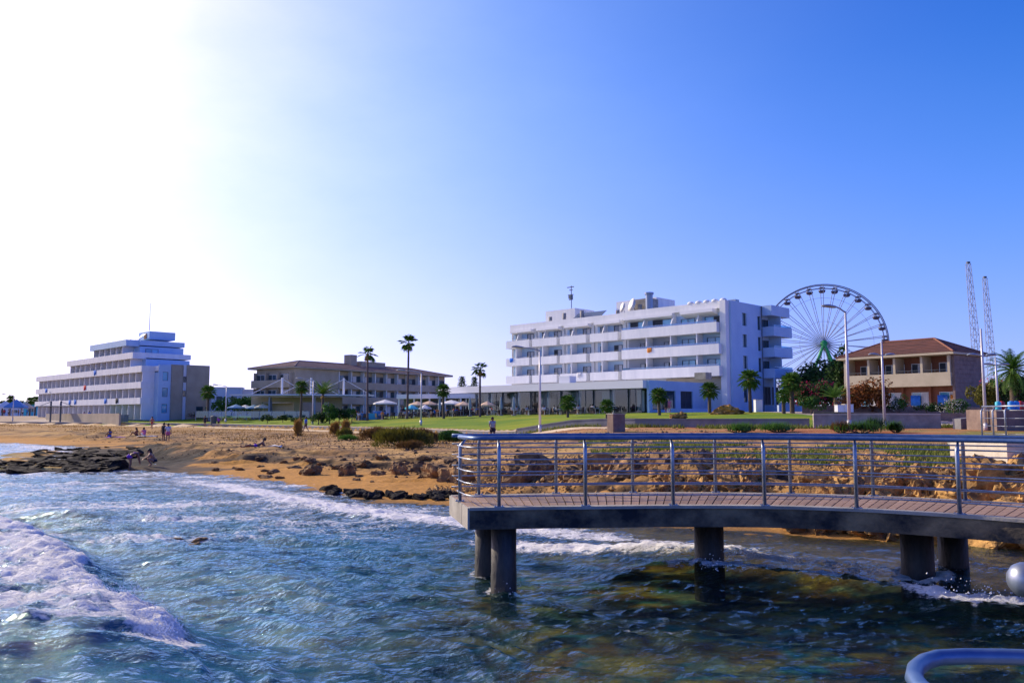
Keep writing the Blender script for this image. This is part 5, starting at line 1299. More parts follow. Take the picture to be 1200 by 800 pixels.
q = MB(); q.box(7.2, 8.6, 3.6, 4.6, 8.0, 8.6); add(th_, 'roof_unit', q, MT['conc'])
for k, (xx, mt, lb) in enumerate(((4.6, 'cloth_w', 'white towel hung under the balcony of the tiled house'), (7.6, 'cloth_b', 'light blue towel hung under the balcony of the tiled house'), (10.6, 'cloth_b', 'bright blue towel hung nearest the right corner column'), (12.0, 'cloth_o', 'orange brown towel beside the bright blue one'))):
    q = MB(); vs = []
    for i in range(7):
        u_ = i/6; vs += [(u_*1.1, 0.08*math.sin(u_*9), 0.0), (u_*1.1, 0.08*math.sin(u_*9+0.6)-0.01, 1.15)]
    q.add(vs, [(2*i, 2*i+2, 2*i+3, 2*i+1) for i in range(6)])
    W_ = th_.matrix_basis @ Vector((xx-0.5, 1.25, 0.9)); o = q.obj('towel', MT[mt], None, True, W_, R(-54)); so = o.modifiers.new('thick', 'SOLIDIFY'); so.thickness = 0.02; tag(o, lb, 'towel')

# ------------------------------------------------------------------ big wheel and towers
WC = at(965.3, 403, 190.0); WR = 13.75
wheel = empty('ferris_wheel', (WC.x, WC.y, 3.0), R(-17), 'big ferris wheel with dark gondolas and green legs behind the trees', 'ferris wheel')
hzv = WC.z - 3.0
def ring(r, y, th, n=72, n2=5): 
    q = MB(); pts = [(r*math.cos(2*math.pi*i/n), y, hzv + r*math.sin(2*math.pi*i/n)) for i in range(n+1)]; q.tube(pts, th, n2, cap=False); return q
for y in (-0.9, 0.9): add(wheel, 'rim', ring(WR, y, 0.12), MT['rim'])
for y in (-0.5, 0.5): add(wheel, 'inner_ring', ring(WR*0.94, y, 0.07), MT['rim'])
add(wheel, 'spoke_ring', ring(WR*0.78, 0, 0.035), MT['truss']); add(wheel, 'spoke_ring', ring(WR*0.38, 0, 0.035), MT['truss'])
q = MB(); q.tube([(0, -1.5, hzv), (0, 1.5, hzv)], 0.75, 14); add(wheel, 'hub', q, MT['green'], True)
for s_, y in ((-1, -1.8), (1, -1.8), (-1, 1.8), (1, 1.8)):
    q = MB(); q.tube([(0, y*0.8, hzv), (s_*6.2, y*1.8, 0)], 0.30, 8); add(wheel, 'leg', q, MT['green'])
NG = 30
for k in range(NG):
    a = 2*math.pi*(k+0.5)/NG; ca, sa = math.cos(a), math.sin(a)
    for da in (-0.02, 0.02):
        q = MB(); c2, s2 = math.cos(a+da), math.sin(a+da)
        q.tube([(0.5*ca, -0.9 if da < 0 else 0.9, hzv+0.5*sa), (WR*c2, -0.9 if da < 0 else 0.9, hzv+WR*s2)], 0.075, 5)
        add(wheel, 'spoke', q, MT['truss'])
    q = MB(); q.tube([(WR*ca, -0.9, hzv+WR*sa), (WR*ca, 0.9, hzv+WR*sa)], 0.08, 5); add(wheel, 'axle', q, MT['rim'])
    gx_, gz_ = WR*0.955*ca, hzv + WR*0.955*sa - 0.35 + 0.3*sa*0
    g = 'gondr' if 0.70 < a/math.pi < 0.80 else 'gond'
    q = MB(); q.tube([(gx_, 0, gz_-0.95), (gx_, 0, gz_-0.85), (gx_, 0, gz_-0.5), (gx_, 0, gz_-0.28)], [0.35, 0.62, 0.8, 0.82], 10)
    gn = add(wheel, 'gondola', q, MT[g], True)
    q = MB(); q.tube([(gx_, 0, gz_+0.25), (gx_, 0, gz_+0.35), (gx_, 0, gz_+0.5)], [0.75, 0.7, 0.15], 10); add(gn, 'gondola_roof', q, MT[g], True)
    for j in range(4):
        q = MB(); q.tube([(gx_+0.6*math.cos(j*1.57+0.8), 0.6*math.sin(j*1.57+0.8), gz_-0.3), (gx_+0.6*math.cos(j*1.57+0.8), 0.6*math.sin(j*1.57+0.8), gz_+0.3)], 0.04, 5); add(gn, 'gondola_pole', q, MT['truss'])
    q = MB(); q.tube([(gx_, 0, gz_+0.4), (WR*ca, 0, hzv+WR*sa)], 0.05, 5); add(gn, 'hanger', q, MT['truss'])
def lattice(px0, py0, px1, py1, Y, wb, wt, label):
    b_, t_ = at(px0, py0, Y), at(px1, py1, Y); dz = b_.z - 2.0; d = t_-b_
    base = b_ - d*(dz/d.z); t = empty('lattice_tower', base, 0, label, 'tower')
    d = t_-base; n = 26
    C4 = [(-1, -1), (1, -1), (1, 1), (-1, 1)]
    def pt(k, u): w = (wb+(wt-wb)*u)/2; return d*u + Vector((C4[k][0]*w, C4[k][1]*w, 0))
    for k in range(4):
        q = MB(); q.tube([pt(k, 0), pt(k, 1)], 0.07, 5); add(t, 'leg', q, MT['truss'])
    for f in range(4):
        q = MB()
        for i in range(n):
            a, b2 = (f, (f+1) % 4) if i % 2 else ((f+1) % 4, f); q.tube([pt(a, i/n), pt(b2, (i+1)/n)], 0.045, 4)
            q.tube([pt(f, i/n), pt((f+1) % 4, i/n)], 0.035, 4)
        add(t, 'bracing', q, MT['truss'])
    q = MB(); q.box(d.x-0.35, d.x+0.35, d.y-0.35, d.y+0.35, d.z, d.z+0.5); add(t, 'tower_head', q, MT['frame'])
lattice(1143.5, 405, 1134.5, 309, 200, 1.9, 0.8, 'taller leaning white lattice tower of the ride behind the tiled house')
lattice(1161, 415, 1154, 326, 214, 1.9, 0.8, 'shorter right hand lattice tower of the ride behind the tiled house')

# ------------------------------------------------------------------ plants
def frond_mesh(mb, base, az, el, L, droop, nl, leafl, rnd_, fan=False):
    """one frond: an arched rachis with leaflets on both sides"""
    d = Vector((math.cos(az)*math.cos(el), math.sin(az)*math.cos(el), math.sin(el))); side = Vector((-math.sin(az), math.cos(az), 0)); pts = []
    p = Vector(base); n = 6; e = el
    for i in range(n+1):
        pts.append(p.copy()); dd = Vector((math.cos(az)*math.cos(e), math.sin(az)*math.cos(e), math.sin(e))); p = p + dd*(L/n); e -= droop/n*(0.5+i/n)
    mb.tube(pts, [0.035*(1-i/(n+0.5)) + 0.006 for i in range(n+1)], 4, cap=False)
    if fan:
        c = pts[-3]; dirm = (pts[-1]-pts[-3]).normalized(); up = side.cross(dirm)
        for k in range(17):
            a = R(-125 + 250*k/16); v = dirm*math.cos(a) + side*math.sin(a); l = leafl*(1-0.35*abs(k-8)/8)*rnd_.uniform(0.85, 1.1)
            wv = (side*math.cos(a) - dirm*math.sin(a))*0.038*leafl; tip = c+v*l+Vector((rnd_.gauss(0, .05), rnd_.gauss(0, .05), -0.22*l)); mid = c+v*l*0.55+Vector((0, 0, 0.03))
            mb.add([c, mid-wv, tip, mid+wv], [(0, 1, 2), (0, 2, 3)])
    else:
        for i in range(nl):
            t = 0.15+0.85*i/nl; k = min(int(t*n), n-1); f_ = t*n-k; c = pts[k].lerp(pts[k+1], f_); tn = (pts[k+1]-pts[k]).normalized()
            l = leafl*math.sin(math.pi*min(0.97, 0.18+t*0.8))**0.7*rnd_.uniform(0.85, 1.1)
            for s_ in (-1, 1):
                v = (side*s_*0.8 + tn*0.65 + Vector((0, 0, -0.25+rnd_.uniform(-0.1, 0.15)))).normalized(); w_v = tn*0.05*leafl*1.3
                mb.add([c-w_v, c+w_v, c+v*l*0.6+w_v*0.8, c+v*l], [(0, 1, 2, 3)])
_pl = {}
def palm_proto(kind):
    if kind in _pl: return _pl[kind]
    r_ = random.Random(hash(kind) % 1000 if False else {'tall': 1, 'tall2': 2, 'fan': 3, 'fan2': 4, 'date': 5, 'big': 6}[kind]); q = MB()
    if kind.startswith('tall'):
        for i in range(15): frond_mesh(q, (0, 0, 0), r_.uniform(0, 6.28), R(85-i*8.5), 0.9+0.3*r_.random(), R(45), 0, 0.75, r_, True)
    elif kind.startswith('fan'):
        for i in range(34): frond_mesh(q, (0, 0, 0), i*2.399, R(86-i*4.2), 0.95+0.15*r_.random(), R(28), 0, 0.72, r_, True)
    elif kind == 'date':
        for i in range(26): frond_mesh(q, (0, 0, 0), i*2.399, R(72-i*2.2), 3.1, R(55), 26, 0.55, r_)
    else:
        for i in range(44): frond_mesh(q, (0, 0, 0), i*2.399, R(80-i*3.1), 2.6, R(75), 24, 0.6, r_)
    me = q.mesh('fronds', MT['palm'])
    _pl[kind] = me; return me
def palm(px, pbase, pcrown, Y, kind, label, scale=1.0, tr=0.13, lean=None, group=None, trunk='bark'):
    x = (px-600)/F_PX*Y*0.995; z = hz(x, Y); zt = EYE + (487-pcrown)/F_PX*Y
    t = empty('palm_tree', (x, Y, z), rnd.uniform(0, 6), label, 'palm tree', group); h = max(0.5, zt - z); lean = rnd.uniform(-0.05, 0.05)*h if lean is None else lean
    q = MB(); n = 14; pts = [(lean*math.sin(i/n*1.4), 0, -0.2+(h+0.2)*i/n) for i in range(n+1)]
    q.tube(pts, [tr*(1.5 if i == 0 else 1.15-0.25*i/n)*(1+0.06*(i % 2)) for i in range(n+1)], 10); add(t, 'trunk', q, MT[trunk], True)
    scale *= 0.86 if kind.startswith('fan') else 1.0
    link_mesh('crown', palm_proto(kind), t, pts[-1], rnd.uniform(0, 6), (scale, scale, scale))
    q = MB(); r_ = random.Random(int(px))
    for i in range(5): frond_mesh(q, (0, 0, 0), r_.uniform(0, 6.28), R(r_.uniform(-75, -50)), 0.7*scale, R(15), 10, 0.5*scale, r_, not kind.startswith('date'))
    add(t, 'dead_fronds', q, MT['dry'], False, pts[-1])
    if kind.startswith('fan') or kind.startswith('tall'):
        q = MB(); q.tube([(pts[-1][0], 0, h-0.55*scale), (pts[-1][0], 0, h-0.2*scale), (pts[-1][0], 0, h+0.1*scale)], [tr*1.0, tr*1.7, tr*1.2], 10); add(t, 'frond_bases', q, MT['dry'], True)
palm(430.5, 486, 416, 118, 'tall', 'tall slender palm with tousled crown, left of the tallest one', 1.15, 0.14, 0.1, trunk='bark2')
palm(477, 485, 403, 118, 'tall2', 'tallest slender palm on the lawn edge', 1.2, 0.15, -0.1, trunk='bark2')
palm(562.5, 485, 434, 112, 'tall', 'slender palm of middle height beside the restaurant left end', 1.0, 0.14, 0.05, trunk='bark2')
palm(520, 485, 458, 112, 'fan', 'short bushy fan palm between the two groups of slender palms', 1.05, 0.16)
palm(352, 484, 454, 122, 'fan2', 'fan palm left of the feathery palm before the canopy', 1.1, 0.16)
palm(377, 482, 462, 116, 'date', 'feathery palm with long upright fronds before the canopy', 0.85, 0.18)
palm(243, 488, 460, 138, 'fan', 'fan palm at the right corner of the stepped left hotel', 1.35, 0.2)
palm(665.5, 487, 472, 90, 'fan2', 'small fan palm on the lawn, right of the tallest promenade lamp', 0.95, 0.13)
palm(711, 490, 476, 80, 'fan', 'smallest fan palm just behind the concrete block', 0.75, 0.11)
palm(773, 487, 464, 84, 'fan2', 'fan palm in front of the restaurant flank', 0.95, 0.15)
palm(832, 486, 458, 86, 'fan', 'fan palm in front of the hotel right corner', 1.0, 0.16)
palm(880, 484, 445, 84, 'fan2', 'taller fan palm before the hotel end wall', 1.15, 0.16)
palm(929, 482, 449, 80, 'fan', 'bushy fan palm right of the hotel end balconies', 1.15, 0.2)
palm(919, 482, 464, 78, 'fan2', 'low young fan palm leaning beside the bushy one', 0.75, 0.16)
palm(1190, 476, 434, 74, 'big', 'dark feather palm at the right edge', 0.95, 0.32)
palm(980, 480, 466, 74, 'date', 'young feathery palm in the hedge behind the tall lamp', 0.55, 0.15)

def leaf_cloud(mb, rx, ry, rz_, n, size, r_, lumps=9, hollow=0.35, base=0.0, spiky=False):
    """leaf sized faces gathered in clumps through the volume of a crown"""
    cl = []
    for _ in range(lumps):
        a, e, k = r_.uniform(0, 6.28), r_.uniform(-0.4, 1.3), r_.uniform(0.35, 0.78)
        cl.append((Vector((math.cos(a)*math.cos(e)*k*rx, math.sin(a)*math.cos(e)*k*ry, base+rz_*(0.5+0.5*math.sin(e)*k))), r_.uniform(0.26, 0.46)))
    for i in range(n):
        c, s_ = r_.choice(cl); d = Vector((r_.gauss(0, 1), r_.gauss(0, 1), r_.gauss(0, 1))).normalized()
        rr = (r_.uniform(hollow, 1.0)**0.5)*s_; p = c + Vector((d.x*rx*rr, d.y*ry*rr, d.z*rz_*rr*0.9))
        if p.z < base: p.z = base + abs(p.z-base)*0.3
        nn = (d + Vector((r_.gauss(0, .6), r_.gauss(0, .6), r_.gauss(0, .6)))).normalized(); a = nn.orthogonal().normalized(); b_ = nn.cross(a); sz = size*r_.uniform(0.6, 1.3); th = r_.uniform(0, 6.28)
        u_ = a*math.cos(th)+b_*math.sin(th); v_ = nn.cross(u_)
        if spiky: u_ = (Vector((r_.gauss(0, .35), r_.gauss(0, .35), 1))).normalized(); v_ = u_.orthogonal().normalized(); mb.add([p-v_*sz*0.12, p+v_*sz*0.12, p+u_*sz*1.6], [(0, 1, 2)]); continue
        mb.add([p-u_*sz*0.5, p+v_*sz*0.32, p+u_*sz*0.5, p-v_*sz*0.32], [(0, 1, 2, 3)])
def tree(name, x, y, h, rx, ry, ch, label, mat='leafd', n=2600, size=0.34, seed=1, trunk=0.22, lumps=12, group=None, cat='tree', extra=None):
    z = hz(x, y); t = empty(name, (x, y, z), 0, label, cat, group); r_ = random.Random(seed)
    tz = h - ch*0.55; q = MB(); q.tube([(0, 0, -0.2), (0.05, 0, tz*0.5), (0, 0.05, tz)], [trunk*1.3, trunk, trunk*0.6], 8)
    for k in range(6):
        a = k*1.05+r_.random(); q.tube([(0, 0, max(0.2, tz*0.7)), (math.cos(a)*rx*0.3, math.sin(a)*ry*0.3, tz+ch*0.08), (math.cos(a)*rx*0.6, math.sin(a)*ry*0.6, tz+ch*0.25)], [trunk*0.5, trunk*0.3, 0.03], 5)
    add(t, 'trunk', q, MT['bark'])
    q = MB(); leaf_cloud(q, rx, ry, ch, n, size, r_, lumps, base=h-ch); add(t, 'crown', q, MT[mat])
    if extra:
        q = MB(); leaf_cloud(q, rx*1.03, ry*1.03, ch*1.02, int(n*extra[1]), size*0.7, r_, lumps, base=h-ch); add(t, 'blossom', q, MT[extra[0]])
    return t
def gp(px, Y): return (px-600)/F_PX*Y*0.995
tree('broadleaf_tree', gp(976, 112), 112, 7.4, 3.6, 3.4, 6.3, 'big dark green tree hiding the foot of the wheel', 'leafd', 4200, 0.42, 11, 0.3, 20)
tree('broadleaf_tree', gp(990, 104), 104, 7.4, 2.0, 2.2, 6.5, 'dense dark tree at the left corner of the tiled house', 'leafd', 2600, 0.40, 12, 0.3, 14)
tree('broadleaf_tree', gp(946, 118), 118, 6.2, 2.8, 3.0, 5.2, 'round dark tree left of the big dark green one', 'leafd', 2600, 0.42, 13, 0.25, 14)
tree('broadleaf_tree', gp(925, 128), 128, 6.6, 1.6, 1.8, 5.2, 'narrow dark tree beside the hotel end balconies', 'leafd', 1500, 0.42, 14, 0.25, 10)
tree('hedge_shrub', gp(1019, 77), 77, 3.1, 2.6, 1.4, 3.1, 'orange brown flowering shrub before the left part of the tiled house', 'leafor', 3200, 0.26, 15, 0.08, 16, cat='shrub')
tree('hedge_shrub', gp(948, 84), 84, 2.9, 2.6, 1.4, 2.7, 'dark shrub with red blossom between the fan palm and the lamp', 'leafd', 2200, 0.25, 16, 0.08, 14, cat='shrub', extra=('leafr', 0.18))
tree('hedge_shrub', gp(968, 80), 80, 2.9, 1.6, 1.2, 2.7, 'shrub covered in crimson blossom behind the tall lamp', 'leafd', 1500, 0.25, 17, 0.08, 12, cat='shrub', extra=('leafr', 0.5))
tree('hedge_shrub', gp(951, 78), 78, 1.7, 1.5, 1.2, 1.6, 'low green shrub in front of the red blossomed shrub', 'leafg', 1200, 0.2, 18, 0.06, 10, cat='shrub')
tree('hedge_shrub', gp(1054, 76), 76, 1.6, 1.2, 0.9, 1.5, 'green shrub with white blossom under the house balcony, left one', 'leafg', 900, 0.18, 19, 0.05, 9, cat='shrub', extra=('white_f', 0.3))
tree('hedge_shrub', gp(1118, 72), 72, 1.5, 1.7, 0.9, 1.4, 'green shrub with white blossom near the right corner of the house', 'leafg', 1100, 0.18, 20, 0.05, 9, cat='shrub', extra=('white_f', 0.35))
tree('hedge_shrub', gp(1086, 74), 74, 1.1, 2.2, 0.8, 1.0, 'low dark planting under the towels of the tiled house', 'leafd', 1000, 0.18, 21, 0.05, 9, cat='shrub')
tree('hedge_shrub', gp(1152, 76), 76, 2.7, 1.6, 1.4, 2.5, 'olive green shrub at the right corner of the tiled house', 'leafo', 1500, 0.24, 22, 0.07, 11, cat='shrub')
tree('hedge_shrub', gp(1172, 78), 78, 3.4, 1.9, 1.4, 3.2, 'dark tree shrub with crimson blossom at the right edge', 'leafd', 1900, 0.24, 23, 0.09, 12, cat='shrub', extra=('leafr', 0.28))
tree('hedge_shrub', gp(1196, 74), 74, 3.2, 1.9, 1.4, 3.0, 'dark leafy shrub under the feather palm at the right edge', 'leafd', 1900, 0.24, 24, 0.09, 12, cat='shrub')
tree('hedge_shrub', gp(278, 150), 150, 3.8, 6.5, 3, 3.6, 'broad green bushes behind the parasols left of the brown building', 'leafg', 2200, 0.45, 25, 0.1, 16, cat='shrub')
tree('hedge_shrub', gp(386, 112), 112, 2.6, 1.5, 1.2, 2.4, 'leafy green shrub right of the feathery palm', 'leafg', 1000, 0.26, 26, 0.07, 10, cat='shrub')
tree('hedge_shrub', gp(397, 113), 113, 2.1, 1.7, 1.2, 2.0, 'dark green shrub at the end of the canopy', 'leafd', 1000, 0.26, 27, 0.07, 10, cat='shrub')
tree('hedge_shrub', gp(373, 112), 112, 1.6, 1.6, 1.2, 1.5, 'low dark shrub under the feathery palm', 'leafd', 900, 0.24, 28, 0.07, 9, cat='shrub')
tree('hedge_shrub', gp(412, 114), 114, 2.0, 1.0, 1.0, 1.9, 'small green shrub left of the first tall palm', 'leafg', 700, 0.24, 29, 0.07, 9, cat='shrub')
for i, (px, Y, h, w, lb) in enumerate(((313, 124, 1.3, 1.0, 'round dark bush at the front left of the lawn'), (331, 124, 1.1, 0.9, 'second small dark bush on the lawn left of the lamp'), (346, 120, 0.8, 1.2, 'low bush on the lawn just left of the walking couple'),
                                       (110, 178, 2.4, 1.7, 'round dark bush in front of the stepped hotel'), (85, 182, 1.5, 1.3, 'small bush right of the shade shelter'), (232, 150, 1.3, 3.0, 'low bougainvillea hedge by the hotel palm'))):
    tree('garden_bush', gp(px, Y), Y, h, w, w, h*0.95, lb, 'leafd', 600, 0.2 if h < 1.4 else 0.3, 40+i, 0.05, 8, cat='bush', extra=('leafr', 0.3) if i == 5 else None)
def conifer(px, Y, h, w, seed, lab):
    x = gp(px, Y); z = hz(x, Y); t = empty('conifer_tree', (x, Y, z), 0, lab, 'tree'); r_ = random.Random(seed)
    q = MB(); q.tube([(0, 0, 0), (0, 0, h*0.98)], [0.22, 0.04], 8); add(t, 'trunk', q, MT['bark'])
    q = MB()
    for k in range(15):
        zz = h*(0.30+0.68*k/15); rr = w*(1-0.72*k/15)*r_.uniform(0.8, 1.1)
        for j in range(7):
            a = j*0.9+k; e_ = Vector((math.cos(a)*rr, math.sin(a)*rr, zz+0.15)); q.tube([(0, 0, zz-0.1), e_], [0.04, 0.015], 4, cap=False)
            for m_ in range(16):
                p = Vector((0, 0, zz)).lerp(e_, r_.uniform(0.3, 1.05)) + Vector((r_.gauss(0, .12), r_.gauss(0, .12), r_.gauss(0, .12))); u_ = Vector((r_.gauss(0, 1), r_.gauss(0, 1), r_.uniform(-.2, 1))).normalized()*0.28; v_ = u_.orthogonal().normalized()*0.08
                q.add([p-v_, p+v_, p+u_], [(0, 1, 2)])
    add(t, 'crown', q, MT['leafd'])
conifer(541, 190, 9.2, 1.9, 1, 'pale tiered pine behind the roofs, left of the pair')
conifer(556, 185, 8.8, 1.7, 2, 'tiered pine behind the roofs, right of the pair'); conifer(550, 188, 6.8, 1.6, 3, 'shorter pine between the pair of tiered pines')

# beach shrubs and weeds
def mound(px, py, w, h, mat, label, seed, n=1500, size=0.22, spiky=True, group=None, d=0.7, shell=True):
    p = at_ground(px, py, 1.2); r_ = random.Random(seed); q = MB()
    t = empty('beach_shrub', p, 0, label, 'shrub', group)
    leaf_cloud(q, w/2, w/2*d, h, n, size, r_, 14, 0.5, spiky=spiky); 
    for i in range(n//2 if shell else 0):
        a, e = r_.uniform(0, 6.28), r_.uniform(0, 1.5); d_v = Vector((math.cos(a)*math.cos(e)*w/2, math.sin(a)*math.cos(e)*w/2*d, math.sin(e)*h))*r_.uniform(0.82, 1.0)
        u_ = (Vector((d_v.x/w, d_v.y/w, d_v.z/h+0.4)) + Vector((r_.gauss(0, .3), r_.gauss(0, .3), 0))).normalized()*size*1.2; v_ = u_.orthogonal().normalized()*size*0.11; q.add([d_v-v_, d_v+v_, d_v+u_], [(0, 1, 2)])
    add(t, 'foliage', q, MT[mat])
    q = MB()
    for k in range(7):
        a = k*0.9; q.tube([(0, 0, -0.05), (math.cos(a)*w*0.2, math.sin(a)*w*0.15, h*0.3), (math.cos(a)*w*0.33, math.sin(a)*w*0.25, h*0.65)], [0.04, 0.03, 0.01], 5)
    add(t, 'stem', q, MT['bark'])
mound(441, 516, 2.9, 0.78, 'leafb', 'wide brown dry shrub on the beach, left of the olive mound', 1, 1800)
mound(472, 524, 4.0, 1.0, 'leafo', 'largest olive green mound shrub on the beach', 2, 2600)
mound(497, 519, 2.2, 0.75, 'leafb', 'brown green shrub touching the right side of the olive mound', 3, 1300)
mound(480, 527, 1.7, 0.42, 'leafr' if False else 'leafb', 'low reddish brown shrub in front of the olive mound', 4, 800, 0.15)
mound(528, 517, 2.4, 0.68, 'leafg', 'dense bright green shrub left of the walking man', 5, 2600, 0.2, False)
mound(404, 512, 1.6, 0.55, 'leafo', 'low sparse shrub on the beach path side', 6, 500)
mound(408, 516, 1.8, 0.3, 'leafg', 'flat green creeping plant left of the brown shrub', 7, 700, 0.15)
for i, (px, py, w, h, mt) in enumerate(((349, 511, 0.6, 1.1, 'dry'), (392, 509, 0.9, 0.85, 'dry'), (405, 509, 0.8, 0.95, 'dry'))):
    mound(px, py, w, h, mt, ('tall tuft of dry brown grass at the walking couple', 'left tuft of dry brown grass before the lawn wall', 'right tuft of dry brown grass before the lawn wall')[i], 20+i, 450, 0.4)
for i, (px, py, w, h, mt, lb) in enumerate(((1009, 508, 1.6, 0.5, 'leafg', 'bright green weed clump between the two right lamps'), (986, 507, 1.0, 0.4, 'leafb', 'brown weed clump at the foot of the tall single lamp'), (1024, 503, 1.2, 0.5, 'leafd', 'dark shrub before the planter wall'), (1050, 507, 0.7, 0.3, 'leafg', 'small green plant right of the double headed lamp'), (912, 506, 1.5, 0.3, 'leafg', 'green weeds before the grey retaining wall, right clump'), (866, 507, 1.6, 0.28, 'leafg', 'green weeds before the grey retaining wall, left clump'))):
    mound(px, py, w*1.5, h*0.8, mt, lb, 40+i, 420, 0.26, shell=False)
# weeds and dry scrub, countless blades
def scatter_blades(name, label, mat, n, area, hmin, hmax, seed, zone):
    r_ = np.random.default_rng(seed); X = r_.uniform(area[0], area[1], n); Y = r_.uniform(area[2], area[3], n)
    k = zone(X, Y); X, Y = X[k], Y[k]; Z = height(X, Y); n = len(X); h = r_.uniform(hmin, hmax, n); a = r_.uniform(0, 6.28, n); w = 0.03 + h*0.07
    dx, dy = np.cos(a)*w, np.sin(a)*w; lx, ly = r_.normal(0, 0.35, n)*h, r_.normal(0, 0.35, n)*h
    V_ = np.stack([np.stack([X-dx, Y-dy, Z-0.02], 1), np.stack([X+dx, Y+dy, Z-0.02], 1), np.stack([X+lx, Y+ly, Z+h], 1)], 1).reshape(-1, 3)
    o = link_mesh(name, np_mesh(name, V_, np.arange(n*3).reshape(-1, 3), MT[mat], False)); return tag(o, label, None, None, 'stuff')
def zone_r(X, Y):
    d = pl_dist(X, Y, SHORE)[0]; w = wall_w(X, Y); return in_poly(X, Y, LAND) & (d > 8.5) & (d < 17) & (w < -1) & (X > 3.5) & (fbm(X*0.4, Y*0.4, 51, 4) + 0.12*sstep(X, 7, 12) > 0.56)
scatter_blades('weeds', 'patchy green weeds growing on the bank above the boulders', 'weed', 90000, (1, 22, 22, 46), 0.05, 0.20, 5, zone_r)
def zone_l(X, Y):
    d = pl_dist(X, Y, SHORE)[0]; w = wall_w(X, Y); return in_poly(X, Y, LAND) & (d > 12) & (w < -4.5) & (w > -26 - 4*(X < -30)) & (fbm(X*0.15, Y*0.2, 52, 3) > 0.50)
scatter_blades('dry_scrub', 'dry brown and ochre scrub covering the back of the beach', 'dry', 60000, (-110, 0, 50, 190), 0.05, 0.22, 6, zone_l)
def zone_w(X, Y):
    w = wall_w(X, Y); return (w > -0.9) & (w < -0.2) | ((w > -4.0) & (w < -0.5) & (X > 8))
scatter_blades('wall_weeds', 'green weeds along the foot of the low lawn wall', 'weed', 60000, (0, 30, 48, 78), 0.10, 0.34, 7, lambda X, Y: zone_w(X, Y) & (fbm(X*0.4, Y*0.4, 53, 3) > 0.45))

# coarse rubble strewn over the beach and the bank: countless small stones
def rubble(name, label, mat, n, area, smin, smax, seed, zone):
    r_ = np.random.default_rng(seed); X = r_.uniform(area[0], area[1], n); Y = r_.uniform(area[2], area[3], n); k = zone(X, Y); X, Y = X[k], Y[k]; Z = height(X, Y); n = len(X)
    s_ = smin + (smax-smin)*r_.random(n)**3; a = r_.uniform(0, 6.28, n); ca, sa = np.cos(a), np.sin(a)
    base = np.array([(1, 0, 0), (.3, .9, .1), (-.8, .5, -.1), (-.7, -.6, .1), (.4, -.9, 0), (.1, .05, .62), (-.1, 0, -.5)])
    V_ = base[None]*s_[:, None, None]*r_.uniform(0.7, 1.3, (n, 7, 1)); x, y, z = V_[..., 0].copy(), V_[..., 1]*0.8, V_[..., 2]
    V_ = np.stack([x*ca[:, None]-y*sa[:, None]+X[:, None], x*sa[:, None]+y*ca[:, None]+Y[:, None], z+Z[:, None]+0.12*s_[:, None]], -1).reshape(-1, 3)
    F_ = np.array([(0, 1, 5), (1, 2, 5), (2, 3, 5), (3, 4, 5), (4, 0, 5), (1, 0, 6), (2, 1, 6), (3, 2, 6), (4, 3, 6), (0, 4, 6)]); F_ = (F_[None] + 7*np.arange(n)[:, None, None]).reshape(-1, 3)
    o = link_mesh(name, np_mesh(name, V_, F_, mat, False)); return tag(o, label, None, None, 'stuff')
M_rub = M('beach_rubble', (0.15, 0.08, 0.032), (0.52, 0.32, 0.15), scale=1.3, rough=0.95, detail=8, pos=(0.4, 0.6))
M_rubd = M('dark_rubble', (0.035, 0.025, 0.018), (0.14, 0.08, 0.045), scale=1.3, rough=0.95, detail=8)
def zb_(X, Y, lo, hi, th, sd):
    d = pl_dist(X, Y, SHORE)[0]; w = wall_w(X, Y); return in_poly(X, Y, LAND) & (d > lo) & (d < hi) & (w < -4.4) & (fbm(X*0.45, Y*0.8, sd, 4) > th)
rubble('beach_rubble', 'coarse pale brown rubble strewn over the rocky middle of the beach', M_rub, 40000, (-50, 12, 22, 100), 0.02, 0.085, 11, lambda X, Y: zb_(X, Y, 5.5, 40, 0.46, 61))
rubble('bank_rubble', 'golden rubble between the boulders of the bank', MT['rock'], 16000, (-3, 14, 15, 36), 0.03, 0.17, 12, lambda X, Y: zb_(X, Y, 2.6, 14, 0.40, 62))
rubble('dark_rubble', 'dark stones gathered in the hollows of the beach rock', M_rubd, 14000, (-50, 12, 22, 90), 0.03, 0.15, 13, lambda X, Y: zb_(X, Y, 4.5, 30, 0.58, 63))
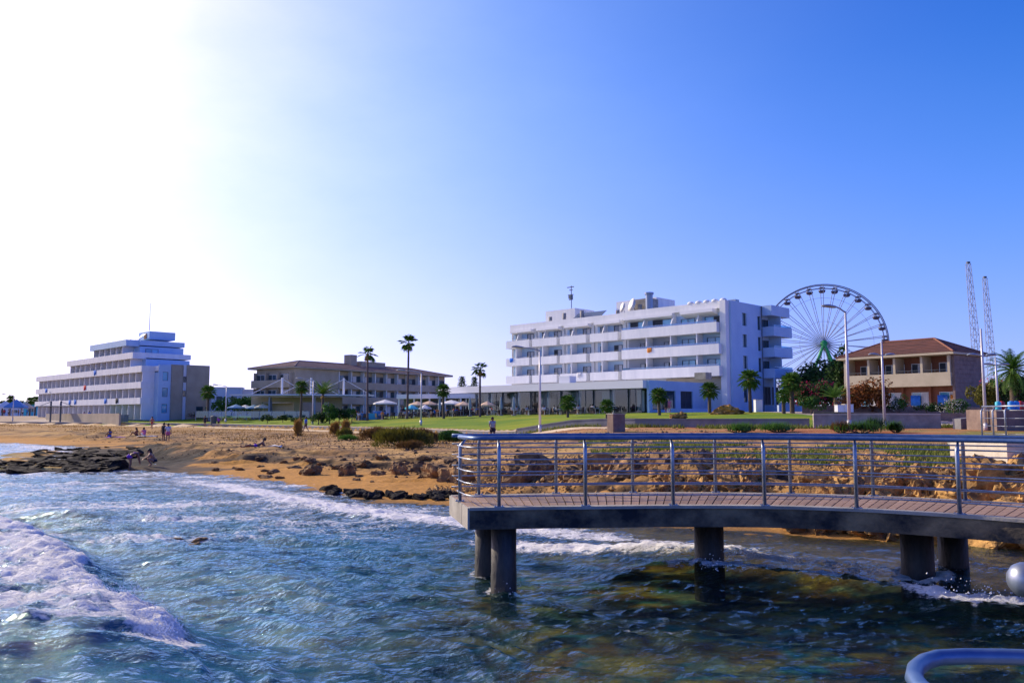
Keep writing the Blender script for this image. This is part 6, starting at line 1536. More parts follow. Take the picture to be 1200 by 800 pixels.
# ------------------------------------------------------------------ people
def person(x, y, z, heading, label, pose='stand', h=1.7, top='cloth_w', bottom='cloth_k', skin='skin', group=None, hair=True, long_hair=False, seed=0):
    """one continuous skinned body, with hair and clothing as children; local +y is forward"""
    k = h/1.72; r_ = random.Random(seed+int(abs(x)*100))
    J = dict(pelvis=(0, 0, .93), waist=(0, 0, 1.08), chest=(0, .01, 1.32), neck=(0, .01, 1.47), head=(0, .03, 1.58), crown=(0, .02, 1.69),
             sl=(-.18, 0, 1.40), sr=(.18, 0, 1.40), el=(-.25, .0, 1.13), er=(.25, .0, 1.13), wl=(-.26, .06, .90), wr=(.26, .06, .90), hl=(-.26, .09, .82), hr=(.26, .09, .82),
             hpl=(-.09, 0, .90), hpr=(.09, 0, .90), kl=(-.10, .02, .50), kr=(.10, .02, .50), al=(-.10, -.02, .08), ar=(.10, -.02, .08), tl=(-.11, .14, .03), tr=(.11, .14, .03))
    if pose == 'walk':
        J.update(kl=(-.09, .17, .52), al=(-.09, .24, .10), tl=(-.10, .40, .05), kr=(.09, -.04, .50), ar=(.09, -.33, .14), tr=(.10, -.20, .04), el=(-.25, -.10, 1.15), wl=(-.25, -.08, .92), hl=(-.25, -.04, .84), er=(.26, .08, 1.15), wr=(.25, .22, .97), hr=(.24, .27, .90))
    if pose == 'bend':
        J.update(pelvis=(0, -.05, .90), waist=(0, .06, 1.02), chest=(0, .30, 1.12), neck=(0, .45, 1.13), head=(0, .56, 1.10), crown=(0, .66, 1.06), sl=(-.17, .36, 1.10), sr=(.17, .36, 1.10), el=(-.19, .44, .86), er=(.19, .44, .86), wl=(-.15, .50, .64), wr=(.15, .50, .64), hl=(-.13, .52, .55), hr=(.13, .52, .55), kl=(-.12, .06, .50), kr=(.12, .0, .50), al=(-.14, -.02, .08), ar=(.14, -.08, .08))
    if pose == 'squat':
        J.update(pelvis=(0, -.12, .28), waist=(0, -.06, .42), chest=(0, .08, .62), neck=(0, .14, .75), head=(0, .18, .85), crown=(0, .19, .95), sl=(-.17, .10, .70), sr=(.17, .10, .70), el=(-.24, .28, .52), er=(.24, .28, .52), wl=(-.12, .42, .44), wr=(.12, .42, .44), hl=(-.08, .48, .40), hr=(.08, .48, .40), hpl=(-.09, -.12, .27), hpr=(.09, -.12, .27), kl=(-.15, .26, .46), kr=(.15, .26, .46), al=(-.13, .02, .08), ar=(.13, .02, .08), tl=(-.14, .18, .03), tr=(.14, .18, .03))
    if pose == 'sit':
        J.update(pelvis=(0, -.1, .14), waist=(0, -.13, .28), chest=(0, -.10, .52), neck=(0, -.05, .66), head=(0, -.01, .76), crown=(0, 0, .87), sl=(-.18, -.10, .60), sr=(.18, -.10, .60), el=(-.26, .06, .40), er=(.26, .06, .40), wl=(-.15, .24, .40), wr=(.15, .24, .40), hl=(-.08, .30, .40), hr=(.08, .30, .40), hpl=(-.09, -.08, .13), hpr=(.09, -.08, .13), kl=(-.13, .32, .46), kr=(.13, .34, .44), al=(-.11, .50, .09), ar=(.11, .52, .09), tl=(-.11, .66, .05), tr=(.11, .68, .05))
    if pose == 'chairsit':
        J.update(pelvis=(0, -.1, .52), waist=(0, -.12, .66), chest=(0, -.10, .90), neck=(0, -.08, 1.04), head=(0, -.05, 1.14), crown=(0, -.05, 1.25), sl=(-.18, -.10, .98), sr=(.18, -.10, .98), el=(-.24, .02, .74), er=(.24, .02, .74), wl=(-.16, .26, .72), wr=(.16, .26, .72), hl=(-.12, .34, .72), hr=(.12, .34, .72), hpl=(-.09, -.08, .52), hpr=(.09, -.08, .52), kl=(-.11, .36, .50), kr=(.11, .36, .50), al=(-.11, .36, .09), ar=(.11, .36, .09), tl=(-.11, .50, .04), tr=(.11, .50, .04))
    if pose == 'lie':
        J.update(pelvis=(0, 0, .12), waist=(0, -.16, .16), chest=(0, -.38, .30), neck=(0, -.50, .42), head=(0, -.55, .52), crown=(0, -.57, .63), sl=(-.18, -.42, .36), sr=(.18, -.42, .36), el=(-.25, -.60, .12), er=(.25, -.60, .12), wl=(-.24, -.38, .06), wr=(.24, -.38, .06), hl=(-.23, -.30, .06), hr=(.23, -.30, .06), hpl=(-.09, .03, .11), hpr=(.09, .03, .11), kl=(-.11, .46, .20), kr=(.11, .46, .12), al=(-.11, .88, .07), ar=(.11, .88, .07), tl=(-.11, .93, .20), tr=(.11, .93, .20))
    rad = dict(pelvis=.135, waist=.115, chest=.135, neck=.052, head=.092, crown=.07, sl=.058, sr=.058, el=.04, er=.04, wl=.028, wr=.028, hl=.034, hr=.034, hpl=.09, hpr=.09, kl=.056, kr=.056, al=.036, ar=.036, tl=.03, tr=.03)
    names = list(J); V_ = [tuple(c*k for c in J[n]) for n in names]; ix = {n: i for i, n in enumerate(names)}
    E = [('pelvis', 'waist'), ('waist', 'chest'), ('chest', 'neck'), ('neck', 'head'), ('head', 'crown'), ('chest', 'sl'), ('chest', 'sr'), ('sl', 'el'), ('sr', 'er'), ('el', 'wl'), ('er', 'wr'), ('wl', 'hl'), ('wr', 'hr'),
         ('pelvis', 'hpl'), ('pelvis', 'hpr'), ('hpl', 'kl'), ('hpr', 'kr'), ('kl', 'al'), ('kr', 'ar'), ('al', 'tl'), ('ar', 'tr')]
    edges = [(ix[a], ix[b_]) for a, b_ in E]; radii = [rad[n]*k for n in names]
    for s_ in 'lr':                                        # five fingers, unequal and curled
        hand, wrist = Vector(J['h'+s_]), Vector(J['w'+s_]); d = (hand-wrist).normalized(); sd = Vector((1, 0, 0)) if abs(d.x) < 0.8 else Vector((0, 1, 0))
        sd = (sd - d*sd.dot(d)).normalized(); cu = d.cross(sd)
        for f, (o_, l_) in enumerate(((-.033, .06), (-.012, .075), (.010, .08), (.032, .07))):
            b0 = len(V_); V_ += [tuple((hand + sd*o_ + d*.03)*k), tuple((hand + sd*o_ + d*(.03+l_*.6) + cu*.01)*k), tuple((hand + sd*o_ + d*(.03+l_) + cu*.025)*k)]
            radii += [.0095*k, .009*k, .008*k]; edges += [(ix['h'+s_], b0), (b0, b0+1), (b0+1, b0+2)]
        b0 = len(V_); V_ += [tuple((hand - sd*.045 - d*.015)*k), tuple((hand - sd*.062 + d*.03)*k)]; radii += [.011*k, .009*k]; edges += [(ix['h'+s_], b0), (b0, b0+1)]
    me = bpy.data.meshes.new('person_body'); me.from_pydata(V_, edges, []); me.materials.append(MT[skin])
    t = empty('person', (x, y, z), heading, label, 'person', group)
    o = link_mesh('body', me, t)
    sk = o.modifiers.new('skin', 'SKIN'); sk.use_smooth_shade = True; ss = o.modifiers.new('sub', 'SUBSURF'); ss.levels = 1; ss.render_levels = 1
    lay = me.skin_vertices[0].data if len(me.skin_vertices) else None
    if lay is None:
        bpy.context.view_layer.objects.active = o; lay = me.skin_vertices[0].data
    for i, r0 in enumerate(radii): lay[i].radius = (r0*1.1, r0*1.1)
    lay[0].use_root = True
    v = lambda n: Vector(J[n])*k
    def garment(name, runs, mat):
        q = MB()
        for pts, rr in runs: q.tube(pts, [r0*k for r0 in rr], 12)
        return add(t, name, q, MT[mat], True)
    if top and top != 'bikini':
        nk = v('chest').lerp(v('neck'), 0.75)
        garment('shirt', [([v('pelvis').lerp(v('waist'), .3), v('waist'), v('chest').lerp(v('waist'), .3), v('chest'), nk], [.165, .155, .175, .18, .085]),
                          ([v('chest').lerp(v('sl'), .5), v('sl'), v('sl').lerp(v('el'), .75)], [.10, .085, .066]), ([v('chest').lerp(v('sr'), .5), v('sr'), v('sr').lerp(v('er'), .75)], [.10, .085, .066])], top)
    elif top == 'bikini':
        garment('swim_top', [([v('chest')-Vector((0, 0, .05)), v('chest')+Vector((0, 0, .03))], [.16, .155])], bottom)
    leg = .62 if top != 'bikini' else .16
    garment('shorts' if leg > .3 else 'swim_bottom', [([v('waist').lerp(v('pelvis'), .4), v('pelvis'), v('hpl').lerp(v('hpr'), .5)-Vector((0, 0, .03))], [.155, .17, .155]),
                       ([v('hpl'), v('hpl').lerp(v('kl'), leg)], [.115, .095]), ([v('hpr'), v('hpr').lerp(v('kr'), leg)], [.115, .095])], bottom)
    q = MB(); hd, cr = v('head'), v('crown'); ax = (cr-hd).normalized(); back = Vector((0, -1, 0)) if pose not in ('bend',) else Vector((0, 0, 1))
    q.tube([hd + back*.02 - ax*.02, hd + back*.035 + ax*.03, cr + back*.02, cr + ax*.055*k], [.10*k, .118*k, .105*k, .03*k], 12)
    if long_hair: q.tube([hd + back*.06, hd + back*.10 - ax*.10, hd + back*.11 - ax*.26], [.09*k, .08*k, .04*k], 8)
    add(t, 'hair', q, MT['hair'], True)
    # face: eyes, nose, ears
    fw = Vector((0, 1, 0)) if pose != 'bend' else Vector((0, .35, -.94)); q = MB()
    q.tube([hd + fw*.095*k + ax*.015, hd + fw*.125*k - ax*.015], [.009, .015], 6); add(t, 'nose', q, MT[skin], True)
    for s_ in (-1, 1):
        q = MB(); c = hd + fw*.093*k + Vector((s_*.034*k, 0, 0)) + ax*.022*k; q.tube([c - fw*.006, c + fw*.006], .011, 6); add(t, 'eye', q, MT['hair'])
        q = MB(); c = hd + Vector((s_*.102*k, 0, 0)); q.tube([c - ax*.03, c, c + ax*.03], [.010, .018, .010], 6); add(t, 'ear', q, MT[skin], True)
    return t
def pp(px, pfeet, Y=None, hint=1.2):
    p = at_ground(px, pfeet, hint) if Y is None else Vector((gp(px, Y), Y, 0)); p.z = hz(p.x, p.y); return p
def put(px, pf, heading, label, Y=None, dz=0.0, **kw):
    p = pp(px, pf, Y); return person(p.x, p.y, p.z+dz, R(heading), label, **kw)
put(577, 509, 205, 'man in pale t-shirt and dark shorts walking on the path left of the concrete block', pose='walk', h=1.78, top='cloth_g', bottom='cloth_k', skin='skin2', Y=61)
wb = gz(152, 551, 0.0); person(wb.x, wb.y, -0.12, R(-55), 'bather in purple swimwear bending over at the edge of the water', 'bend', 1.55, 'bikini', 'cloth_p', 'skin2', long_hair=True)
p = at_ground(178, 546, 0.2); person(p.x, p.y, max(p.z, 0.03), R(120), 'crouching bather in dark swimwear on the sand by the water', 'squat', 1.6, 'bikini', 'cloth_k', 'skin', long_hair=True)
put(191.5, 517, 160, 'standing beachgoer in black shorts, left of the pair on the beach', h=1.65, top='cloth_k', bottom='cloth_k', skin='skin2')
put(196.5, 518, 200, 'standing beachgoer in white top, right of the pair on the beach', h=1.62, top='cloth_w', bottom='cloth_pk', skin='skin2', long_hair=True)
put(178, 503, 180, 'shirtless stroller in red shorts on the far beach path', h=1.75, top='bikini', bottom='cloth_r', skin='skin', pose='walk')
put(128, 512, 60, 'sunbather sitting on the beach, leftmost of the seated three', pose='sit', top='bikini', bottom='cloth_b', skin='skin2')
put(159, 511, 100, 'sunbather with dark hair sitting, middle of the seated three', pose='sit', top='bikini', bottom='cloth_k', skin='skin2', long_hair=True)
put(168, 511, 60, 'sunbather sitting on the beach, rightmost of the seated three', pose='sit', top='cloth_pk', bottom='cloth_w', skin='skin')
put(299, 525, 120, 'sunbather reclining on elbows on the open beach', pose='lie', top='bikini', bottom='cloth_p', skin='skin2')
put(240, 500, 180, 'walker in dark clothes beside the litter bin', h=1.7, top='cloth_k', bottom='cloth_k', skin='skin2')
put(256, 500, 200, 'walker in purple top just right of the litter bin', h=1.5, top='cloth_p', bottom='cloth_k', skin='skin2', pose='walk')
put(351, 506, 90, 'woman in white dress walking beside a man in blue', h=1.68, top='cloth_w', bottom='cloth_w', skin='skin', pose='walk', long_hair=True, Y=97)
put(358.5, 507, 90, 'man in bright blue shirt and black shorts walking the path', h=1.76, top='cloth_b', bottom='cloth_k', skin='skin2', pose='walk', Y=96)
put(98, 492, 180, 'walker in purple beside the round bush by the stepped hotel', h=1.65, top='cloth_p', bottom='cloth_k', skin='skin2', Y=165)
put(104, 492, 180, 'walker in pale blue right beside the round bush by the stepped hotel', h=1.75, top='cloth_b', bottom='cloth_w', skin='skin2', Y=165)
put(781, 483, 180, 'hotel guest in dark blue by the restaurant flank wall', h=1.7, top='cloth_k', bottom='cloth_k', skin='skin2', Y=98)
put(784.5, 483, 180, 'hotel guest in pink by the restaurant flank wall', h=1.65, top='cloth_pk', bottom='cloth_pk', skin='skin', Y=98)
put(416, 484, 180, 'guest in orange red standing among the terrace tables near the first tall palm', h=1.75, top='cloth_r', bottom='cloth_k', skin='skin2', Y=119)
put(472, 484, 180, 'guest in dark blue standing by the tallest palm trunk', h=1.8, top='cloth_k', bottom='cloth_k', skin='skin2', Y=121)
for px, py, cl, lb in ((172, 511.5, 'cloth_w', 'pale towel spread under the rightmost seated sunbather'), (135, 512.5, 'cloth_p', 'purple towel spread beside the leftmost seated sunbather'), (312, 524.5, 'cloth_w', 'white and purple towel spread beside the reclining sunbather')):
    p = at_ground(px, py, 1.0); q = MB(); n = 8; vs = []
    for i in range(n+1):
        for j in range(4): X_, Y_ = p.x-0.95+1.9*i/n, p.y-0.4+0.8*j/3; vs.append((X_-p.x, Y_-p.y, hz(X_, Y_, True)-p.z+0.05+0.02*math.sin(i*2+j)))
    q.add(vs, [(4*i+j, 4*i+4+j, 4*i+5+j, 4*i+j+1) for i in range(n) for j in range(3)]); o = q.obj('beach_towel', MT[cl], None, True, p); so = o.modifiers.new('t', 'SOLIDIFY'); so.thickness = 0.02; tag(o, lb, 'towel')

# ------------------------------------------------------------------ parasols, tables, chairs
def parasol(px, Y, zt, w, mat, label, closed=False, group=None):
    x = gp(px, Y); z = hz(x, Y); t = empty('parasol', (x, Y, z), rnd.random(), label, 'parasol', group); h = EYE + (487-zt)/F_PX*Y - z
    q = MB(); q.cyl(0, 0, 0, h, 0.035, 8); add(t, 'pole', q, MT['alu'])
    q = MB(); q.cyl(0, 0, 0.0, 0.12, 0.35, 12); add(t, 'foot', q, MT['conc'])
    q = MB(); n = 8
    if closed: q.tube([(0, 0, h*0.35), (0, 0, h*0.5), (0, 0, h*0.9), (0, 0, h+0.05)], [0.20, 0.24, 0.12, 0.02], 8)
    else:
        vs = [(0, 0, h)]; 
        for i in range(n): a = 2*math.pi*i/n; vs.append((math.cos(a)*w/2, math.sin(a)*w/2, h-0.55))
        for i in range(n): a = 2*math.pi*i/n; vs.append((math.cos(a)*w/2, math.sin(a)*w/2, h-0.73))
        fs = [(0, 1+i, 1+(i+1) % n) for i in range(n)] + [(1+i, 9+i, 9+(i+1) % n, 1+(i+1) % n) for i in range(n)]
        q.add(vs, fs)
    add(t, 'canopy', q, MT[mat])
PA = (('leftmost pale parasol on the terrace left of the brown building', 276, 141, 473.5, 3.0, 'canvas_b'), ('second pale blue parasol on the left terrace', 287, 143, 474, 2.6, 'canvas'),
      ('third white parasol on the left terrace', 297, 142, 474, 2.8, 'canvas_b'), ('fourth parasol on the left terrace, nearest the canopy wall', 308, 141, 473, 3.0, 'canvas'),
      ('white parasol between the two left tall palms', 451, 124, 468, 3.6, 'canvas'), ('teal green low parasol right of the tallest palm', 482, 126, 474, 2.2, 'plast_t'),
      ('peach parasol right of the tallest palm', 489, 128, 470, 3.0, 'canvas_o'), ('white parasol left of the short bushy palm', 498, 126, 474, 2.2, 'canvas'), ('peach parasol left of the short bushy palm', 503, 130, 469.5, 3.2, 'canvas_o'),
      ('white parasol right of the short bushy palm', 529, 124, 468.5, 4.2, 'canvas'), ('peach parasol before the restaurant left end', 543, 122, 470, 2.8, 'canvas_o'), ('beige parasol beside the middle height palm', 571, 118, 470, 2.4, 'canvas_o'))
for lb, px, Y, zt, w, mt in PA: parasol(px, Y, zt, w, mt, lb)
for i, (px, Y, lb) in enumerate(((317, 140, 'closed dark parasol at the left end of the canopy'), (515, 121, 'closed beige parasol left of the bushy palm'), (550.5, 117, 'closed grey parasol before the restaurant left end'), (587, 114, 'closed grey parasol right of the middle height palm'), (602, 112, 'closed parasol between the palm and the tall lamp'))):
    parasol(px, Y, 465, 1, 'cloth_g' if i else 'frame', lb, True)
def chair_mesh():
    q = MB(); q.box(-.24, .24, -.24, .24, .40, .46)
    for a, b_ in ((-1, -1), (1, -1), (1, 1), (-1, 1)): q.box(a*.22-.02, a*.22+.02, b_*.22-.02, b_*.22+.02, 0, .40)
    q.prism_x([(.20, .46), (.25, .46), (.32, .92), (.27, .92)], -.24, .24); q.box(-.27, -.24, -.2, .24, .60, .64); q.box(.24, .27, -.2, .24, .60, .64)
    return q
CH = chair_mesh().mesh('chair', MT['chair']); CHW = chair_mesh().mesh('chair', MT['cloth_w'])
tb = MB(); tb.cyl(0, 0, .70, .74, .48, 14); tb.cyl(0, 0, 0.03, .70, .035, 8); tb.cyl(0, 0, 0, .03, .25, 12); TB = tb.mesh('table', MT['canvas'])
k = 0
for i in range(26):
    # along the restaurant glass front
    s_ = -39.0 + i*1.48; lx, ly = s_ + rnd.uniform(-.2, .2), -2.0 - (i % 2)*1.7
    wx0 = 16.75 + S2*lx + S2*ly; wy0 = 105.2 - S2*lx + S2*ly; z = hz(wx0, wy0)
    o = link_mesh('cafe_table', TB, None, (wx0, wy0, z)); tag(o, ordinal(i) + ' small white cafe table from the left before the restaurant glass', 'table', 'cafe tables at the restaurant')
    for j in range(3):
        a = rnd.uniform(0, 6.28) if j == 0 else a + 2.1; cx, cy = wx0 + math.cos(a)*0.72, wy0 + math.sin(a)*0.72
        w = (i*3+j) % 5 == 0
        o = link_mesh('cafe_chair', CHW if w else CH, None, (cx, cy, hz(cx, cy)), a - math.pi/2); tag(o, ('white' if w else 'dark wicker') + ' chair at the ' + ordinal(i) + ' cafe table from the left before the restaurant', 'chair', ('white' if w else 'dark') + ' chairs at the restaurant')
        if (i*3+j) % 4 == 1:
            person(cx, cy, hz(cx, cy), a + math.pi/2, 'diner seated at the ' + ordinal(i) + ' cafe table from the left before the restaurant', 'chairsit', 1.7, rnd.choice(['cloth_w', 'cloth_k', 'cloth_r', 'cloth_g', 'cloth_pk']), 'cloth_k', 'skin2', group='diners at the restaurant tables', seed=i)
for i in range(16):
    px = 420 + i*9.2; Y = 120 + (i % 3)*2.2; x = gp(px, Y); z = hz(x, Y)
    o = link_mesh('terrace_table', TB, None, (x, Y, z)); tag(o, ordinal(i) + ' white table from the left under the parasols before the brown building', 'table', 'tables under the parasols')
    for j in range(3):
        a = rnd.uniform(0, 6.28) if j == 0 else a + 2.1; cx, cy = x + math.cos(a)*0.72, Y + math.sin(a)*0.72
        o = link_mesh('terrace_chair', CH, None, (cx, cy, hz(cx, cy)), a - math.pi/2); tag(o, 'dark chair at the ' + ordinal(i) + ' table from the left under the parasols', 'chair', 'chairs under the parasols')
        if j == 1: person(cx, cy, hz(cx, cy), a + math.pi/2, 'guest seated at the ' + ordinal(i) + ' table from the left under the parasols', 'chairsit', 1.7, rnd.choice(['cloth_w', 'cloth_b', 'cloth_r', 'cloth_g', 'cloth_o']), 'cloth_k', 'skin2', group='guests under the parasols', seed=i)
def drape(px, Y, w, h, mat, lb):
    x = gp(px, Y); z = hz(x, Y); t = empty('buffet_table', (x, Y, z), 0.1, lb, 'table'); q = MB(); q.prism([(-w/2, -.4), (w/2, -.4), (w/2+.05, .4), (-w/2-.05, .4)], 0.0, h); add(t, 'cloth', q, MT[mat]); q = MB(); q.box(-w/2-.03, w/2+.03, -.45, .45, h+.002, h+.03); add(t, 'tabletop', q, MT['cloth_w'])
drape(425, 122, 2.0, 1.0, 'canvas_b', 'blue draped buffet table left of the first tall palm'); drape(443, 123, 1.5, 1.2, 'canvas_b', 'pale blue draped counter right of the first tall palm'); drape(437, 122, 1.2, 0.9, 'plast_t', 'low teal draped table right of the first tall palm')

# ------------------------------------------------------------------ street furniture and small things
p = pp(250, 499.5); t = empty('litter_bin', p, 0, 'dark green litter bin on the path between two walkers', 'bin'); q = MB(); q.tube([(0, 0, 0), (0, 0, 1.0), (0, 0, 1.15)], [0.42, 0.5, 0.5], 12); add(t, 'body', q, MT['bin']); q = MB(); q.tube([(0, 0, 1.152), (0, 0, 1.3)], [0.52, 0.25], 12); add(t, 'lid', q, MT['bin'])
p = pp(144, 497, 150); t = empty('kiosk_box', (p.x, p.y, p.z), R(-30), 'small grey blue utility box on the path before the stepped hotel', 'box'); q = MB(); q.box(-.8, .8, -.5, .5, -.3, 1.2); add(t, 'body', q, MT['lamph']); q = MB(); q.box(-.9, .9, -.6, .6, 1.202, 1.28); add(t, 'lid', q, MT['conc'])
# shade shelter at the far left
x = gp(64.5, 160); z = hz(x, 160); t = empty('shade_shelter', (x, 160, z), R(8), 'beach shade shelter with two dark posts and a wide drooping roof at the left', 'shelter'); zt = (487-475.5)/F_PX*160 + EYE - z
for dx in (-0.9, 0.9):
    q = MB(); q.box(dx-.12, dx+.12, -.12, .12, -.2, zt+0.9); add(t, 'post', q, MT['frame'])
    q = MB(); q.tube([(dx, 0, zt+0.8), (dx+(1.9 if dx > 0 else -1.9), 0, zt+0.05)], 0.05, 6); add(t, 'stay', q, MT['frame'])
q = MB(); q.prism_x([(-1.6, -.05), (0, .06), (1.6, -.05), (1.6, -.18), (0, -.07), (-1.6, -.18)], -3.0, 2.9); o = add(t, 'roof', q, MT['frame'], loc=(0, 0, zt))
# market tents and clutter to the far left
def tent(px, Y, w, mat, lb):
    x = gp(px, Y); z = hz(x, Y); t = empty('market_tent', (x, Y, z), 0.3, lb, 'tent'); 
    q = MB(); h = 2.4; q.add([(-w/2, -w/2, h), (w/2, -w/2, h), (w/2, w/2, h), (-w/2, w/2, h), (0, 0, h+w*0.42), (-w/2, -w/2, h-.35), (w/2, -w/2, h-.35), (w/2, w/2, h-.35), (-w/2, w/2, h-.35)], [(0, 1, 4), (1, 2, 4), (2, 3, 4), (3, 0, 4), (5, 6, 1, 0), (6, 7, 2, 1), (7, 8, 3, 2), (8, 5, 0, 3)]); add(t, 'canopy', q, MT[mat])
    for a, b_ in ((-1, -1), (1, -1), (1, 1), (-1, 1)): q = MB(); q.cyl(a*w*.47, b_*w*.47, 0, h, 0.05, 6); add(t, 'post', q, MT['alu'])
tent(18, 215, 4.6, 'canvas_b', 'blue pyramid tent at the far left beyond the lamp'); tent(5, 225, 4.0, 'canvas', 'pale pyramid tent at the left edge'); tent(30, 230, 3.2, 'canvas_o', 'peach tent right of the blue pyramid tent')
def shed(px, Y, w, h, d, mat, lb, roof=None, win=2):
    x = gp(px, Y); z = hz(x, Y); t = empty('small_building', (x, Y, z), R(rnd.uniform(-15, 15)), lb, 'building')
    q = MB(); q.box(-w/2, w/2, 0, d, -1, h); add(t, 'wall', q, MT[mat]); q = MB(); q.box(-w/2-.2, w/2+.2, -.2, d+.2, h+.003, h+.22); add(t, 'roof', q, MT[roof or mat])
    for k in range(win): window(t, -w/2+w*(k+.3)/win, h*0.35, w/win*0.4, h*0.35, y=-0.005, panes=1, glass='glass', depth=0.05)
shed(36, 245, 5, 3.4, 4, 'plast_t', 'small teal kiosk at the far left', None, 1); shed(49, 250, 11, 4.0, 5, 'lilac', 'long pale blue shed left of the stepped hotel', 'white2', 3); shed(10, 290, 16, 3.0, 5, 'white', 'low white building at the left horizon', None, 4)
for i, (px, Y, h) in enumerate(((11, 235, 4.6), (34, 240, 4.2), (40, 238, 4.4), (2, 260, 3.6), (24, 262, 3.6))):
    palm(px, 490, 487-(h)/Y*F_PX+0, Y, 'fan', ('small distant palm by the blue tent', 'distant palm left of the pale shed', 'distant palm beside the pale shed', 'distant palm at the left edge', 'distant palm behind the tents')[i], 1.3, 0.2)
for i, (px, Y) in enumerate(((4, 210), (9, 214), (14, 206), (21, 212), (26, 208), (31, 216))):
    put(px, 490, rnd.uniform(0, 360), 'distant visitor standing among the market tents at the far left', Y=Y, top=('cloth_r', 'cloth_w', 'cloth_k', 'cloth_o', 'cloth_w', 'cloth_b')[i], group='visitors among the market tents', skin='skin2')
shed(256, 178, 9, 6.0, 6, 'lilac', 'pale blue white building behind the bushes left of the brown building', 'white2', 3); shed(293, 182, 10, 5.6, 5, 'white', 'white building behind the terrace parasols', None, 3)
# red/pink sun lounger covers by the hotel palm, low
for i, (px, lb) in enumerate(((253, 'bright pink covered lounger stack right of the hotel palm'), (246, 'white covered lounger stack beside the hotel palm'))):
    x = gp(px, 142); z = hz(x, 142); q = MB(); q.tube([(0, 0, 0), (0, 0, 0.5), (0, 0, 1.0-0.3*i), (0, 0, 1.2-0.4*i)], [0.75, 0.7, 0.5, 0.1], 10, flat=0.7); o = q.obj('lounger_stack', MT['cloth_pk' if i == 0 else 'cloth_w'], None, True, (x, 142, z)); tag(o, lb, 'cover')
# garden boulders and white utility cabinets on the lawn
for px, py, Y, s_, lb in ((851, 478, 80, 1.6, 'golden garden boulder on the lawn, left of the white topped one'), (861, 477, 80, 1.3, 'golden garden boulder right of its twin on the lawn before the hotel corner'), (795, 490, 70, 0.9, 'flat pale boulder at the lawn edge'), (789, 491, 70, 0.6, 'small pale stone at the lawn edge')):
    x = gp(px, Y); rock(ROCK, 'garden_boulder', x, Y, hz(x, Y)+0.15*s_, s_*1.3, s_, s_*0.7, lb, None)
for px, Y, w, h, mt, lb in ((889, 90, 0.8, 1.3, 'white2', 'small white utility cabinet before the hotel end wall'), (986, 72, 0.9, 0.95, 'alu', 'left grey utility cabinet behind the tall lamp'), (994, 72, 0.8, 1.0, 'alu', 'right grey utility cabinet behind the tall lamp')):
    x = gp(px, Y); z = hz(x, Y); t = empty('utility_cabinet', (x, Y, z), 0.2, lb, 'cabinet'); q = MB(); q.box(-w/2, w/2, -.25, .25, -.2, h); add(t, 'body', q, MT[mt]); q = MB(); q.box(-w/2+.06, w/2-.06, -.262, -.252, .15, h-.12); add(t, 'door', q, MT[mt]); q = MB(); q.box(-w/2-.03, w/2+.03, -.28, .28, h+.002, h+.05); add(t, 'lid', q, MT['conc_l'])
# orange cone-like mound and coloured drums behind the landing railing
x = gp(1140.5, 60); z = hz(x, 60); t = empty('play_dome', (x, 60, z), 0, 'small orange dome on the red ground before the house wall', 'dome'); q = MB(); q.tube([(0, 0, 0), (0, 0, .3), (0, 0, .75), (0, 0, .95)], [.52, .50, .26, .05], 12); add(t, 'dome', q, MT['plast_o'], True); q = MB(); q.tube([(0, -.5, 0), (0, -.5, .34)], [.16, .12], 8); add(t, 'opening', q, MT['dark'])
for px, Y, mt, r0, lb in ((1171, 47, 'plast_t', .16, 'teal drum behind the landing railing'), (1175.5, 47.2, 'plast_r', .15, 'red drum beside the teal drum'), (1186.5, 46, 'plast_b', .19, 'left bright blue drum at the right edge'), (1192, 46, 'plast_b', .17, 'right bright blue drum at the right edge'), (1197.5, 46.4, 'plast_r', .17, 'red orange drum at the right edge')):
    x = gp(px, Y); z = hz(x, Y)+1.15; t = empty('drum', (x, Y, z), 0, lb, 'drum'); q = MB(); q.tube([(0, 0, 0), (0, 0, .05), (0, 0, .40), (0, 0, .44)], [r0*.95, r0, r0, r0*.9], 14); add(t, 'body', q, MT[mt], True); q = MB(); q.cyl(0, 0, .442, .48, r0*.5, 10); add(t, 'lid', q, MT[mt])
q = MB(); q.box(26.4, 33, 45.2, 48.2, -1, hz(28.3, 46.5)+1.147); o = q.obj('drum_plinth', MT['stone']); tag(o, 'dark stone plinth carrying the coloured drums at the right edge', 'plinth')
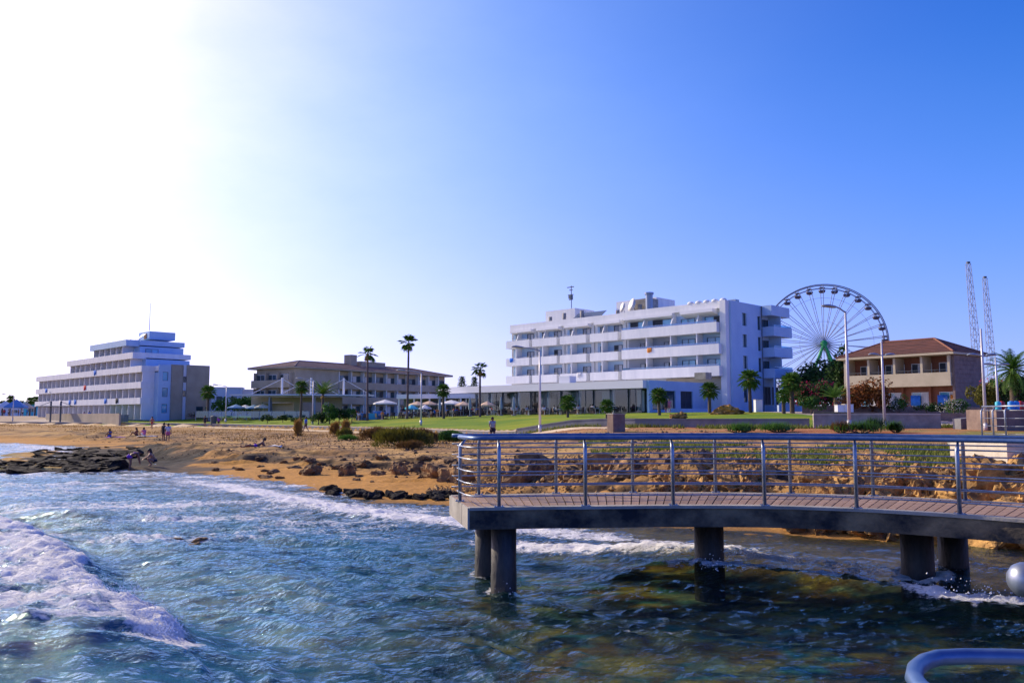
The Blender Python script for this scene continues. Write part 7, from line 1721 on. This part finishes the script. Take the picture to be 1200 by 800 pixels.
# far town and hill on the right
hx = axis([(250, 700, 15)]); hy = axis([(480, 900, 20)]); HXX, HYY = np.meshgrid(hx, hy)
HZZ = 2.0 + 30*np.exp(-((HXX-430)/110)**2 - ((HYY-690)/120)**2)*(0.7+0.6*fbm(HXX*0.02, HYY*0.02, 5, 4)) - 1.5
ii = (np.arange(len(hy)-1)[:, None]*len(hx)+np.arange(len(hx)-1)[None, :]).ravel(); me = np_mesh('hill', np.stack([HXX.ravel(), HYY.ravel(), HZZ.ravel()], 1), np.stack([ii, ii+1, ii+len(hx)+1, ii+len(hx)], 1), ground_mat('hill_scrub', False, (0.10, 0.13, 0.08), (0.22, 0.20, 0.14), bump=0.2, sc=0.03)); o = link_mesh('hill', me); o['kind'] = 'structure'
for i in range(26):
    X_, Y_ = rnd.uniform(330, 440), rnd.uniform(540, 660); z = float(2.0 + 30*np.exp(-((X_-430)/110)**2 - ((Y_-690)/120)**2)*0.95 - 3); w, h, d = rnd.uniform(7, 14), rnd.uniform(4, 8), rnd.uniform(7, 10)
    t = empty('town_house', (X_, Y_, z), rnd.uniform(-.6, .6), 'small pale distant house of the town on the hill behind the right edge palms', 'house', 'distant town houses on the hill')
    q = MB(); q.box(-w/2, w/2, 0, d, -3, h); add(t, 'wall', q, MT[rnd.choice(['white', 'cream', 'beige'])]); q = MB(); q.box(-w/2-.2, w/2+.2, -.2, d+.2, h+.01, h+.4); add(t, 'roof', q, MT[rnd.choice(['white2', 'roof', 'conc'])])
for i in range(9):
    X_, Y_ = rnd.uniform(150, 260), rnd.uniform(230, 330); tree('broadleaf_tree', X_, Y_, rnd.uniform(7, 10), 6, 4, 6, 'distant dark tree of the belt behind the right edge palms', 'leafd', 700, 0.9, 60+i, 0.3, 9, group='distant tree belt on the right')
# rocks lying against the landing slab, and pale slabs on the red ground
for X_, Y_, s_, lb in ((12.6, 20.2, 1.5, 'large golden boulder leaning on the pale landing slab'), (14.6, 19.6, 1.3, 'golden boulder under the pale landing slab'), (11.4, 19.8, 1.0, 'golden boulder left of the pale landing slab'), (13.6, 18.9, 1.1, 'low golden boulder in front of the pale landing slab'), (16.2, 19.4, 1.4, 'boulder at the right under the pale landing slab')):
    rock(ROCK, 'boulder', X_, Y_, 1.25, s_*1.3, s_, s_*0.8, lb, None)
for px, py, w, lb in ((1097, 495, 1.6, 'left pale paving slab lying on the red ground'), (1113, 496, 2.4, 'middle pale paving slab lying on the red ground'), (1078, 494, 1.0, 'small pale paving slab lying on the red ground')):
    p = at_ground(px, py, 2.1); q = MB(); q.box(-w/2, w/2, -.3, .3, -.05, .10); o = q.obj('paving_slab', MT['conc_l'], None, False, p, 0.2); tag(o, lb, 'slab')
